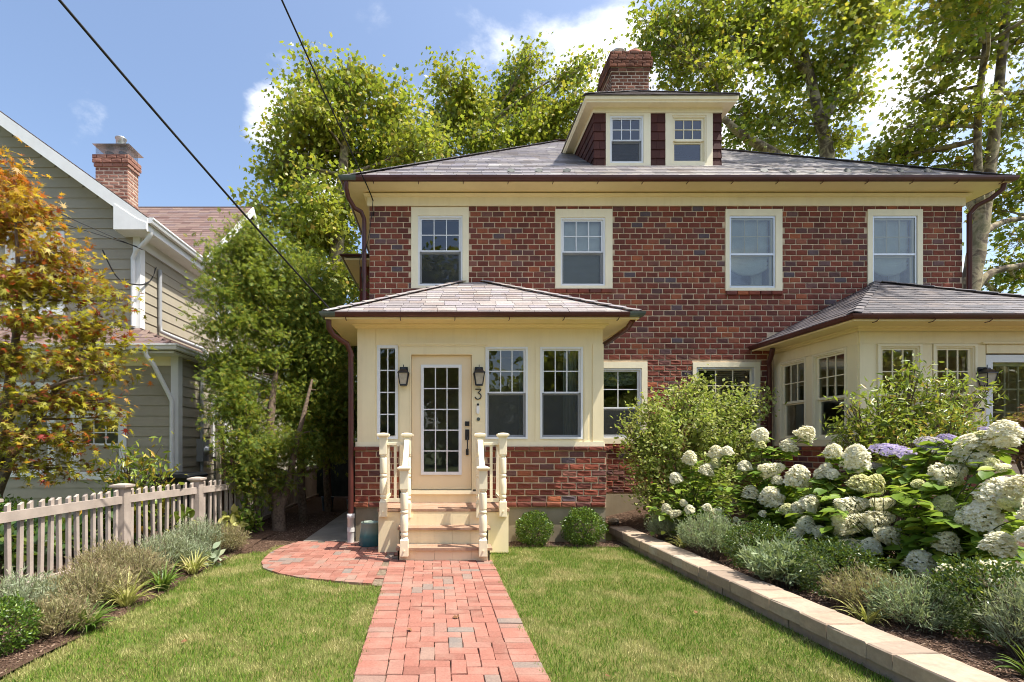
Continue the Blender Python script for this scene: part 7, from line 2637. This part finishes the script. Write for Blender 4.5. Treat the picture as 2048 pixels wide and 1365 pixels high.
# big light bush against the brick wall
shrub('flowering_bush', 'tall airy light green bush in front of the ground floor windows', (3.75, 7.95, RB(3.7, 7.9)),
      plobes(7.95, [(1300, 820, 44, 0), (1360, 800, 46, .1), (1420, 790, 42, .1), (1470, 800, 40, .2), (1510, 830, 34, .2), (1270, 870, 38, -.1), (1330, 860, 52, -.2), (1400, 860, 56, -.1), (1460, 860, 50, 0), (1510, 890, 38, .1), (1290, 920, 46, -.2), (1350, 930, 56, -.3), (1430, 930, 56, -.2), (1490, 940, 42, 0), (1300, 980, 44, -.2), (1370, 990, 48, -.3), (1330, 1020, 34, -.3), (1440, 990, 40, -.2), (1390, 770, 22, .2), (1530, 790, 20, .3), (1250, 850, 18, -.1)], .9),
      17000, .066, M['shrub_light'], T_OVAL, 181, 0, clump=.085, twig=14, shell=.3)
# pieris by the right porch
shrub('pieris_shrub', 'glossy leaved shrub with reddish tips in front of the right porch', (5.75, 6.35, RB(5.7, 6.3)),
      plobes(6.35, [(1830, 740, 30, 0), (1870, 775, 36, .1), (1800, 775, 34, 0), (1755, 800, 36, -.1), (1840, 810, 44, .1), (1910, 775, 30, .2), (1950, 790, 24, .3), (1980, 770, 14, .3), (1780, 840, 44, -.1), (1850, 860, 50, 0), (1910, 840, 36, .1), (1700, 810, 20, -.2), (1720, 845, 30, -.2), (1700, 860, 34, -.2), (1690, 880, 26, -.2), (1740, 890, 44, -.1), (1820, 900, 46, 0), (1900, 890, 40, .1), (1790, 925, 44, 0)], .85),
      4200, .098, M['pieris'], T_LONG, 182, 280, clump=.085, twig=9, shell=.35)
shrub('flowering_bush', 'bright yellow green bush filling the space under the glossy shrub', (6.1, 6.05, RB(6.1, 6)),
      plobes(6.05, [(1890, 830, 34, 0), (1930, 850, 34, 0), (1960, 880, 34, 0), (1860, 870, 34, -.1), (1820, 880, 34, -.1), (1910, 890, 40, -.1), (1980, 860, 24, .1)], .8), 1500, .085, M['rhodo'], T_LONG, 183, 60, clump=.07, twig=9)
shrub('laceleaf_maple', 'reddish brown laceleaf maple at the right edge in front of the porch door', (6.75, 5.55, RB(6.7, 5.5)),
      plobes(5.55, [(2035, 850, 30, 0), (2060, 830, 40, 0), (2015, 865, 22, 0), (2080, 870, 50, 0), (2050, 880, 34, 0)], .7), 2600, .055, M['laceleaf'], T_PALM, 184, 0, clump=.05, twig=9)

# ================================================================== HYDRANGEAS
def bloom_tmpl(seed, kind):
    """a flower head: many four-petalled florets over a blunt cone or a flat dome"""
    g = np.random.default_rng(seed)
    n = 400 if kind == 'cone' else 300
    if kind == 'cone':
        t = g.uniform(0, 1, n)
        a = g.uniform(0, 2 * math.pi, n)
        pw = g.uniform(.95, 1.5)
        r = .52 * np.sqrt(np.clip(1 - t ** pw, 0, 1)) * (.90 + .15 * t) * (1 + g.uniform(.06, .16) * np.sin((2 + seed % 3) * a + seed) * (1 - t) + .09 * np.sin(5 * a + 9 * t + seed) + g.normal(size=n) * .07)
        p = np.stack([r * np.cos(a), r * np.sin(a), t * 1.0 - .12 + .0 * t], 1)
        nrm = np.stack([np.cos(a), np.sin(a), .55 + t * 1.2], 1)
        extra = int(n * .25)
        q = np.sqrt(g.uniform(0, 1, extra)) * .5
        b = g.uniform(0, 2 * math.pi, extra)
        p = np.concatenate([p, np.stack([q * np.cos(b), q * np.sin(b), -.12 - .05 * q], 1)])
        nrm = np.concatenate([nrm, np.stack([np.cos(b) * .6, np.sin(b) * .6, -np.ones(extra)], 1)])
    else:
        q = np.sqrt(g.uniform(0, 1, n))
        a = g.uniform(0, 2 * math.pi, n)
        p = np.stack([q * .55 * np.cos(a), q * .55 * np.sin(a), .30 * np.sqrt(np.clip(1 - q ** 2, 0, 1)) + g.normal(size=n) * .015], 1)
        nrm = np.stack([q * np.cos(a), q * np.sin(a), 1.2 - q], 1)
    m_ = len(p)
    nrm = unit(unit(nrm) + np.array([.22, -.40, .45]) + g.normal(size=(m_, 3)) * .34)
    d = np.cross(nrm, g.normal(size=(m_, 3)))
    rot = frames(d, nrm)
    V = np.einsum('nij,kj->nki', rot, np.array(T_FLORET[0]) * (.13 if kind == 'cone' else .088)) * g.uniform(.75, 1.2, m_)[:, None, None] + p[:, None, :]
    K = len(T_FLORET[0])
    F = [tuple(i + K * q_ for i in f) for q_ in range(m_) for f in T_FLORET[1]]
    return [tuple(v) for v in V.reshape(-1, 3)], F


BL = {}
for kind, mats in (('cone', ('bloom', 'bloom_green')), ('dome', ('bloom_purple', 'bloom_fade'))):
    for k in range(8 if kind == 'cone' else 4):
        t_ = bloom_tmpl(200 + k, kind)
        for mm in mats:
            BL.setdefault(mm, []).append(mesh_of('flower_head', t_, M[mm]))

BIGLEAF = mesh_of('leaf', T_BIG, M['hydrangea'], True)


def hydrangea(label, base, blooms, nleaf, lsize, seed, spread, purple=False):
    """blooms: (px, py, width px, height px, material, depth); stems run from the foot to each head, leaves in pairs along them"""
    g = np.random.default_rng(seed)
    root = thing('hydrangea', label, 'hydrangea', base)
    b = Vector(base)
    mb = MB()
    LP, LD, LN = [], [], []

    def stem_leaves(pts, n, s0=.3):
        for k in range(n):
            t = s0 + (1 - s0) * g.random() ** .8
            i = min(len(pts) - 2, int(t * (len(pts) - 1)))
            f = t * (len(pts) - 1) - i
            p = pts[i] * (1 - f) + pts[i + 1] * f
            a = g.uniform(0, 2 * math.pi)
            d = np.array([math.cos(a), math.sin(a), g.uniform(-.45, .25)])
            LP.append(np.array(p) + d * .02)
            LD.append(d)
            LN.append(np.array([0, 0, 1.0]) + d * .4 + g.normal(size=3) * .25)
    for (px, py, w, h, mm, Y) in blooms:
        p = P(px, py, Y)
        wid, hei = w * Y / FPX, h * Y / FPX
        side = wid > hei * 1.35 and mm.startswith('bloom') and 'purple' not in mm and 'fade' not in mm
        tilt = Vector((g.normal() * .25 - .1, -.35 + g.normal() * .15, 1.0)).normalized()
        if side:
            s_ = 1 if g.random() < .7 else -1
            tilt = Vector((s_ * 1.0, -.25, .25)).normalized()
        dome = mm in ('bloom_purple', 'bloom_fade')
        me = BL[mm][g.integers(0, len(BL[mm]))]
        o = bpy.data.objects.new('flower_head', me)
        C.objects.link(o)
        o.parent = root
        q = tilt.to_track_quat('Z', 'Y').to_matrix()
        if dome:
            sc = (wid * .95, wid * .9, max(hei, wid * .5) * 1.1)
            c = p - tilt * hei * .2
        elif side:
            sc = (hei * .95, hei * .95, wid * .92)
            c = p - tilt * wid * .40
        else:
            sc = (wid * .98, wid * .98, hei * .92)
            c = p - tilt * hei * .40
        o.matrix_local = Matrix.Translation(c - b) @ q.to_4x4() @ Matrix.Rotation(g.uniform(0, 6.28), 4, 'Z') @ Matrix.Diagonal(sc).to_4x4()
        foot = b + Vector((g.normal() * .10, g.normal() * .08, 0))
        top = c + tilt * .01
        st_ = bez(foot, Vector((foot.x * .75 + top.x * .25, foot.y * .80 + top.y * .20, top.z * .80 + foot.z * .20)), top, 9)
        mb.tube(st_, [.008, .0075, .007, .0065, .006, .0055, .005, .0045, .004], 5, cap=False)
        stem_leaves(st_, int(nleaf * .45 / max(1, len(blooms))))
        for s_ in range(5):               # a ruff of leaves right under the head
            a = s_ * 1.26 + g.uniform(-.4, .4)
            d = np.array([math.cos(a), math.sin(a), -.25 + g.normal() * .25])
            LP.append(np.array(c) - np.array(tilt) * g.uniform(.03, .12) + d * .015)
            LD.append(d)
            LN.append(np.array([0, 0, 1.0]) + d * .3 + g.normal(size=3) * .2)
    (sx, sy, sz, cz) = spread
    ns = 64
    for k in range(ns):
        dv = Vector(g.normal(size=3)).normalized()
        q_ = g.uniform(.12, 1.0)
        wide = 1.15 * math.sqrt(max(.15, 1 - (q_ - .45) ** 2 * 1.6))
        hd = math.hypot(dv.x, dv.y) or 1
        e = Vector((b.x + dv.x / hd * sx * wide * g.uniform(.5, 1), b.y + dv.y / hd * sy * wide * g.uniform(.4, 1) - .05, b.z + q_ * (cz + sz) * .95))
        foot = b + Vector((g.normal() * .10, g.normal() * .08, 0))
        st_ = bez(foot, Vector((foot.x * .7 + e.x * .3, foot.y * .75 + e.y * .25, e.z * .8 + foot.z * .2)), e, 7)
        mb.tube(st_, [.006, .0055, .005, .0045, .004, .003, .002], 4, cap=False)
        stem_leaves(st_, int(nleaf * .55 / ns), .35)
    so = mb.build('stem', M['stem'], root)
    LP, LD, LN = np.array(LP), np.array(LD), np.array(LN)
    sc = lsize * g.uniform(.55, 1.15, len(LP))
    # the heads stand clear of the leaves, as they do on the plant: no leaf hangs over the outer face of one
    mid = LP + unit(LD) * sc[:, None] * .5
    keep = np.ones(len(LP), bool)
    face = np.array([-.66, -.75, .05])            # the heads look out over the wall to the lawn and the path
    face /= np.linalg.norm(face)
    for (px, py, w, h, mm, Y) in heads + lilac_heads:
        c = np.array(P(px, py, Y))
        rel = mid - c
        along = rel @ face
        off_ = np.linalg.norm(rel - along[:, None] * face, axis=1)
        rad = (w + h) * .25 * Y / FPX
        keep &= ~((off_ < rad * 1.0 + .015) & (along > -.02) & (along < 1.3))
    LP, LD, LN, sc = LP[keep], LD[keep], LN[keep], sc[keep]
    rot = frames(LD, LN)
    order = np.argsort(np.linalg.norm(LP - np.array([0, 0, EYE]), axis=1))
    for i in order[:240]:
        o = bpy.data.objects.new('leaf', BIGLEAF)
        C.objects.link(o)
        o.parent = root
        o.matrix_local = Matrix.Translation(Vector(LP[i]) - b) @ Matrix(rot[i].tolist()).to_4x4() @ Matrix.Scale(float(sc[i]), 4)
    r_ = order[240:]
    if len(r_):
        scatter('foliage', T_BIG, LP[r_], rot[r_], sc[r_], M['hydrangea'], root, True)
    return root


def c7(cx, cy, w, h, mm='bloom'):
    px, py = 1200 + cx / 2.415, 800 + cy / 2.415
    Y = 7.0 - (px - 1350) * .0042 - (py - 900) * .0022
    return (px, py, w / 2.415, h / 2.415, mm, Y)


heads = [c7(*a) for a in (
    (780, 160, 68, 62), (775, 210, 48, 36, 'bloom_green'), (1003, 155, 84, 68), (912, 212, 72, 54), (435, 270, 62, 60), (560, 243, 62, 58), (615, 240, 52, 40), (520, 330, 68, 52), (555, 298, 46, 40, 'bloom_green'),
    (362, 370, 56, 48), (700, 312, 58, 46), (842, 332, 105, 66), (960, 355, 100, 98), (855, 380, 50, 40), (1130, 240, 78, 68), (1238, 262, 120, 118), (1095, 325, 58, 54), (1058, 352, 50, 44), (1125, 352, 56, 44),
    (727, 437, 74, 56), (825, 453, 100, 84), (1018, 490, 80, 76), (905, 522, 60, 54, 'bloom_green'), (950, 515, 56, 54), (1240, 505, 140, 86), (1262, 392, 95, 76, 'bloom_green'), (1330, 398, 86, 92, 'bloom_green'), (1380, 500, 92, 66),
    (1250, 590, 165, 96), (1365, 575, 118, 86), (1370, 650, 136, 96), (1225, 700, 94, 66), (1310, 695, 88, 70), (998, 590, 80, 72), (948, 637, 68, 60), (1065, 628, 54, 50), (1185, 620, 70, 80),
    (1550, 770, 120, 112), (1767, 835, 165, 98), (1960, 825, 176, 122), (1680, 673, 98, 90), (1935, 680, 126, 100), (1663, 500, 100, 96, 'bloom_green'), (1705, 352, 136, 100), (1715, 400, 90, 50, 'bloom_green'),
    (1790, 222, 150, 148), (1848, 182, 100, 80, 'bloom_green'), (1955, 145, 130, 112), (1945, 430, 160, 136), (2040, 400, 110, 90), (1855, 535, 156, 116), (1785, 580, 84, 56), (1960, 500, 110, 60, 'bloom_green'),
    (320, 520, 48, 48), (372, 547, 58, 42), (430, 523, 48, 38), (520, 515, 40, 36), (550, 540, 54, 38), (580, 572, 52, 36), (400, 492, 34, 30), (790, 545, 36, 28), (655, 575, 30, 26), (1890, 300, 66, 54, 'bloom_green'), (1955, 325, 56, 40), (1540, 400, 50, 40, 'bloom_green'), (2075, 640, 90, 80), (2085, 540, 90, 80))]
lilac_heads = [c7(*a) for a in ((1420, 240, 180, 84, 'bloom_purple'), (1600, 205, 120, 76, 'bloom_fade'), (1688, 182, 88, 80, 'bloom_purple'), (1630, 240, 92, 78, 'bloom_fade'), (1322, 315, 76, 50, 'bloom_fade'), (2030, 140, 60, 40, 'bloom_purple'), (1880, 145, 80, 50, 'bloom_purple'), (1910, 215, 80, 50, 'bloom_fade'), (1490, 322, 46, 26, 'bloom_fade'))]
grp = [(-9999, 1480), (1480, 1640), (1640, 1815), (1815, 9999)]
labs = ['cream flowered hydrangea with small heads nearest the brick house', 'cream flowered hydrangea behind the dark boxwood and silvery sage', 'cream flowered hydrangea with crowded heads above the dried lavender', 'largest cream flowered hydrangea at the right edge above the dark boxwood']
for k, (lo, hi) in enumerate(grp):
    bs = [h_ for h_ in heads if lo <= h_[0] < hi]
    pts_ = [P(h_[0], h_[1], h_[5]) for h_ in bs]
    mx, my = sum(p.x for p in pts_) / len(pts_), sum(p.y for p in pts_) / len(pts_)
    zt = max(p.z for p in pts_)
    my += .34
    mx += .08
    zb = RB(mx, my)
    hydrangea(labs[k], (mx, my, zb), bs, [900, 1000, 1100, 1250][k], [.115, .135, .15, .16][k], 300 + k, ([.62, .55, .52, .58][k], [.42, .36, .34, .34][k], (zt - zb) * .48, (zt - zb) * .22))
pts_ = [P(h_[0], h_[1], h_[5]) for h_ in lilac_heads]
hydrangea('lilac mophead hydrangea with faded heads behind the cream ones', (4.55, 5.05, RB(4.5, 5.0)), [(h_[0], h_[1], h_[2], h_[3], h_[4], h_[5] + .25) for h_ in lilac_heads], 700, .16, 310, (.75, .40, .62, .42), True)
# one small yellow daisy in the foliage
dz_ = thing('daisy', 'small yellow daisy with a dark centre among the hydrangea leaves', 'flower', P(1664, 1027, 5.2))
pd = P(1664, 1027, 5.2)
V, F = [], []
for k in range(12):
    a = k * math.pi / 6
    o = len(V)
    for (r, da) in ((.008, 0), (.025, .2), (.036, 0), (.025, -.2)):
        V.append((pd.x + r * math.cos(a + da), pd.y - .004 * (r > .02), pd.z + r * math.sin(a + da)))
    F.append((o, o + 1, o + 2, o + 3))
MB().add(V, F).build('petals', M['strap_yellow'], dz_)
MB().lathe([(.008, -.006), (.010, 0), (.006, .006)], (pd.x, pd.y - .006, pd.z), 8).build('flower_centre', M['bark'], dz_)
MB().tube([(pd.x, pd.y, pd.z - .01), (pd.x + .02, pd.y + .02, .3)], .003, 4).build('stem', M['stem'], dz_)

# fallen leaves on the path and a stone by the house
lf = mesh_of('fallen_leaf', ([(x, y, .16 * (x * x + (y - .5) ** 2) + .08 * math.sin(7 * x + 5 * y)) for x, y, _ in T_STAR[0]], T_STAR[1]), M['deadleaf'])
for (px, py, a, s, lab) in ((915, 1236, .5, .06, 'curled pale brown leaf lying on the middle of the brick path'), (823, 1259, 2.2, .05, 'dark curled leaf lying on a grey paver of the path'),
                              (1395, 1225, 1.2, .045, 'brown leaf lying on the right lawn near the stone wall'), (1215, 1350, 3.0, .045, 'brown leaf lying at the bottom of the right lawn'), (368, 1285, .3, .05, 'pale dry leaf lying on the left lawn')):
    p = G(px, py, .03)
    o = piece('fallen_leaf', lf, None, p, (R(12), R(-8), a), (s, s, s))
    tag(o, lab, 'leaf')
g_ = random.Random(5)
mb = MB()
V, F = [], []
for j in range(5):
    for i in range(8):
        a = i * math.pi / 4
        th = (j / 4) * math.pi
        r = .09 * math.sin(th) * g_.uniform(.8, 1.15) + .004
        V.append((2.95 + r * math.cos(a) * 1.2, 8.6 + r * math.sin(a), ZR(2.95, 8.6) + .05 - .06 * math.cos(th)))
for j in range(4):
    for i in range(8):
        F.append((j * 8 + i, j * 8 + (i + 1) % 8, j * 8 + 8 + (i + 1) % 8, j * 8 + 8 + i))
o = mb.add(V, F).build('garden_stone', M['stone'])
tag(o, 'small tan rock lying on the mulch by the brick wall', 'rock')
